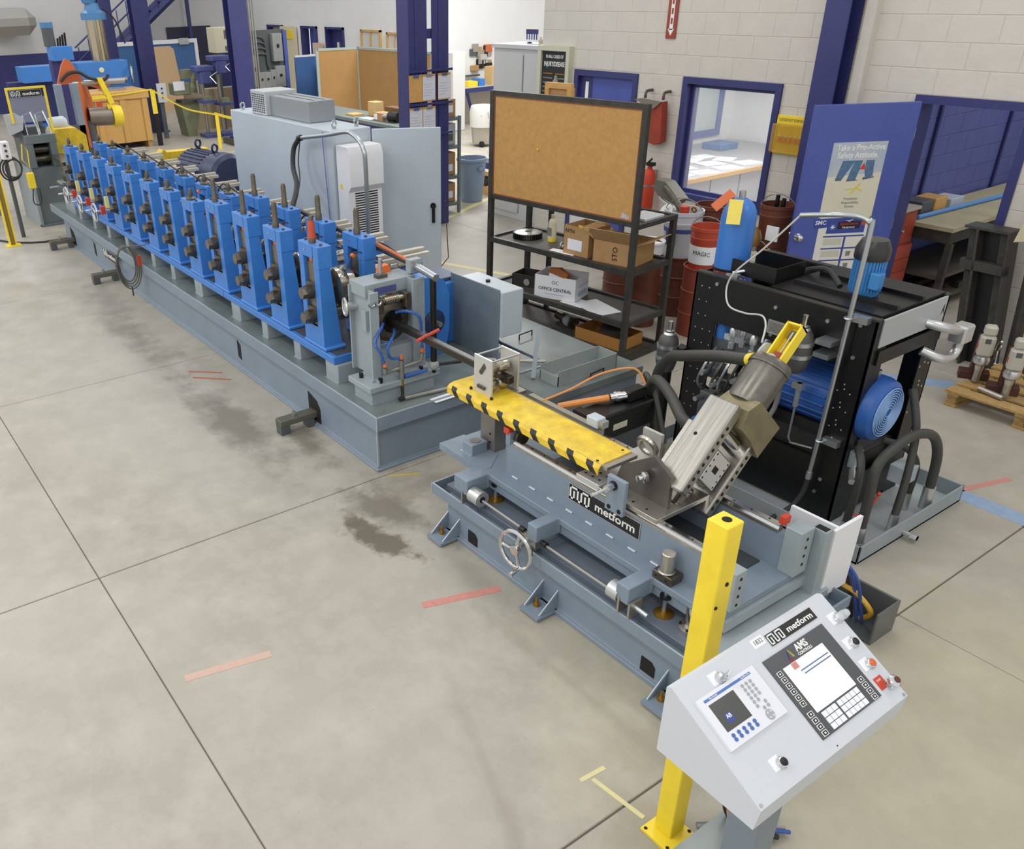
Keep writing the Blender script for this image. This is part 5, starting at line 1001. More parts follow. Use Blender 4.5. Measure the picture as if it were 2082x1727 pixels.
# hoses at the pan end
t = thing('return_hoses', 'thick black hydraulic hoses looping out of the drip pan', 'hose', (-2.05, 5.0, .015))
for pts, r in (([(-2.05, 4.66, .16), (-2.05, 4.66, .36), (-2.07, 4.70, .58), (-2.06, 4.86, .67), (-2.04, 5.02, .70), (-2.02, 5.20, .64), (-2.02, 5.34, .46), (-2.02, 5.38, .20)], .030), ([(-2.18, 4.74, .10), (-2.17, 4.74, .35), (-2.20, 4.78, .50), (-2.28, 4.86, .56)], .024), ([(-2.03, 5.02, .12), (-2.06, 5.10, .40), (-2.12, 5.18, .66), (-2.22, 5.22, .88)], .024), ([(-2.12, 5.34, .12), (-2.12, 5.34, .34), (-2.18, 5.28, .46), (-2.30, 5.2, .5)], .022)):
    MB().tube(pts, r, 14, smooth=7).build('hose', mat('hose_rubber', '3a3a36', .5), t); p = Vector(pts[0]); q = Vector(pts[-1])
    MB().cyl(p-Vector((0, 0, .12)), p+Vector((0, 0, .02)), r*1.18, n=16).build('ferrule', ALU, t)
MB().cyl((-2.02, 5.38, .06), (-2.02, 5.38, .22), .036, n=16).build('ferrule', ALU, t); MB().cyl((-2.05, 4.66, .015), (-2.05, 4.66, .07), .044, n=6).build('hex_nut', ALU, t)
MB().tube([(-2.055, 4.632, .22), (-2.055, 4.634, .36), (-2.078, 4.672, .57)], .003, 5).build('yellow_print', mat('print_yellow', 'c9a94a', .6), t)
MB().box(-2.22, -2.10, 5.20, 5.34, .24, .36, b=.006).build('junction_block', CABG, t); MB().tube([(-2.22, 4.82, .12), (-2.16, 4.92, .10), (-2.14, 4.98, .24)], .008, 6).build('red_lever', RED, t); MB().sphere((-2.14, 4.98, .25), .014).build('lever_knob', RED, t)
MB().cyl((-2.26, 4.82, .42), (-2.20, 4.72, .40), .02, n=12).cyl((-2.3, 4.9, .44), (-2.2, 4.72, .40), .012, n=10).build('quick_coupler', ALU, t)
# big hoses from the unit to the press cylinder
t = thing('press_hoses', 'two thick black hydraulic hoses arching from the unit to the press cylinder', 'hose', (-3.1, 4.3, 0))
for pts, r in (([(-3.35, 4.45, .02), (-3.42, 4.32, .45), (-3.38, 4.25, .82), (-3.22, 4.15, 1.03), (-3.02, 4.02, 1.14), (-2.72, 3.92, 1.26), (-2.50, 3.85, 1.33), (-2.38, 3.80, 1.38)], .034), ([(-3.18, 4.25, .02), (-3.22, 4.10, .5), (-3.20, 3.98, .86), (-3.05, 3.84, 1.02), (-2.85, 3.72, 1.03), (-2.62, 3.55, 1.02), (-2.48, 3.45, 1.06)], .032), ([(-3.30, 4.20, .55), (-3.34, 4.12, .8), (-3.30, 4.04, .92), (-3.17, 3.98, .86), (-3.02, 3.93, .62), (-2.98, 3.92, .5)], .018)):
    MB().tube(pts, r, 14, smooth=7).build('hose', mat('hose_rubber', '3a3a36'), t)
MB().cyl((-2.42, 3.815, 1.365), (-2.46, 3.83, 1.345), .036, n=14).build('yellow_sleeve', YEL, t); MB().cyl((-2.38, 3.80, 1.38), (-2.30, 3.76, 1.42), .03, n=14).build('ferrule', ALU, t); MB().cyl((-2.98, 3.92, .52), (-2.95, 3.91, .40), .022, n=12).build('ferrule', ALU, t)
# ------------------------------------------------------------------ control cabinet with coolers
cc = thing('control_cabinet', 'big light grey electrical cabinet with open door behind the mill', 'cabinet', (-9.6, 4.95, 0))
box('body', CABG, cc, -10.9, -8.32, 4.69, 5.18, .12, 1.80, b=.006); box('plinth', DGREY, cc, -10.85, -8.36, 4.74, 5.14, 0, .12)
dv = Vector((-7.90+8.32, 5.80-5.18, 0)); L = dv.length; an = math.atan2(dv.y, dv.x)
dm = MB(); dm.M = Matrix.Translation((-8.32, 5.19, 0)) @ Matrix.Rotation(an, 4, 'Z'); dm.box(0, L, -.03, 0, .14, 1.78, b=.006); cdoor = dm.build('door', CABG, cc)
dm = MB(); dm.M = Matrix.Translation((-8.32, 5.19, 0)) @ Matrix.Rotation(an, 4, 'Z'); dm.cyl((L-.09, -.03, .95), (L-.09, -.055, .95), .032, n=16).box(L-.105, L-.07, -.06, -.045, .76, .95, b=.006).build('handle', BLACK, cdoor)
MB().tube([(-7.86, 5.84, 1.0), (-7.84, 5.87, .35), (-7.95, 5.82, .2)], .006, 6).build('stay_rod', DKSTEEL, cc)
for x, y in ((-10.75, 4.80), (-8.45, 4.80), (-8.45, 5.08)): MB().torus((x, y, 1.85), (1, .4, 0), .035, .01, 16, 6).cyl((x, y, 1.80), (x, y, 1.825), .02, n=10).build('eye_bolt', ZINC, cc)
tc = thing('top_cooler', 'grey louvred air conditioner lying on the cabinet roof', 'air conditioner', (-9.6, 4.95, 1.80))
box('housing', mat('cooler_steel', '9aa0a3', .35, .3), tc, -9.95, -9.0, 4.80, 5.14, 1.803, 2.03, b=.006); box('intake', mat('louvre_grey', 'b9bdbf', .5), tc, -10.35, -9.95, 4.74, 5.16, 1.803, 2.07, b=.006)
for i in range(7):
    for j in range(9): box('louvre_slot', HOLE, tc, -10.31+.05*i, -10.285+.05*i, 4.737, 4.74, 1.83+.024*j, 1.842+.024*j)
for y in (4.9, 5.03): box('roof_seam', DGREY, tc, -9.9, -9.05, y, y+.012, 2.03, 2.034)
wc = thing('wall_cooler', 'white wall-mounted cabinet air conditioner with dark slotted grille', 'air conditioner', (-8.2, 4.93, .5))
MB().prism([(-8.30, .55), (-8.08, .55), (-8.08, 1.20), (-8.03, 1.26), (-8.03, 1.58), (-8.07, 1.66), (-8.30, 1.66)], 'y', 4.72, 5.14).build('housing', WHITE, wc)
gl = MB()
for i in range(20):
    for j in range(2): gl.box(-8.08, -8.077, 4.80+.15*j, 4.935+.15*j, .68+.026*i, .692+.026*i)
gl.build('grille_slot', HOLE, wc); box('yellow_label', YEL, wc, -8.24, -8.20, 4.717, 4.72, 1.22, 1.27); box('blue_label', mat('label_blue', 'b9c8d6', .5), wc, -8.24, -8.18, 4.717, 4.72, .63, .70)
t = thing('cable_conduit', 'zinc conduit hoop with dark cable dropping from it in front of the cabinet', 'conduit', (-8.0, 4.6, .45))
MB().tube([(-7.49, 4.58, .0), (-7.48, 4.58, .9), (-7.465, 4.57, 1.60), (-7.48, 4.565, 1.72), (-7.54, 4.56, 1.80), (-7.66, 4.56, 1.85), (-7.80, 4.56, 1.862), (-8.2, 4.56, 1.79), (-8.78, 4.56, 1.70)], .022, 12, smooth=5).build('conduit', ZINC, t); MB().cyl((-8.76, 4.56, 1.703), (-8.83, 4.56, 1.69), .032, n=12).build('bushing', BLACK, t)
MB().tube([(-8.80, 4.56, 1.695), (-8.90, 4.53, 1.58), (-8.82, 4.46, 1.40), (-8.45, 4.30, 1.28), (-8.1, 4.05, 1.15), (-7.9, 3.85, 1.02)], .028, 10, smooth=6).build('cable', RUBB, t); MB().tube([(-8.79, 4.56, 1.69), (-8.72, 4.48, 1.48), (-8.35, 4.28, 1.3), (-8.0, 3.95, 1.1)], .008, 6, smooth=5).build('thin_cable', RUBB, t)
tag(MB().tube([(-8.50, 4.68, 1.78), (-8.47, 4.66, 1.68), (-8.45, 4.675, .9), (-8.43, 4.67, .3)], .006, 6).build('blue_wire', mat('violet_wire', '6b70b0', .5)), 'thin violet wire running down the cabinet corner beside the white cooler', 'wire')
# ------------------------------------------------------------------ rack with the big corkboard
RA = math.atan2(5.70-5.52, 1.77)
rk = thing('steel_rack', 'dark steel shelving rack carrying a big framed corkboard', 'rack', (-6.72, 5.52, 0), RA)
RL, RD = 1.78, .62
def rb(name, m, *d, b=0.0, par=None): return MB().box(*d, b=b).build(name, m, par or rk, world=False)
for x, y, h in ((0, 0, 2.25), (RL-.05, 0, 2.25), (0, RD-.05, 1.28), (RL-.05, RD-.05, 1.28)): rb('post', STEELF, x, x+.05, y, y+.05, 0, h, b=.003)
for z in (.06, .40, .88):
    for y in (0, RD-.04): rb('shelf_beam', STEELF, .05, RL-.05, y, y+.04, z-.05, z)
    for x in (0, RL-.04): rb('side_beam', STEELF, x, x+.04, .05, RD-.05, z-.05, z)
    rb('shelf', mat('dusty_shelf', '57534b', .6, .2, var=.25, scale=6), .04, RL-.04, .03, RD-.03, z-.028, z-.02)
for a in ((.05, RL-.05, .005, .045, 1.26, 1.30), (.05, RL-.05, .005, .045, 2.21, 2.25), (.05, RL-.05, RD-.045, RD-.005, 1.24, 1.28), (0, .04, .05, RD-.05, 1.24, 1.28), (RL-.04, RL, .05, RD-.05, 1.24, 1.28)): rb('board_rail', STEELF, *a)
rb('side_shelf', mat('dusty_shelf', '57534b'), RL-.5, RL-.04, .05, RD-.05, 1.262, 1.27)
cbk = rb('cork_panel', CORK, .05, RL-.05, .015, .03, 1.30, 2.21); MB().box(.03, .05, -.001, .014, 1.30, 2.21)
bead = MB().box(.05, RL-.05, .008, .015, 1.30, 1.312).box(.05, RL-.05, .008, .015, 2.198, 2.21).box(.05, .062, .008, .015, 1.312, 2.198).box(RL-.062, RL-.05, .008, .015, 1.312, 2.198).build('bead', mat('red_brown_bead', '7a4a30', .6), rk, world=False)
rb('rear_brace', STEELF, .3, .34, RD-.04, RD, .06, 1.26)
rot = Matrix.Translation((-6.72, 5.52, 0)) @ Matrix.Rotation(RA, 4, 'Z')
def onrack(x, y, z): v = rot @ Vector((x, y, z)); return (v.x, v.y, v.z)
tk = MB(); tk.M = rot; tag(tk.sphere((.62, .010, 1.78), .010, 8, 6).build('push_pin', YEL), 'small yellow push pin in the middle of the big corkboard', 'push pin')
st = MB(); st.M = rot; tag(st.prism([(1.60, 1.325), (1.69, 1.32), (1.695, 1.345), (1.62, 1.375)], 'y', .010, .0145).build('torn_sticker', mat('sticker_print', 'd9d2c6', .6, col2='9a8fa0', scale=60)), 'torn white sticker in the lower corner of the corkboard', 'sticker')
def carton(name, label, x, y, z, w, d, h, rz, m=CARD, flaps=True, cat='box', inside=CARD):
    t = thing(name, label, cat, onrack(x, y, z) if x > -3 else (x, y, z), RA+rz)
    th = .006
    for a in ((-w/2, w/2, -d/2, -d/2+th, 0, h), (-w/2, w/2, d/2-th, d/2, 0, h), (-w/2, -w/2+th, -d/2, d/2, 0, h), (w/2-th, w/2, -d/2, d/2, 0, h)): MB().box(*a).build('wall', m, t, world=False)
    MB().box(-w/2, w/2, -d/2, d/2, 0, th).build('bottom', inside, t, world=False)
    if flaps:
        for ax, s, ang in (('x', -1, 1.0), ('x', 1, 1.2), ('y', -1, .7), ('y', 1, 2.0)):
            f = MB(); L2 = (d if ax == 'x' else w); ext = min(w, d)*.45
            if ax == 'x': f.M = Matrix.Translation((s*w/2, 0, h)) @ Matrix.Rotation(-s*(pi/2-ang), 4, 'Y'); f.box(0 if s > 0 else -ext, ext if s > 0 else 0, -L2/2, L2/2, 0, th)
            else: f.M = Matrix.Translation((0, s*d/2, h)) @ Matrix.Rotation(s*(pi/2-ang), 4, 'X'); f.box(-L2/2, L2/2, 0 if s > 0 else -ext, ext if s > 0 else 0, 0, th)
            f.build('flap', m, t, world=False)
    return t
c1 = carton('carton', 'tall brown carton with white shipping label on the middle rack shelf', 1.06, .26, .861, .30, .30, .27, 0, flaps=False)
MB().box(-.10, .07, -.1525, -.15, .05, .15).build('label', PAPER, c1, world=False); text(c1, 'NTN', (-.08, -.151, .22), (1, 0, 0), (0, 0, 1), .05, TXTB, world=False)
t = thing('plastic_bag', 'clear plastic bag with yellow label stuffed into the tall carton', 'bag', onrack(1.08, .28, .97)); MB().lathe((0, 0, 0), (.5, -.1, .35), [(.05, -.16), (.10, -.1), (.11, .02), (.09, .12), (.05, .18)], 14).build('bag', CLEAR, t, world=False); MB().box(-.02, .10, -.135, -.13, .10, .17).build('yellow_label', YEL, t, world=False)
c2 = carton('carton', 'wide brown carton with open flaps at the right of the middle shelf', 1.46, .30, .861, .42, .36, .20, .12); text(c2, 'STO', (.02, -.181, .1), (0, 0, 1), (-1, 0, 0), .07, TXTB, world=False)
c3 = carton('carton', 'white office-supply box with printed sides on the lower rack shelf', .80, .25, .381, .44, .30, .23, .28, WHITE, flaps=False, inside=CARD)
text(c3, 'OFFICE CENTRAL', (0, -.151, .10), (1, 0, 0), (0, 0, 1), .045, TXTB, world=False); text(c3, 'OC', (0, -.151, .17), (1, 0, 0), (0, 0, 1), .05, mat('olive_ink', '8a8a3a', .6), world=False); MB().box(-.10, .10, -.1515, -.15, .05, .056).build('print_line', mat('pale_blue_ink', '9db7d6', .6), c3, world=False)
text(c3, 'OFFICE CENTRAL', (.231, 0, .15), (0, 1, 0), (0, 0, 1), .028, mat('pale_blue_ink', '9db7d6'), world=False); MB().box(.23, .2312, -.09, .09, .05, .09).build('print_panel', mat('pale_blue_ink', '9db7d6'), c3, world=False)
t = thing('paper_scrap', 'crumpled brown and white paper sticking out of the white box', 'paper', onrack(.74, .24, .52)); MB().prism([(-.12, 0), (.12, -.03), (.16, .10), (.04, .14), (-.10, .11)], 'y', -.005, .03).build('brown_sheet', mat('kraft', 'a8683a', .8), t, world=False); MB().prism([(-.05, -.02), (.16, -.02), (.14, .08), (-.03, .09)], 'y', -.07, -.066).build('white_sheet', PAPER, t, world=False)
c4 = carton('carton', 'low black-printed tray carton beside the white box on the lower shelf', .36, .30, .381, .32, .24, .13, .2, mat('black_card', '2f2c28', .6), flaps=False, inside=CARD); MB().cyl((.02, -.131, .065), (.02, -.1325, .065), .035, n=18).build('round_print', mat('grey_print', '9a958a', .6), c4, world=False)
c5 = carton('carton', 'long orange-brown carton lying on the bottom rack shelf', 1.36, .33, .041, .55, .34, .12, .02, mat('orange_card', 'bb8440', .7), flaps=False)
gw = thing('gear_wheel', 'toothed gear wheel lying on the rack shelf below the corkboard', 'gear', onrack(.28, .30, .861))
MB().lathe((0, 0, 0), (0, 0, 1), [(.03, 0), (.13, 0), (.13, .055), (.11, .06), (.03, .06), (.03, 0)], 36, cap=False).build('body', STEEL, gw, world=False)
for i in range(36): a = 2*pi*i/36; q = MB(); q.M = Matrix.Rotation(a, 4, 'Z'); q.box(.128, .148, -.007, .007, 0, .055).build('tooth', BLACK, gw, world=False)
t = thing('spray_bottle', 'cream plastic bottle with yellow base beside the gear wheel', 'bottle', onrack(.55, .36, .861)); MB().lathe((0, 0, .03), (0, 0, 1), [(.042, 0), (.042, .15), (.03, .18), (.018, .19), (.018, .23)], 18).build('bottle', mat('cream_plastic', 'd9d2b4', .4), t, world=False); MB().lathe((0, 0, 0), (0, 0, 1), [(.0425, 0), (.0425, .035)], 18).build('yellow_base', YEL, t, world=False); MB().box(-.03, .03, -.0435, -.041, .06, .14).build('label', GT, t, world=False)
t = thing('pipe_clamp', 'small steel pipe fitting lying on the middle rack shelf', 'fitting', onrack(.80, .22, .861)); MB().torus((0, 0, .03), (1, .3, 0), .025, .01, 16, 6).cyl((.02, 0, .03), (.14, .02, .03), .012, n=8).box(.10, .15, -.02, .03, .012, .06).build('fitting', ZINC, t, world=False)
for i, (x, y, z, w, d, rz, lab) in enumerate(((.90, .12, .861, .28, .12, .3, 'white sheets lying beside the tall carton on the middle shelf'), (1.28, .22, .381, .42, .26, -.2, 'large white drawing sheets lying on the lower rack shelf'), (1.05, .20, .381, .26, .2, .1, 'smaller white sheet lying under the large drawing sheets'))):
    q = MB(); q.M = Matrix.Translation(onrack(x, y, z)) @ Matrix.Rotation(rz, 4, 'Z'); tag(q.box(-w/2, w/2, -d/2, d/2, .0, .006 if i != 2 else .003).build('paper_sheets', PAPER), lab, 'paper')
q = MB(); q.M = Matrix.Translation(onrack(1.62, .34, 1.272)) @ Matrix.Rotation(.1, 4, 'Z'); tag(q.box(-.11, .11, -.14, .14, 0, .025, b=.004).build('binder', mat('pale_binder', 'c8ccd2', .3)), 'pale binder lying on the top right corner of the rack', 'binder')
t = thing('wrapped_spindle', 'plastic-wrapped steel spindle lying on the bottom rack shelf', 'spindle', onrack(.85, .35, .041)); MB().cyl((-.22, .05, .06), (-.1, .03, .06), .045, n=12).cyl((-.1, .03, .06), (.08, -.01, .06), .06, n=14).cyl((.08, -.01, .06), (.3, -.06, .05), .02, n=10).build('spindle', DKSTEEL, t, world=False); MB().sphere((0, 0, .065), .075, 12, 8, .8).build('wrap', CLEAR, t, world=False)
t = thing('dark_cloth', 'dark rag lying on the long carton on the bottom rack shelf', 'rag', onrack(1.42, .34, .163)); MB().lathe((0, 0, 0), (0, 0, 1), [(.15, 0), (.14, .03), (.06, .05), (.01, .055)], 9).build('cloth', mat('dark_rag', '3a322a', .8), t, world=False)
wf = thing('picture_box', 'small wooden picture-frame box standing behind the top of the corkboard', 'picture frame', onrack(.28, .45, 0), RA)
for a in ((0, .32, 0, .04, 1.98, 2.03), (0, .32, 0, .04, 2.25, 2.30), (0, .05, 0, .04, 2.03, 2.25), (.27, .32, 0, .04, 2.03, 2.25)): MB().box(*a).build('rail', WOOD, wf, world=False)
MB().box(.05, .27, .02, .12, 2.03, 2.25).build('panel', CARD, wf, world=False); MB().box(.02, .06, .02, .06, 1.28, 1.98).box(.26, .30, .02, .06, 1.28, 1.98).build('stand', STEELF, wf, world=False)
# ------------------------------------------------------------------ buckets and drums at the office wall
def pail(name, label, x, y, z, r, h, m, band=None, cat='bucket', open_=True, bail=True, rib=True, wire=True):
    t = thing(name, label, cat, (x, y, z), group='buckets and drums by the office wall')
    pr_ = [(r*.9, 0), (r*.97, h*.7), (r, h*.72), (r, h*.76), (r*.98, h*.77), (r*1.0, h*.9), (r*1.04, h*.92), (r*1.04, h)]
    if open_: pr_ += [(r*.96, h), (r*.9, h*.55), (.01, h*.54)]
    MB().lathe((x, y, z), (0, 0, 1), pr_, 26).build('pail', m, t)
    if band: MB().lathe((x, y, z+h*band[0]), (0, 0, 1), [(r*.955+.004, 0), (r*.965+.004, h*band[1])], 26).build('band', band[2], t)
    if bail: MB().torus((x, y, z+h*.86), (.35, -.9, -.35), r*1.05, .005, 18, 5, 0, pi).build('bail', ZINC, t)
    return t
def drum(label, x, y, z, r, h, m=RUST):
    t = thing('steel_drum', label, 'drum', (x, y, z), group='buckets and drums by the office wall')
    MB().lathe((x, y, z), (0, 0, 1), [(r, 0), (r, h*.32), (r*1.04, h*.335), (r, h*.35), (r, h*.65), (r*1.04, h*.665), (r, h*.68), (r, h-.015), (r*1.04, h-.01), (r*1.04, h), (r*.96, h), (r*.96, h-.02), (.01, h-.02)], 28).build('shell', m, t); return t
drum('brown steel drum under the white and blue pail', -5.66, 7.23, 0, .19, .62); drum('tall red-brown drum under the orange pail behind the hydraulic unit', -5.10, 6.93, 0, .20, .68, mat('red_drum', '8c4330', .5, var=.25, scale=5)); drum('brown drum seen through the rack behind the corkboard', -6.45, 7.3, 0, .22, .45)
b1 = pail('pail', 'white pail with blue stripe standing on a brown drum', -5.68, 7.25, .61, .19, .46, mat('pail_white', 'c9ccd2', .45), (.55, .09, mat('pail_blue', '3a4a8c', .45)))
MB().box(-5.72, -5.60, 7.052, 7.058, .74, .87).build('print', mat('pail_blue', '3a4a8c'), b1); t = thing('pail_clutter', 'brushes, red cup and gauge heaped in the white and blue pail', 'tools', (-5.68, 7.25, .9))
MB().lathe((-5.63, 7.18, .98), (0, 0, 1), [(.04, 0), (.05, .14)], 14).build('red_cup', RED, t); MB().torus((-5.53, 7.2, 1.10), (0, 1, .3), .025, .01, 14, 6).build('brass_ring', BRASS, t); MB().cyl((-5.83, 7.2, 1.0), (-5.84, 7.15, 1.03), .09, n=20).build('gauge', PLATE, t); MB().tube([(-5.7, 7.3, 1.0), (-5.9, 7.35, 1.12), (-6.05, 7.35, 1.22)], .03, 8).build('brush_handle', DKSTEEL, t)
t = thing('fryer_basket', 'grey scoop-shaped guard hanging over the white pail', 'guard', (-6.05, 7.45, 1.02)); MB().prism([(-6.2, 1.18), (-6.18, 1.28), (-6.05, 1.27), (-5.85, 1.12), (-5.9, 1.06), (-6.12, 1.12)], 'y', 7.35, 7.5).build('guard', mat('dull_grey_tool', '77756b', .5, .4), t); MB().tube([(-6.2, 7.42, 1.2), (-6.12, 7.4, 1.08), (-5.9, 7.4, 1.02)], .012, 6, smooth=4).build('rim', ZINC, t); MB().cyl((-5.95, 7.45, .5), (-5.95, 7.45, 1.08), .02, n=8).build('stand', DKSTEEL, t)
b2 = pail('pail', 'orange-red pail with white label standing on the red-brown drum', -5.12, 6.92, .66, .155, .40, mat('pail_orange', 'b5482f', .45)); MB().lathe((-5.12, 6.92, .72), (0, 0, 1), [(.148, 0), (.152, .17)], 26).build('label', PAPER, b2); text(b2, 'MAGIC', (-5.05, 6.772, .83), (.92, .25, 0), (0, 0, 1), .055, TXTB)
pail('pail', 'rusty brown open pail behind the orange-red pail', -5.62, 7.62, .62, .17, .46, RUST, bail=False); drum('short brown drum under the rusty open pail', -5.62, 7.62, 0, .18, .62)
b3 = pail('pail', 'brown pail with wire bail and white label beside the navy column', -4.95, 7.72, .78, .16, .40, RUST); MB().box(-4.93, -4.80, 7.56, 7.575, .86, 1.0).build('label', PAPER, b3); text(b3, 'Mobil', (-4.865, 7.562, .96), (1, 0, 0), (0, 0, 1), .04, TXTB)
for i, (dx, dz) in enumerate(((-.02, .0), (.05, -.02))): MB().cyl((-4.95+dx, 7.72, 1.1), (-4.95+dx, 7.72, 1.26+dz), .02, n=8).build('rod_end', BLACK, b3)
b4 = pail('pail', 'cream ribbed pail with blue band behind the blue gas bottle', -5.0, 7.5, .42, .15, .36, mat('pail_cream', 'c2bda8', .5), (.08, .2, mat('pail_blue', '3a4a8c')), open_=True); text(b4, 'Eldo', (-4.95, 7.354, .48), (1, .2, 0), (0, 0, 1), .05, TXTW)
drum('low rusty drum under the cream pail', -5.0, 7.5, 0, .16, .41); drum('rusty drum supporting the brown labelled pail', -4.95, 7.76, 0, .165, .775)
tag(MB().lathe((-4.98, 7.42, .80), (0, 0, 1), [(.01, 0), (.08, .03), (.095, .10), (.07, .17), (.03, .2)], 16).build('brass_float', mat('bronze_ball', '8c6a3a', .4, .5)), 'bronze ball-shaped fitting on the cream pail', 'fitting')
tag(MB().tube([(-4.80, 7.40, .0), (-4.84, 7.45, .80)], .025, 8).build('broomstick', WOOD), 'wooden broomstick standing beside the cream pail', 'broomstick')
t = thing('white_jug', 'white plastic jug with label on the floor behind the rack', 'jug', (-5.92, 7.05, 0)); MB().box(-6.02, -5.84, 6.95, 7.13, 0, .38, b=.03).build('jug', mat('jug_white', 'd9d9d4', .4), t); MB().box(-6.0, -5.86, 6.945, 6.951, .12, .3).build('label', PAPB, t); MB().cyl((-5.93, 7.04, .38), (-5.93, 7.04, .43), .03, n=12).build('cap', WHITE, t)
t = thing('bucket_lid', 'white lidded tub behind the top right of the rack', 'tub', (-5.72, 6.75, .0)); MB().lathe((-5.62, 6.68, .74), (0, 0, 1), [(.15, 0), (.155, .10), (.165, .105), (.165, .125), (.10, .14), (.02, .15)], 24).build('tub', WHITE, t); MB().lathe((-5.62, 6.68, 0), (0, 0, 1), [(.14, 0), (.15, .74)], 20).build('drum_below', RUST, t)
# things on the office wall
YF = 8.55
t = thing('fire_arrow_sign', 'red downward arrow sign high on the office wall', 'sign', (-7.2, 8.53, 2.5)); MB().box(-7.27, -7.13, 8.535, 8.543, 2.53, 3.3).build('panel', REDP, t); MB().box(-7.225, -7.175, 8.531, 8.535, 2.62, 3.28).prism([(-7.245, 2.63), (-7.155, 2.63), (-7.20, 2.56)], 'y', 8.531, 8.535).build('arrow', TXTW, t)
for i in range(6): MB().box(-7.212, -7.188, 8.529, 8.531, 2.68+.1*i, 2.74+.1*i).build('letter_mark', REDP, t)
t = thing('hanging_bag', 'red cloth bag hung from two hooks on the office wall', 'bag', (-7.2, 8.45, 1.43)); MB().prism([(-7.42, 1.86), (-7.32, 1.80), (-7.10, 1.88), (-7.06, 1.44), (-7.15, 1.40), (-7.40, 1.45)], 'y', 8.40, 8.50).build('bag', mat('red_cloth', '9c3f2c', .8, var=.3, scale=9), t); MB().prism([(-7.5, 1.88), (-7.4, 1.90), (-7.10, 1.88), (-7.2, 1.80)], 'y', 8.38, 8.40).build('flap', mat('grey_cloth', '7a746a', .8), t)
for x in (-7.38, -7.11): MB().tube([(x, 8.54, 1.98), (x, 8.44, 1.97), (x, 8.43, 1.90)], .018, 6, smooth=3).build('hook', DKSTEEL, t)
t = thing('fire_extinguisher', 'red fire extinguisher hanging on the office wall beside the rack', 'extinguisher', (-7.2, 8.42, .6)); MB().lathe((-7.19, 8.42, .64), (0, 0, 1), [(.07, 0), (.08, .02), (.08, .40), (.06, .46), (.03, .48), (.03, .52)], 20).build('cylinder', RED, t); MB().box(-7.22, -7.12, 8.38, 8.44, 1.16, 1.20).build('valve', BLACK, t); MB().tube([(-7.2, 8.40, 1.2), (-7.12, 8.36, 1.25)], .012, 6).build('lever', BLACK, t); MB().lathe((-7.19, 8.42, .92), (0, 0, 1), [(.081, 0), (.081, .02)], 20).build('strap', ZINC, t); MB().box(-7.21, -7.17, 8.49, 8.55, .9, 1.1).build('bracket', ZINC, t)
t = thing('lockout_station', 'yellow lockout station board with red padlocks beside the office window', 'lockout station', (-5.48, 8.5, 1.46)); MB().box(-5.66, -5.30, 8.525, 8.545, 1.48, 1.86, b=.003).build('board', YEL, t); MB().box(-5.66, -5.30, 8.45, 8.525, 1.50, 1.78, b=.01).build('cover', mat('amber_cover', 'd8b04c', .2, alpha=.38), t); text(t, 'LOCKOUT STATION', (-5.48, 8.524, 1.815), (1, 0, 0), (0, 0, 1), .036, TXTB, xs=.9)
MB().box(-5.645, -5.315, 8.5235, 8.525, 1.79, 1.84).build('title_strip', mat('title_yellow', 'e6c93a', .5), t)
for i in range(5): MB().box(-5.61+.06*i, -5.57+.06*i, 8.49, 8.515, 1.60, 1.65, b=.004).build('padlock', RED, t); MB().torus((-5.59+.06*i, 8.502, 1.65), (0, 1, 0), .015, .004, 12, 5, 0, pi).build('shackle', ZINC, t)
t = thing('injury_notice', 'black framed injury notice board at the end of the office wall', 'notice', (-9.03, 8.5, 1.5)); MB().box(-9.31, -8.76, 8.50, 8.54, 1.2, 2.38).build('panel', mat('notice_black', '26282a', .4), t)
for a in ((-9.33, -9.27, 8.47, 8.55, 1.18, 2.40), (-8.80, -8.74, 8.47, 8.55, 1.18, 2.40), (-9.27, -8.80, 8.47, 8.55, 2.34, 2.40)): box('frame', mat('cream_frame', 'c9c7b0', .5), t, *a)
text(t, 'IN ALL CASES OF', (-9.035, 8.50, 2.27), (1, 0, 0), (0, 0, 1), .054, TXTW, bold=.001, xs=.8); text(t, 'INJURY/DISEASE', (-9.035, 8.50, 2.18), (1, 0, 0), (0, 0, 1), .080, TXTW, bold=.0015, xs=.70)
for i in range(9):
    for j in (0, 1): box('print_line', GT if i else BRASS, t, -9.24+.23*j, -9.06+.22*j, 8.498, 8.50, 2.06-.055*i, 2.075-.055*i)
box('yellow_line', YEL, t, -9.25, -9.10, 8.497, 8.50, 1.70, 1.72); box('yellow_line', YEL, t, -8.95, -8.82, 8.497, 8.50, 1.70, 1.72); MB().lathe((-8.98, 8.49, 1.5), (0, 0, 1), [(.14, 0), (.14, .25), (.10, .38), (.03, .5), (.02, .55)], 14).build('reflective_statue', mat('grey_coat', '8b857a', .7), t)
t = thing('tall_cabinet', 'tall white storage cabinet beyond the corner of the office wall', 'cabinet', (-9.9, 8.9, 0)); box('body', mat('cabinet_pale', 'c6c7c6', .5), t, -10.42, -9.36, 8.62, 9.15, 0, 2.33, b=.005); box('cornice', mat('cabinet_pale', 'c6c7c6'), t, -10.44, -9.35, 8.59, 9.17, 2.33, 2.38); box('door_gap', DGREY, t, -9.78, -9.772, 8.616, 8.62, .1, 2.25); box('door', mat('cabinet_pale', 'c6c7c6'), t, -10.38, -9.79, 8.608, 8.62, .1, 2.28)
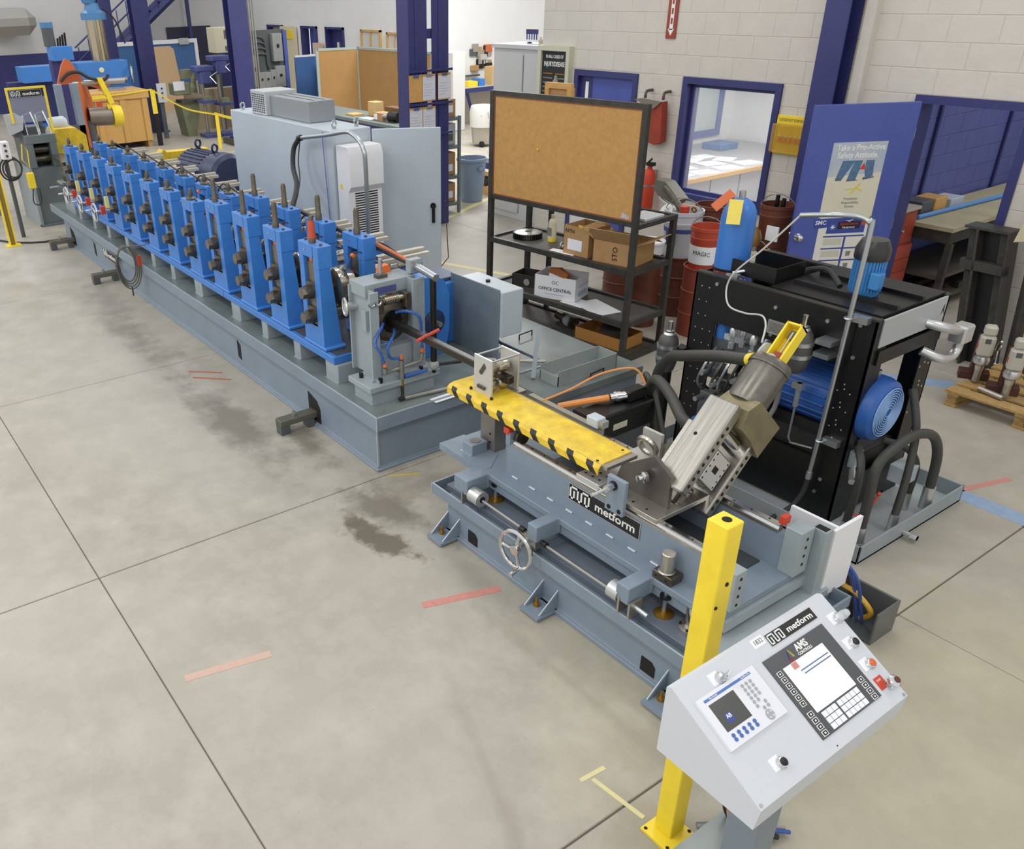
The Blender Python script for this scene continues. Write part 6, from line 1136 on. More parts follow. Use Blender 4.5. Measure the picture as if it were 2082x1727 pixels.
t = thing('cabinet_sign', 'small navy lettered sign standing on the tall white cabinet', 'sign', (-9.9, 8.9, 2.38)); box('panel', PAPER, t, -10.05, -9.80, 8.89, 8.91, 2.40, 2.56); box('band', NAVY, t, -10.05, -9.80, 8.886, 8.89, 2.50, 2.56); box('foot', NAVY, t, -10.0, -9.97, 8.87, 8.93, 2.38, 2.40)
for i in range(5): box('letter_stroke', NAVY, t, -10.04+.05*i, -10.02+.05*i, 8.886, 8.89, 2.43, 2.50)
for i, x in enumerate((-9.70, -9.58, -9.48)): tag(MB().lathe((x, 8.85, 2.38), (0, 0, 1), [(.03, 0), (.03, .05), (.012, .07), (.012, .09)], 12).build('small_jar', mat('jar_beige', 'b8ae98', .5)), ('small beige jar nearest the sign on the tall cabinet', 'small beige jar in the middle of three on the tall cabinet', 'small beige jar nearest the office wall on the tall cabinet')[i], 'jar', 'jars on the tall cabinet')
# office interior behind the window
struct(MB().box(-9.15, -5.0, 12.2, 12.35, 0, 3.0).build('wall_office_back', BRIGHTW)); struct(MB().box(-9.15, -4.95, 8.75, 12.2, 2.9, 3.0).build('ceiling_office', BRIGHTW)); 
wl = struct(MB().box(-9.0, -8.9, 8.76, 12.2, 0, 2.9).build('wall_office_left', BRIGHTW)); struct(MB().box(-5.05, -4.95, 8.76, 12.2, 0, 2.9).build('wall_office_right', BRIGHTW))
wn = struct(MB().box(-8.9, -8.86, 9.2, 11.9, .98, 1.08).box(-8.9, -8.86, 9.2, 11.9, 2.2, 2.3).box(-8.9, -8.86, 11.8, 11.9, 1.08, 2.2).box(-8.9, -8.86, 9.2, 9.3, 1.08, 2.2).build('window_2', NAVYL)); box('pane', mat('pale_green_glass', 'b9c4c4', .1), wn, -8.895, -8.885, 9.3, 11.8, 1.08, 2.2)
t = thing('office_counter', 'grey counter with wooden edge inside the office window', 'counter', (-8.0, 10.2, 0)); box('top', mat('counter_grey', 'a9a9ab', .4), t, -8.86, -7.16, 9.0, 12.15, .86, .90); box('edge', WOOD, t, -7.16, -7.13, 9.0, 12.15, .855, .905)
for i in range(5): box('cupboard_door', mat('cupboard_grey', 'b4b4ba', .5), t, -7.22, -7.20, 9.05+.6*i, 9.62+.6*i, .05, .84)
box('carcass', mat('cupboard_grey', 'b4b4ba'), t, -8.8, -7.22, 9.0, 12.1, 0, .86)
random.seed(5)
for i in range(16):
    x, y = -7.35-.33*(i % 4)-random.random()*.1, 9.15+.46*(i//4)+random.random()*.15
    if i in (3, 15, 11): continue
    q = MB(); q.M = Matrix.Translation((x, y, .901+.0015*(i % 2))) @ Matrix.Rotation(random.uniform(-.4, .4), 4, 'Z'); tag(q.box(-.13, .13, -.17, .17, 0, .0012 if i % 3 else .008).build('paper_sheet', PAPER), 'white paper sheet lying on the office counter', 'paper', 'papers on the office counter')
tag(MB().box(-8.55, -8.2, 11.1, 11.5, .90, .99, b=.01).build('blue_case', mat('blue_case', '41699e', .5)), 'flat blue case at the back of the office counter', 'case')
t = thing('wall_shelf', 'white wall shelf on brackets inside the office', 'shelf', (-7.3, 12.05, 1.45)); box('board', WHITE, t, -8.0, -6.6, 11.9, 12.2, 1.46, 1.49); MB().prism([(11.92, 1.46), (12.2, 1.46), (12.2, 1.2)], 'x', -7.9, -7.87).build('bracket', WHITE, t); MB().prism([(11.92, 1.46), (12.2, 1.46), (12.2, 1.2)], 'x', -6.8, -6.77).build('bracket', WHITE, t)
# corridor behind the open doorway: blue block wall, bench, red tool chest
blockwall('wall_corridor', 'x', -4.66, 8.75, 13.2, 0, 2.6, [], BLUEB, side=1, mort=mat('blue_mortar', '474d80', .6), course=.2, length=.40)
for y in (9.78, 11.4): box('pipe_trim', NAVY, bpy.data.objects['wall_corridor'], -4.655, -4.63, y, y+.04, 0, 2.6)
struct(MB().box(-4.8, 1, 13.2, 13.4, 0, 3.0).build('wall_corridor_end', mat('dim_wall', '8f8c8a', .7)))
t = thing('steel_bench', 'dark steel workbench with dusty top beyond the doorway', 'workbench', (-4.2, 10.2, 0)); box('top', mat('dusty_bench_top', 'b0a887', .6, var=.15, scale=4), t, -4.62, -3.93, 9.15, 12.0, .86, .90); box('apron', STEELF, t, -4.60, -3.95, 9.17, 11.98, .74, .86)
for y in (9.2, 10.6, 11.9):
    for x in (-4.55, -3.98): box('leg', STEELF, t, x, x+.06, y-.03, y+.03, 0, .74)
box('lower_shelf', mat('dusty_shelf', '57534b'), t, -4.6, -3.97, 9.2, 11.95, .36, .40); box('lower_shelf', mat('dusty_shelf', '57534b'), t, -4.6, -3.97, 9.2, 11.95, .12, .15)
for i in range(6): tag(MB().box(-4.5+.09*i, -4.46+.09*i, 9.3+.1*i, 11.6-.1*i, .151, .18+.015*(i % 3)).build('stock_bar', STEELF if i % 2 else DKSTEEL), '%s steel stock bar from the blue wall on the lowest shelf of the dark bench' % ORDW[i], 'bar', 'stock bars under the bench')
tag(MB().tube([(-4.35, 9.25, .925), (-4.25, 11.6, .925)], .022, 10).build('blue_pipe', mat('light_blue_pipe', '5b92d6', .4)), 'long light blue pipe lying on the dark bench', 'pipe')
t = thing('red_tool_chest', 'red steel tool chest with lid and drawers behind the door edge', 'tool chest', (-4.45, 8.95, 0)); box('body', REDP, t, -4.64, -4.28, 8.78, 9.14, .0, .70, b=.006); box('upper', REDP, t, -4.64, -4.30, 8.79, 9.13, .70, 1.04, b=.006); MB().prism([(8.78, 1.04), (9.14, 1.04), (9.14, 1.07), (8.78, 1.07)], 'x', -4.64, -4.28).build('lid', mat('pale_lid', 'b7a89c', .4), t)
for i in range(4): box('drawer', mat('red_drawer', 'a84733', .4), t, -4.282, -4.272, 8.80, 9.12, .16+.135*i, .285+.135*i)
MB().tube([(-4.295, 8.88, .86), (-4.28, 8.9, .84), (-4.295, 8.92, .86)], .006, 6).build('latch', ZINC, t)
for i, (y, w, m_, lab) in enumerate(((9.35, .22, DGREY, 'grey drawer box on the bench beside the red chest'), (9.62, .24, WOOD, 'wooden case on the bench between grey box and metal lid'), (9.95, .28, CABG, 'open grey lid leaning on the bench end'))): tag(MB().box(-4.6, -4.38, y, y+w, .902, 1.05 if i < 2 else 1.0, b=.006).build('bench_box', m_), lab, 'box')
t = thing('coffee_shelf', 'cluttered grey shelf at the far end of the corridor', 'shelf', (-4.0, 12.4, 0)); box('top', CABG, t, -4.55, -3.3, 12.3, 12.9, 1.0, 1.04); box('body', DGREY, t, -4.5, -3.35, 12.35, 12.85, 0, 1.0)
for i in range(4): box('clutter', (PAPER, DGREY, CARD, BLUE)[i], t, -4.4+.25*i, -4.2+.25*i, 12.4, 12.6, 1.04, 1.3+.12*(i % 2))
# dark steel stands leaning at the doorway and pallet with drills
t = thing('steel_stand', 'tall dark steel channel frame leaning beside the doorway', 'steel stand', (-3.3, 8.3, 0))
def lean():
    q = MB(); q.M = Matrix(((1, 0, -.17, .20), (0, 1, .08, 0), (0, 0, 1, 0), (0, 0, 0, 1))); return q
for x in (-3.44, -3.19): lean().box(x, x+.11, 8.20, 8.30, 0, 1.16, b=.004).box(x+.09, x+.11, 8.12, 8.20, 0, 1.16).build('channel', STEELF, t)
lean().box(-3.45, -3.08, 8.12, 8.32, 1.16, 1.18).build('top_plate', STEELF, t); lean().box(-3.45, -3.08, 8.12, 8.20, .82, .9).build('cross_bar', STEELF, t); lean().box(-3.33, -3.19, 8.24, 8.27, 0, 1.16).build('back_sheet', BLACK, t)
tag(MB().prism([(-2.98, 1.15), (-2.62, 1.25), (-2.62, 1.6), (-2.9, 1.6)], 'y', 8.05, 8.3).build('cream_hood', mat('cream_hood', 'c6bd9e', .5)), 'cream machine hood at the right edge beside the dark stand', 'machine hood'); tag(MB().tube([(-2.85, 8.2, 1.16), (-2.78, 8.25, 0)], .05, 6).build('hood_leg', STEELF), 'dark leg under the cream machine hood', 'leg')
pl = thing('wood_pallet', 'wooden pallet carrying magnetic drills at the right edge', 'pallet', (-2.3, 7.5, 0))
for i in range(5): MB().box(-2.80, -1.7, 7.16+.19*i, 7.29+.19*i, .115, .135, b=.002).build('deck_board', PALLET, pl)
for x in (-2.78, -2.27, -1.76):
    for y in (7.18, 7.55, 7.95): MB().box(x, x+.07, y, y+.10, .018, .095).build('block', PALLET, pl)
    MB().box(x, x+.09, 7.16, 8.05, .095, .115).box(x, x+.09, 7.16, 8.05, 0, .018).build('stringer', PALLET, pl)
def magdrill(x, y, rz, lab):
    t = thing('magnetic_drill', lab, 'drill', (x, y, .136), rz, 'magnetic drills on the pallet')
    MB().box(-.12, .10, .06, .16, 0, .07, b=.004).box(-.05, .05, .05, .14, .07, .38).build('magnet_base', mat('dark_red_base', '4c2a24', .5), t, world=False)
    MB().box(-.055, .055, -.05, .05, .24, .42, b=.02).build('motor_housing', mat('putty_grey', 'b5b1a3', .5), t, world=False); MB().box(-.045, .045, -.045, .045, .42, .50, b=.015).build('motor_top', mat('putty_grey', 'b5b1a3'), t, world=False)
    MB().lathe((0, 0, .12), (0, 0, 1), [(.03, 0), (.035, .04), (.055, .06), (.06, .09), (.05, .12)], 20).build('gear_nose', ALU, t, world=False); MB().cyl((0, 0, .02), (0, 0, .12), .028, n=14).build('chuck', STEEL, t, world=False)
    MB().torus((.09, .08, .27), (1, -.3, 0), .07, .008, 20, 6).build('feed_wheel', DKSTEEL, t, world=False)
    for a in range(3): MB().tube([(.10, .08, .27), (.11+.02*cos(a*2.1), .08+.11*cos(a*2.1), .27+.11*sin(a*2.1))], .007, 6).sphere((.11+.02*cos(a*2.1), .08+.11*cos(a*2.1), .27+.11*sin(a*2.1)), .013, 8, 6).build('feed_lever', CHROME, t, world=False)
    MB().box(-.0565, -.055, -.02, .03, .30, .34).build('red_label', RED, t, world=False); MB().box(-.02, .02, -.052, -.05, .36, .40).build('vent', DGREY, t, world=False); return t
magdrill(-2.72, 7.46, .5, 'putty grey magnetic drill standing nearest the hydraulic unit on the pallet'); magdrill(-2.44, 7.34, .5, 'putty grey magnetic drill standing at the right edge of the pallet')
tag(MB().torus((-2.42, 7.75, .42), (.6, -.8, .2), .05, .014, 20, 6).build('red_cable_reel', RED), 'small red coiled hose between the two magnetic drills', 'hose'); tag(MB().cyl((-2.62, 7.32, .16), (-2.42, 7.27, .16), .022, n=12).build('drill_arbor', STEEL), 'steel drill arbor lying on the front pallet boards', 'arbor'); MB()

# ------------------------------------------------------------------ partition with bench, shelf unit and bins behind the column
pt = thing('office_partition', 'large brown corkboard partition screens with grey frame behind the clipboards', 'partition', (-17.5, 11.4, 0))
for (xa, ya), (xb, yb) in (((-19.0, 10.45), (-18.75, 11.42)), ((-18.75, 11.42), (-15.9, 11.5))):
    v = Vector((xb-xa, yb-ya, 0)); q = MB(); q.M = Matrix.Translation((xa, ya, 0)) @ Matrix.Rotation(math.atan2(v.y, v.x), 4, 'Z'); p = q.box(0, v.length, -.02, .02, .35, 1.87).build('panel', mat('partition_cork', 'a67f4c', .85, var=.08, scale=3), pt)
    q = MB(); q.M = Matrix.Translation((xa, ya, 0)) @ Matrix.Rotation(math.atan2(v.y, v.x), 4, 'Z'); q.box(0, v.length, -.03, .03, 1.87, 1.92).box(-.02, .04, -.03, .03, 0, 1.92).box(v.length-.04, v.length+.02, -.03, .03, 0, 1.92).build('frame', mat('sage_frame', '9aa79f', .5), p)
wb = thing('tool_bench', 'grey green workbench cluttered with boxes in front of the partition', 'workbench', (-15.2, 9.5, 0)); BG_ = mat('bench_sage', '6f7b78', .5, var=.15, scale=4)
box('top', BG_, wb, -17.6, -13.6, 9.05, 9.85, .84, .90, b=.004); box('apron', NAVY, wb, -17.5, -13.7, 9.10, 9.8, .60, .84)
for x in (-17.4, -15.6, -13.8): MB().box(x, x+.08, 9.12, 9.2, 0, .84).box(x, x+.08, 9.7, 9.78, 0, .84).build('leg', BG_, wb)
for i, (x, y, w, d, h, m_, lab) in enumerate(((-14.55, 9.35, .32, .24, .14, CARD, 'brown box with white label on the grey green bench'), (-15.2, 9.6, .26, .2, .26, mat('pale_card', 'c9a972', .8), 'upright tan carton at the left of the bench boxes'), (-14.6, 9.68, .5, .2, .2, mat('dark_card', '6e4f33', .8), 'dark brown carton behind the labelled box on the bench'), (-13.95, 9.6, .30, .12, .50, mat('pale_card', 'c9a972'), 'tall tan carton leaning by the column on the bench'), (-15.6, 9.35, .3, .25, .03, WOOD, 'flat wooden board on the bench'), (-14.9, 9.25, .4, .2, .015, PAPER, 'white paper sheets at the bench front'))):
    o = tag(MB().box(x-w/2, x+w/2, y-d/2, y+d/2, .901, .901+h, b=.004).build('bench_item', m_), lab, 'box' if i < 4 else 'sheet')
    if i == 0: box('label', PAPER, o, x-.13, x-.02, y-d/2-.003, y-d/2, .92, 1.02)
t = thing('black_motor', 'small black motor lying on the bench next to the leaning carton', 'motor', (-14.15, 9.3, .9)); MB().cyl((-14.25, 9.3, 1.0), (-14.02, 9.35, 1.0), .085, n=18).build('body', BLACK, t); MB().cyl((-14.42, 9.27, .99), (-14.25, 9.3, 1.0), .05, n=12).build('cover', STEEL, t); MB().box(-14.25, -14.05, 9.26, 9.4, .9, .93).build('foot', BLACK, t)
t = thing('blue_divider', 'plain blue office divider panels left of the corkboard partition', 'partition', (-20, 10.7, 0)); box('panel', mat('divider_blue', '2f5488', .7), t, -20.02, -19.98, 10.40, 11.05, .0, 1.70); box('panel', mat('divider_blue', '2f5488'), t, -19.7, -19.66, 10.95, 11.6, .0, 1.68); box('cap', LGREY, t, -20.03, -19.97, 10.40, 11.05, 1.70, 1.74)
sh_ = thing('grey_shelf_unit', 'grey green open shelf unit stacked with cartons beside the blue trash can', 'shelf unit', (-11.1, 8.05, 0))
for x in (-11.5, -10.78): 
    for y in (7.84, 8.24): box('post', BG_, sh_, x, x+.04, y, y+.04, 0, 1.42)
for z in (.12, .52, .96, 1.36): box('shelf', BG_, sh_, -11.5, -10.745, 7.845, 8.275, z, z+.05)
for i, (z, m_, h, lab) in enumerate(((1.41, CARD, .24, 'brown carton on top of the grey green shelf unit'), (1.012, mat('grey_pail', 'b9bab8', .5), .30, 'grey printed carton on the upper shelf of the shelf unit'), (.572, CARD, .33, 'brown carton with label on the middle shelf of the shelf unit'), (.172, CARD, .28, 'brown carton on the lowest shelf of the shelf unit'))):
    o = tag(MB().box(-11.2, -10.80, 7.90, 8.22, z, z+h, b=.004).build('stored_carton', m_), lab, 'box'); box('label', PAPER if i != 1 else DGREY, o, -10.80, -10.797, 8.05, 8.17, z+.06, z+.16)
t = thing('trash_can', 'round grey blue trash can beside the yellow floor line', 'trash can', (-11.28, 8.92, 0)); MB().lathe((-11.28, 8.92, 0), (0, 0, 1), [(.17, 0), (.18, .03), (.225, .62), (.25, .64), (.25, .68), (.225, .68), (.175, .05), (.01, .045)], 28).build('can', mat('can_blue', '7d8fa8', .5), t); MB().box(-11.06, -11.0, 8.86, 8.98, .50, .56, b=.01).build('handle', mat('can_blue', '7d8fa8'), t)
t = thing('floor_crate', 'small wooden crate with black motor parts beside the trash can', 'crate', (-11.6, 9.6, 0)); box('slat', WOOD, t, -11.85, -11.4, 9.40, 9.44, .05, .12); box('slat', WOOD, t, -11.85, -11.4, 9.40, 9.44, .30, .36); box('tray', WOOD, t, -11.85, -11.4, 9.40, 9.95, .0, .05); MB().cyl((-11.62, 9.45, .2), (-11.62, 9.8, .2), .10, n=16).build('motor', BLACK, t); box('lid', NAVY, t, -11.85, -11.4, 9.45, 9.9, .40, .5); box('post', WOOD, t, -11.85, -11.81, 9.4, 9.44, .12, .40); box('post', WOOD, t, -11.44, -11.4, 9.4, 9.44, .12, .40)
t = thing('wheeled_bin', 'wheeled plastic bin with white liner by the bright wall', 'bin', (-15.45, 12.5, 0)); MB().lathe((-15.45, 12.5, .06), (0, 0, 1), [(.22, 0), (.26, .5), (.28, .6)], 8).build('bin', mat('bin_beige', 'b7b0a2', .5), t); MB().lathe((-15.45, 12.5, .40), (0, 0, 1), [(.275, 0), (.285, .3), (.26, .42), (.20, .44), (.18, .3)], 12, cap=False).build('liner', mat('bin_liner', 'e3e2de', .5), t)
for y in (12.35, 12.65): MB().cyl((-15.28, y-.03, .06), (-15.28, y+.03, .06), .06, n=14).build('wheel', BLACK, t)
MB().tube([(-15.17, 12.42, .72), (-15.14, 12.42, .60), (-15.14, 12.55, .60), (-15.17, 12.55, .72)], .008, 6).build('handle', ZINC, t)
pail('pail', 'small red pail beside the wheeled bin', -16.3, 12.2, 0, .14, .34, RED)
t = thing('bay_bench', 'navy edged workbench against the bright white wall', 'workbench', (-18.3, 15.0, 0)); box('top', mat('bench_pale', 'b9b4ad', .5), t, -18.9, -18.0, 13.98, 16.2, .84, .88); box('edge', NAVY, t, -18.0, -17.95, 13.98, 16.2, .78, .88); MB().tube([(-18.0, 14.05, .8), (-18.1, 14.4, 0)], .05, 4).build('brace', NAVY, t); box('skirt', mat('skirt_beige', 'bdb5ab', .7), t, -18.7, -18.6, 14.0, 16.2, 0, .8); box('back_rail', DGREY, t, -18.9, -18.8, 13.98, 15.1, 1.05, 1.09)
random.seed(9)
for i in range(16):
    y = 14.85+random.random()*.6; z = 1.1+random.random()*.55
    tag(MB().box(-18.94, -18.90+.05*random.random(), y, y+.11+.12*random.random(), z, z+.12+.14*random.random(), b=.006).build('hung_tool', random.choice([DGREY, STEEL, ORNGP, BLACK, PLATE, CARD])), 'small tool hung in the cluster on the bright wall', 'tool', 'tools hung on the bright wall')
for i, (y, w, h, m_, lab) in enumerate(((15.0, .42, .42, mat('pale_card', 'c9a972'), 'tan carton on the bench below the hung tools'), (14.25, .30, .12, YEL, 'yellow box on the left of the bay bench'), (14.6, .18, .16, BLUE, 'blue box next to the yellow box on the bay bench'))): tag(MB().box(-18.5, -18.2, y, y+w, .881, .881+h).build('bay_carton', m_), lab, 'box')
tag(MB().box(-17.9, -17.5, 13.25, 13.62, 0, 1.75, b=.02).build('bay_machine', mat('machine_white', 'd5d5d3', .5)), 'white machine body just right of the middle column', 'machine')
# ------------------------------------------------------------------ navy motor, yellow guard and clutter behind the mill
t = thing('drive_motor', 'large navy electric motor with cooling fins behind the mill', 'motor', (-11.9, 4.75, .4)); NM = mat('motor_navy', '2c3354', .4)
MB().lathe((-12.55, 4.70, .84), (1, .12, 0), [(.22, 0), (.30, .06), (.30, .75), (.26, .80), (.33, .82), (.33, 1.08), (.28, 1.13), (.12, 1.15)], 30).build('body', NM, t)
for i in range(22): a = radians(-20+240*i/21); MB().tube([(-12.45, 4.71+.305*cos(a), .84+.305*sin(a)), (-11.85, 4.78+.305*cos(a), .84+.305*sin(a))], .012, 4).build('fin', NM, t)
for x in (-12.35, -11.75): MB().torus((x, 4.76, 1.22), (1, .4, 0), .05, .016, 16, 8).cyl((x, 4.76, 1.12), (x, 4.76, 1.18), .03, n=10).build('lifting_eye', NM, t)
MB().box(-12.5, -11.5, 4.5, 5.0, .0, .56).build('foot', GREYD, t)
t = thing('yellow_guard', 'yellow sheet-metal belt guard behind the far roll stands', 'guard', (-13.0, 4.7, .0)); MB().prism([(4.15, .80), (5.15, .82), (5.15, 1.04), (4.50, 1.05), (4.45, 1.09), (4.40, 1.04), (4.15, 1.02)], 'x', -13.15, -12.95).build('sheet', YELW, t); MB().box(-13.12, -12.98, 4.5, 4.56, 0, .82).box(-13.12, -12.98, 4.95, 5.01, 0, .83).build('leg', YEL, t)
tag(MB().torus((-13.6, 4.35, .75), (.3, 1, 0), .30, .02, 24, 8, 0, pi).tube([(-13.31, 4.26, .75), (-13.31, 4.26, .0)], .02, 8).build('hose_loop', RUBB), 'black hose arching up behind the far roll stands', 'hose')
t = thing('clear_tray', 'clear plastic trays heaped on the floor beyond the yellow guard', 'tray', (-16.6, 6.6, 0)); MB().box(-17.0, -16.4, 6.2, 6.6, 0, .18, b=.02).box(-16.8, -16.2, 6.5, 7.0, 0, .22, b=.02).build('tray', CLEAR, t); MB().box(-16.6, -16.25, 6.45, 6.95, .0, .12).build('tray_filling', OLIVE, t)
# ------------------------------------------------------------------ flattener with sign
fl = thing('strip_flattener', 'dark grey strip flattener on a tall plinth with name sign frame', 'flattener', (-14.6, 3.0, 0)); FG = mat('flattener_grey', '6b7476', .42, var=.12, scale=4)
MB().prism([(2.80, 0), (3.22, 0), (3.22, .86), (2.80, .86)], 'x', -14.9, -14.16).build('plinth', FG, fl); MB().box(-15.15, -14.12, 2.76, 2.80, 0, .86).build('side_plate', GREYG, fl); MB().box(-14.2, -14.1, 2.76, 3.26, .0, .03).build('foot_flange', FG, fl)
for a in ((-14.9, -14.14, 2.80, 2.90, .86, 1.28), (-14.9, -14.14, 3.14, 3.24, .86, 1.28), (-14.905, -14.135, 2.795, 3.245, 1.20, 1.32)): box('housing', FG, fl, *a, b=.006)
for z in (.96, 1.10): MB().cyl((-14.3, 2.90, z), (-14.3, 3.14, z), .055, n=16).build('flattening_roll', DKSTEEL, fl)
box('roll_gap', HOLE, fl, -14.6, -14.4, 2.9, 3.14, .88, 1.2)
for y in (2.88, 3.06): MB().tube([(-14.25, y, 1.30), (-14.35, y, 1.58), (-14.35, y+.12, 1.62), (-14.2, y+.14, 1.42), (-14.15, y+.14, 1.30)], .012, 6).build('handle_bar', ZINC, fl)
MB().box(-14.6, -14.3, 2.85, 3.15, 1.30, 1.42).cyl((-14.3, 2.85, 1.42), (-14.3, 2.85, 1.56), .03, n=10).cyl((-14.3, 3.1, 1.42), (-14.3, 3.1, 1.56), .03, n=10).build('top_gear', DGREY, fl)
for a in ((-14.2, -14.17, 2.69, 3.25, 1.95, 1.98), (-14.2, -14.17, 2.69, 2.72, 1.5, 1.95), (-14.2, -14.17, 3.22, 3.25, 1.3, 1.95)): box('sign_frame', YEL, fl, *a)
box('clear_guard', mat('clear_guard', 'dfe3e6', .08, alpha=.15), fl, -14.19, -14.185, 2.72, 3.22, 1.5, 1.84); logo(fl, (-14.165, 2.745, 1.845), (0, 1, 0), (0, 0, 1), .43, .095)
MB().tube([(-14.14, 2.74, 1.22), (-14.14, 2.70, 1.0), (-14.14, 2.78, .88), (-14.14, 2.80, 1.12)], .01, 6, closed=True).build('yellow_edge', YEL, fl)
t = thing('pendant_box', 'pale grey pendant panel mounted on the left of the flattener', 'control box', (-14.3, 2.7, 1.3)); MB().prism([(2.60, 1.62), (2.75, 1.64), (2.86, 1.57), (2.82, 1.40), (2.63, 1.34)], 'x', -14.25, -14.2).build('panel', mat('pendant_grey', 'b3b5ba', .5), t); MB().box(-14.5, -14.25, 2.7, 2.8, 1.3, 1.5).build('arm', DGREY, t)
t = thing('operator_box', 'small white button station hung with coiled cables left of the flattener', 'control box', (-13.7, 2.4, .8)); MB().box(-13.62, -13.5, 2.33, 2.45, 1.12, 1.36, b=.01).build('box', WHITE, t)
for i in range(3): MB().cyl((-13.5, 2.39, 1.17+.07*i), (-13.48, 2.39, 1.17+.07*i), .018, n=10).build('button', DKSTEEL, t)
for i in range(3): MB().torus((-13.6, 2.42+.02*i, .98), (1, .3, 0), .16-.02*i, .012, 20, 6).build('cable_loop', RUBB, t)
MB().cyl((-13.68, 2.39, .0), (-13.68, 2.39, 1.2), .03, n=10).build('stand', DGREY, t); MB().box(-13.5, -13.44, 2.58, 2.68, .70, .92, b=.01).build('yellow_pendant', YEL, t); MB().tube([(-13.47, 2.63, .70), (-13.47, 2.60, .5), (-13.47, 2.70, .48), (-13.47, 2.72, .7)], .008, 6, smooth=5).build('pendant_cord', RUBB, t)
yp2 = thing('guard_post', 'yellow channel guard post at the left edge beside the flattener', 'post', (-13.25, 2.15, 0)); MB().box(-13.28, -13.22, 2.10, 2.12, 0, 1.25).box(-13.28, -13.22, 2.18, 2.20, 0, 1.25).build('channel', YEL, yp2); MB().box(-13.26, -13.24, 2.12, 2.18, 0, 1.25).build('web', mat('dark_ochre', '8a7232', .5), yp2); box('base_plate', YEL, yp2, -13.33, -13.17, 2.05, 2.25, 0, .015)
t = thing('yellow_gearbox_guard', 'boxy yellow drive guard beside the flattener', 'guard', (-14.8, 3.55, .5)); MB().prism([(3.30, .80), (3.80, .80), (3.80, 1.20), (3.66, 1.32), (3.34, 1.32), (3.30, 1.22)], 'x', -15.0, -14.55).build('box', YELW, t); MB().box(-14.95, -14.65, 3.35, 3.75, 0, .80).build('stand', FG, t); MB().lathe((-14.85, 3.35, 1.36), (0, 1, 0), [(.10, 0), (.11, .04), (.11, .22), (.08, .26)], 16).build('small_motor', CABG, t)
# ------------------------------------------------------------------ uncoiler
uc = thing('uncoiler', 'orange double-disc uncoiler with yellow arms and steel mandrel', 'uncoiler', (-18, 4.8, 0))
for a in ((4.05, 4.17), (4.33, 4.45)): MB().box(-17.1, -16.95, *a, 0, 1.75, b=.01).build('upright', GREY, uc)
MB().box(-17.1, -16.95, 4.05, 4.45, .55, 1.05).box(-17.12, -16.94, 4.0, 4.5, 0, .1).build('cross_plate', DGREY, uc)
ds = MB().lathe((-18.0, 4.74, 1.10), (.55, 1, 0), [(.15, 0), (.56, .01), (.60, .03), (.60, .06), (.15, .05)], 40).build('disc', ORNGP, uc)
MB().prism([(4.35, 1.66), (4.50, 2.0), (4.58, 2.10), (4.66, 2.06), (4.85, 1.70), (4.95, 1.66)], 'x', -18.05, -17.98).build('top_arm', ORNGP, uc); MB().prism([(4.88, 1.62), (5.15, 1.72), (5.30, 1.75), (5.32, 1.58), (5.1, 1.54)], 'x', -18.05, -17.98).build('side_arm', ORNGP, uc)
MB().cyl((-18, 4.62, 1.66), (-18, 5.62, 1.65), .05, n=16).build('mandrel', STEEL, uc); MB().cyl((-18, 4.82, 1.06), (-17.95, 5.25, 1.04), .17, n=24).build('drum', mat('drum_steel', '8a8277', .4, .6), uc); MB().lathe((-17.94, 5.25, 1.04), (.1, 1, 0), [(.2, 0), (.21, .05), (.18, .18), (.12, .2)], 20, cap=False).build('yellow_flange', YEL, uc)
for p in ([(5.06, 1.74), (5.16, 1.74), (5.32, 1.28), (5.22, 1.26)], [(5.16, 1.26), (5.26, 1.26), (5.33, .88), (5.23, .88)], [(4.9, 1.37), (5.18, 1.37), (5.18, 1.43), (4.9, 1.43)]): MB().prism(p, 'x', -17.93, -17.86).build('yellow_arm', YEL, uc)
MB().tube([(-17.9, 4.4, 1.72), (-17.9, 4.55, 1.84), (-17.9, 4.75, 1.86), (-17.9, 4.95, 1.74), (-17.9, 5.2, 1.70), (-17.9, 5.3, 1.78)], .03, 8, smooth=5).build('hose', RUBB, uc); MB().cyl((-18.0, 4.8, 0), (-18.0, 4.8, 1.0), .12, n=14).box(-18.4, -17.6, 4.5, 5.2, 0, .15).build('pedestal', DGREY, uc)
t = thing('second_reel', 'dark coil reel with orange rim at the left edge of the hall', 'coil reel', (-15.8, 2.4, 0)); MB().lathe((-15.6, 2.30, 1.25), (.15, 1, 0), [(.1, 0), (.75, .01), (.75, .06), (.1, .06)], 36).build('side_disc', DGREY, t); MB().torus((-15.6, 2.38, 1.25), (.15, 1, 0), .72, .05, 40, 8).build('orange_rim', ORNGP, t); MB().box(-15.8, -15.4, 2.2, 2.45, 0, .9).build('stand', FG, t)
# ------------------------------------------------------------------ crate, press brake, far machines
cr = thing('wood_crate', 'big yellow plywood shipping crate on skids beside the uncoiler', 'crate', (-20.9, 6.3, 0)); box('body', WOOD, cr, -21.6, -20.6, 5.55, 6.88, .14, 1.05); box('lid', WOOD, cr, -21.65, -20.55, 5.5, 6.92, 1.05, 1.22, b=.01)
for y in (5.75, 6.3, 6.8): box('batten', mat('batten_wood', 'c99f58', .6), cr, -20.6, -20.57, y-.06, y+.06, .14, 1.05)
for y in (5.6, 6.75): box('skid', PALLET, cr, -21.6, -20.6, y, y+.1, 0, .14)
box('red_label', RED, cr, -20.57, -20.56, 5.72, 5.84, .92, 1.08); box('rail', STEEL, cr, -21.2, -20.8, 6.0, 6.5, 1.22, 1.27)
pb = thing('blue_press', 'large blue press with tall chrome cylinder in the far hall', 'press', (-22.5, 6, 0)); PB = mat('press_blue', '3f80cc', .4, var=.08, scale=3)
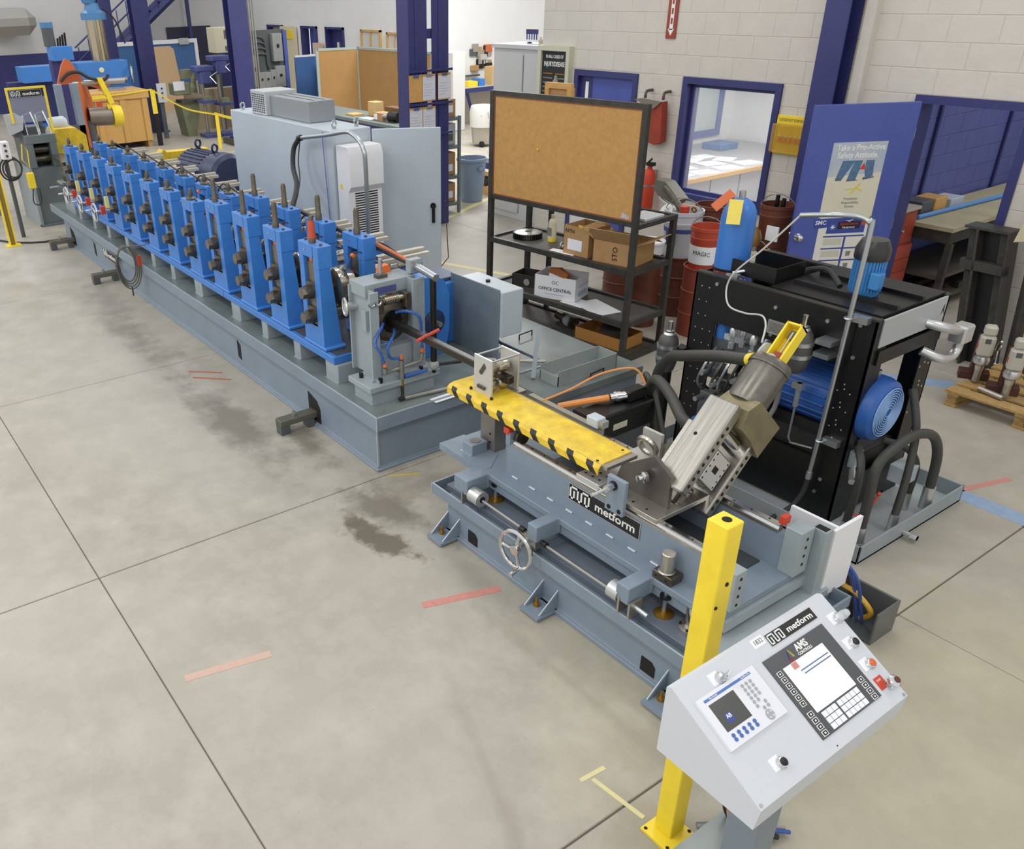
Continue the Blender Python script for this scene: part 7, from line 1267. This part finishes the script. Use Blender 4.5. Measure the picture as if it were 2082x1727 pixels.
box('beam', PB, pb, -22.6, -22.0, 4.62, 5.45, 1.42, 1.74); box('beam', PB, pb, -22.65, -22.0, 5.85, 7.02, 1.36, 1.76, b=.01); box('lower', PB, pb, -22.6, -22.05, 6.4, 7.05, .3, 1.36); box('bed', PB, pb, -22.6, -22.1, 4.4, 6.4, .2, .5); box('back', NAVY, pb, -22.9, -22.6, 4.4, 7.0, 0, 1.4)
MB().cyl((-22.3, 6.5, 1.76), (-22.3, 6.5, 2.62), .20, n=28).build('chrome_cylinder', mat('bronze_chrome', 'b3a78c', .2, .95), pb); MB().lathe((-22.3, 6.5, 2.62), (0, 0, 1), [(.28, 0), (.28, .14), (.18, .2), (.14, .34)], 24).build('cylinder_head', mat('head_blue', '4a7fae', .4), pb); MB().lathe((-22.3, 6.45, 2.95), (0, 0, 1), [(.14, 0), (.17, .1), (.17, .6)], 18).build('pump_motor', mat('head_blue', '4a7fae'), pb)
MB().tube([(-22.2, 6.7, 2.85), (-22.2, 6.95, 2.6), (-22.2, 7.1, 2.1)], .02, 6, smooth=5).build('hose', RUBB, pb)
w = MB().torus((-21.95, 7.06, 1.45), (.3, 1, 0), .19, .025, 24, 8)
for a in range(4): w.tube([(-21.95, 7.06, 1.45), (-21.95+.18*cos(a*pi/2), 7.06-.05*cos(a*pi/2), 1.45+.18*sin(a*pi/2))], .015, 6)
w.build('handwheel', CHROME, pb); MB().lathe((-21.99, 6.38, 1.58), (1, 0, 0), [(.06, 0), (.05, .01), (.001, .012)], 14).build('flame_decal', mat('decal_cream', 'e3d9a8', .5), pb); MB().tube([(-22.0, 5.9, 1.28), (-22.0, 6.95, 1.36)], .05, 10).build('feed_shaft', STEEL, pb)
bm = thing('hydraulic_pump', 'blue hydraulic pump set with upright dark motor beyond the uncoiler', 'pump', (-19.2, 4.8, 0)); box('tank', PB, bm, -19.4, -19.0, 4.62, 5.02, 2.0, 2.26, b=.01); box('column', NAVY, bm, -19.35, -19.1, 4.6, 4.85, 0, 2.0); MB().cyl((-19.2, 4.66, 2.26), (-19.2, 4.66, 2.58), .11, n=18).build('motor', DGREY, bm); MB().cyl((-19.2, 4.66, 2.58), (-19.2, 4.66, 2.68), .12, n=18).build('motor_cap', mat('head_blue', '4a7fae'), bm)
for i in range(4): MB().tube([(-19.1, 4.78+.05*i, 2.26), (-19.1, 4.8+.05*i, 2.40+.03*i)], .02, 6).build('valve', BLACK, bm)
hcol('steel_column', -23.0, -22.7, 7.55, 7.95, 6.4, 'navy steel column between the blue press and the olive machine', web='y'); hcol('steel_column', -20.2, -19.9, 8.80, 9.25, 6.4, 'navy steel column beside the electrical panel', web='y'); hcol('steel_column', -23.6, -23.3, 6.95, 7.25, 6.4, 'slim navy steel column just right of the blue press', web='y')
tag(MB().box(-30.0, -28.4, 5.2, 6.7, 2.15, 2.85, b=.25).build('duct_hood', mat('grey_duct', '9d9a94', .5)), 'grey sheet-metal duct hood hanging at the far left', 'duct')
stt = thing('stairway', 'navy steel stairway with handrails climbing along the end wall', 'stairs', (-29, 9.3, 0))
SY0, SZ0, SY1, SZ1 = 7.4, 0.9, 12.0, 4.2
for x in (-29.6, -28.9): MB().tube([(x, SY0+.6, SZ0), (x, SY1+.6, SZ1)], .12, 4).build('stringer', NAVY, stt)
for i in range(14):
    q = (i+.5)/14; y = SY0+.6+(SY1-SY0)*q; z = SZ0+(SZ1-SZ0)*q; box('tread', NAVY, stt, -29.6, -28.9, y-.14, y+.14, z-.02, z+.02)
for dz in (.45, .85): MB().tube([(-28.85, SY0+.3, SZ0+dz), (-28.85, SY1+.3, SZ1+dz)], .025, 6).build('handrail', NAVY, stt)
for i in range(15): q = i/14; y = SY0+.4+(SY1-SY0)*q; z = SZ0+(SZ1-SZ0)*q; MB().cyl((-28.85, y, z-.05), (-28.85, y, z+.86), .016, n=6).build('baluster', NAVY, stt)
box('landing_post', NAVY, stt, -29.6, -29.5, 11.6, 11.7, 0, 3.9)
t = thing('truck_body_panel', 'large blue panel with white edging standing in the far hall', 'panel', (-28, 10.4, 0)); box('sheet', mat('panel_blue', '3d679c', .5), t, -28.05, -28.0, 8.3, 11.1, .0, 1.76); box('edging', WHITE, t, -28.06, -27.96, 8.2, 11.2, 1.76, 1.87); box('edging', WHITE, t, -28.06, -27.96, 11.1, 11.2, .2, 1.76); box('hinge', ZINC, t, -27.95, -27.9, 10.6, 10.9, 1.72, 1.90)
tag(MB().prism([(9.25, 0), (10.2, 0), (10.05, 1.66), (9.95, 1.74), (9.38, 1.74)], 'x', -27.1, -27.0).build('plywood_sheet', mat('pale_ply', 'cfae85', .7)), 'pale plywood sheet leaning in front of the blue panel', 'plywood')
t = thing('wall_air_conditioner', 'cream window air conditioner hung on the navy column', 'air conditioner', (-21.5, 9.4, 1.75)); box('body', mat('cream_ac', 'cdc6ad', .5), t, -22.1, -21.6, 9.12, 9.78, 1.80, 2.36, b=.01)
for i in range(10): box('slot', HOLE, t, -21.6, -21.595, 9.36+.035*i, 9.38+.035*i, 2.10, 2.30); box('slot', HOLE, t, -21.6, -21.595, 9.36+.035*i, 9.38+.035*i, 1.84, 1.95)
box('bracket', DGREY, t, -22.0, -21.9, 9.2, 9.3, 0, 1.8)
lt = thing('olive_grinder', 'olive green machine tool on a tapered pedestal', 'machine tool', (-21.6, 8.15, 0)); MB().prism([(7.95, .78), (8.42, .78), (8.40, .5), (8.25, .0), (8.05, .0)], 'x', -21.9, -21.4).build('pedestal', OLIVE, lt); box('body', OLIVE, lt, -21.8, -21.4, 7.85, 8.25, .95, 1.22, b=.02); box('switch_plate', WHITE, lt, -21.40, -21.38, 7.83, 8.10, 1.06, 1.26); box('table', DKSTEEL, lt, -21.7, -21.3, 7.95, 8.6, .78, .84); MB().lathe((-21.5, 8.30, 1.0), (0, .3, 1), [(.10, 0), (.12, .1), (.06, .2), (.09, .3), (.05, .42)], 14).build('head', OLIVE, lt); MB().cyl((-21.4, 8.45, .95), (-21.4, 8.45, 1.25), .06, n=14).build('spindle', STEEL, lt); box('arm', OLIVE, lt, -21.6, -21.45, 8.1, 8.35, 1.3, 1.5)
t = thing('switch_panel', 'pale grey switch panel with three knobs on a stand', 'control box', (-21.5, 7.57, 0)); box('panel', LGREY, t, -21.55, -21.5, 7.46, 7.68, .82, 1.24); box('stand', DGREY, t, -21.6, -21.55, 7.5, 7.6, 0, .9)
for i in range(3): MB().cyl((-21.5, 7.57, .93+.1*i), (-21.48, 7.57, .93+.1*i), .02, n=10).build('knob', BLACK, t)
for i, (y, z0, lab) in enumerate(((8.48, 1.35, 'small violet bench drill press beside the olive machine'), (8.9, 1.55, 'tall violet drill press next to the navy column'))):
    t = thing('drill_press', lab, 'drill press', (-21, y, 0), group='violet drill presses'); V = mat('violet_paint', '4f568e', .45); x = -21+.0*i
    box('belt_cover', V, t, x-.3, x+.1, y-.22, y+.22, z0+.12, z0+.24, b=.02); box('head', V, t, x-.15, x+.1, y-.13, y+.15, z0-.15, z0+.12, b=.02); MB().cyl((x-.2, y, 0), (x-.2, y, z0), .04, n=12).build('column', STEEL, t); box('table', V, t, x-.2, x+.2, y-.18, y+.18, .70 if i else .78, .76 if i else .84); MB().tube([(x+.1, y+.1, z0), (x+.2, y+.25, z0+.1)], .012, 6).tube([(x+.1, y+.1, z0), (x+.2, y+.2, z0-.15)], .012, 6).build('lever', CHROME, t); box('base', V, t, x-.25, x+.2, y-.2, y+.2, 0, .07); box('vise', OLIVE, t, x-.05, x+.12, y-.1, y+.1, .84 if not i else .76, .92 if not i else .86)
tag(MB().box(-22.6, -22.3, 8.5, 10.0, 0, .95).build('tan_lockers', mat('tan_locker', 'a8977c', .6)), 'row of tan boards standing behind the drill presses', 'boards')
ep = thing('electrical_panel', 'grey electrical panel with switch boxes and conduits beside the navy column', 'electrical panel', (-21, 10.2, 0)); box('board', DGREY, ep, -21.1, -21.0, 9.70, 10.68, .3, 2.28); box('side_edge', NAVYL, ep, -21.12, -20.95, 10.62, 10.72, .0, 2.26)
for i, (y, z, w, h) in enumerate(((10.28, 1.58, .26, .62), (10.3, 1.0, .26, .48), (9.82, 1.0, .18, .36), (9.98, 1.0, .18, .36), (9.66, 1.05, .14, .7), (10.16, 1.0, .14, .4))): b_ = box('switch_box', mat('switch_grey', '8e908c', .5), ep, -21.0, -20.85, y, y+w, z, z+h, b=.008); box('switch_handle', BLACK, b_, -20.85, -20.82, y+w*.4, y+w*.6, z+h*.5, z+h*.62)
for i in range(4): MB().tube([(-20.95, 9.70, 2.16-.13*i), (-20.95, 9.98+.05*i, 2.14-.13*i), (-20.95, 10.12+.02*i, 2.02-.14*i), (-20.95, 10.15+.02*i, 1.5-.05*i)], .022, 6, smooth=4).build('conduit', DGREY, ep)
for i in range(4): tag(MB().cyl((-20.3, 9.40+.06*i, 0), (-20.3, 9.40+.06*i, 3.6), .02, n=8).build('wall_conduit', mat('conduit_grey', 'a5a39c', .4, .4)), '%s grey conduit riser beside the navy column, counted from the column' % ORDW[i], 'conduit', 'conduit risers by the navy column')
t = thing('barrier_tape', 'yellow barrier tape strung between posts in front of the far machines', 'tape', (-20, 7.2, .5))
def ribbon(pts, h):
    mb = MB(); P = spline([Vector(p) for p in pts], 6)
    for a, b in zip(P, P[1:]):
        z = Vector((0, 0, h)); o = Vector((.004, 0, 0)); mb.add([a, b, b+z, a+z, a+o, b+o, b+z+o, a+z+o], [(0,3,2,1),(4,5,6,7),(0,1,5,4),(3,7,6,2)])
    return mb.build('tape', YEL, t, sharp=0)
ribbon([(-20.5, 5.6, 1.16), (-20.5, 6.3, 1.16), (-20.55, 6.98, 1.20)], .03); ribbon([(-20.55, 6.98, 1.20), (-20.0, 7.3, .92), (-19.7, 7.55, .78), (-19.3, 7.92, .70)], .035); ribbon([(-19.3, 7.92, .70), (-19.0, 8.15, .62), (-18.7, 8.4, .56)], .06)
box('tape_tail', YEL, t, -20.54, -20.53, 6.95, 7.06, .70, 1.2); box('tape_tail', YEL, t, -19.24, -19.23, 7.90, 7.98, .0, .7)
tag(MB().box(-20.62, -20.55, 6.98, 7.08, 0, 1.2).build('barrier_post', BLACK), 'black barrier post carrying the yellow tape near the crate', 'post'); tag(MB().cyl((-19.3, 7.97, 0), (-19.3, 7.97, .74), .03, n=12).build('barrier_post', mat('grey_violet_post', '8a8aa8', .4)), 'grey round barrier post carrying the yellow tape near the cabinet', 'post')
for i in range(4): tag(MB().box(-19.9+.05*i, -19.2+.05*i, 8.3+.15*i, 8.42+.15*i, 0, .12+.03*i).build('steel_bar_stock', NAVY if i % 2 else DKSTEEL), '%s steel bar lying on the floor behind the grey cabinet, counted from the barrier post' % ORDW[i], 'bar', 'bar stock on the floor by the cabinet')
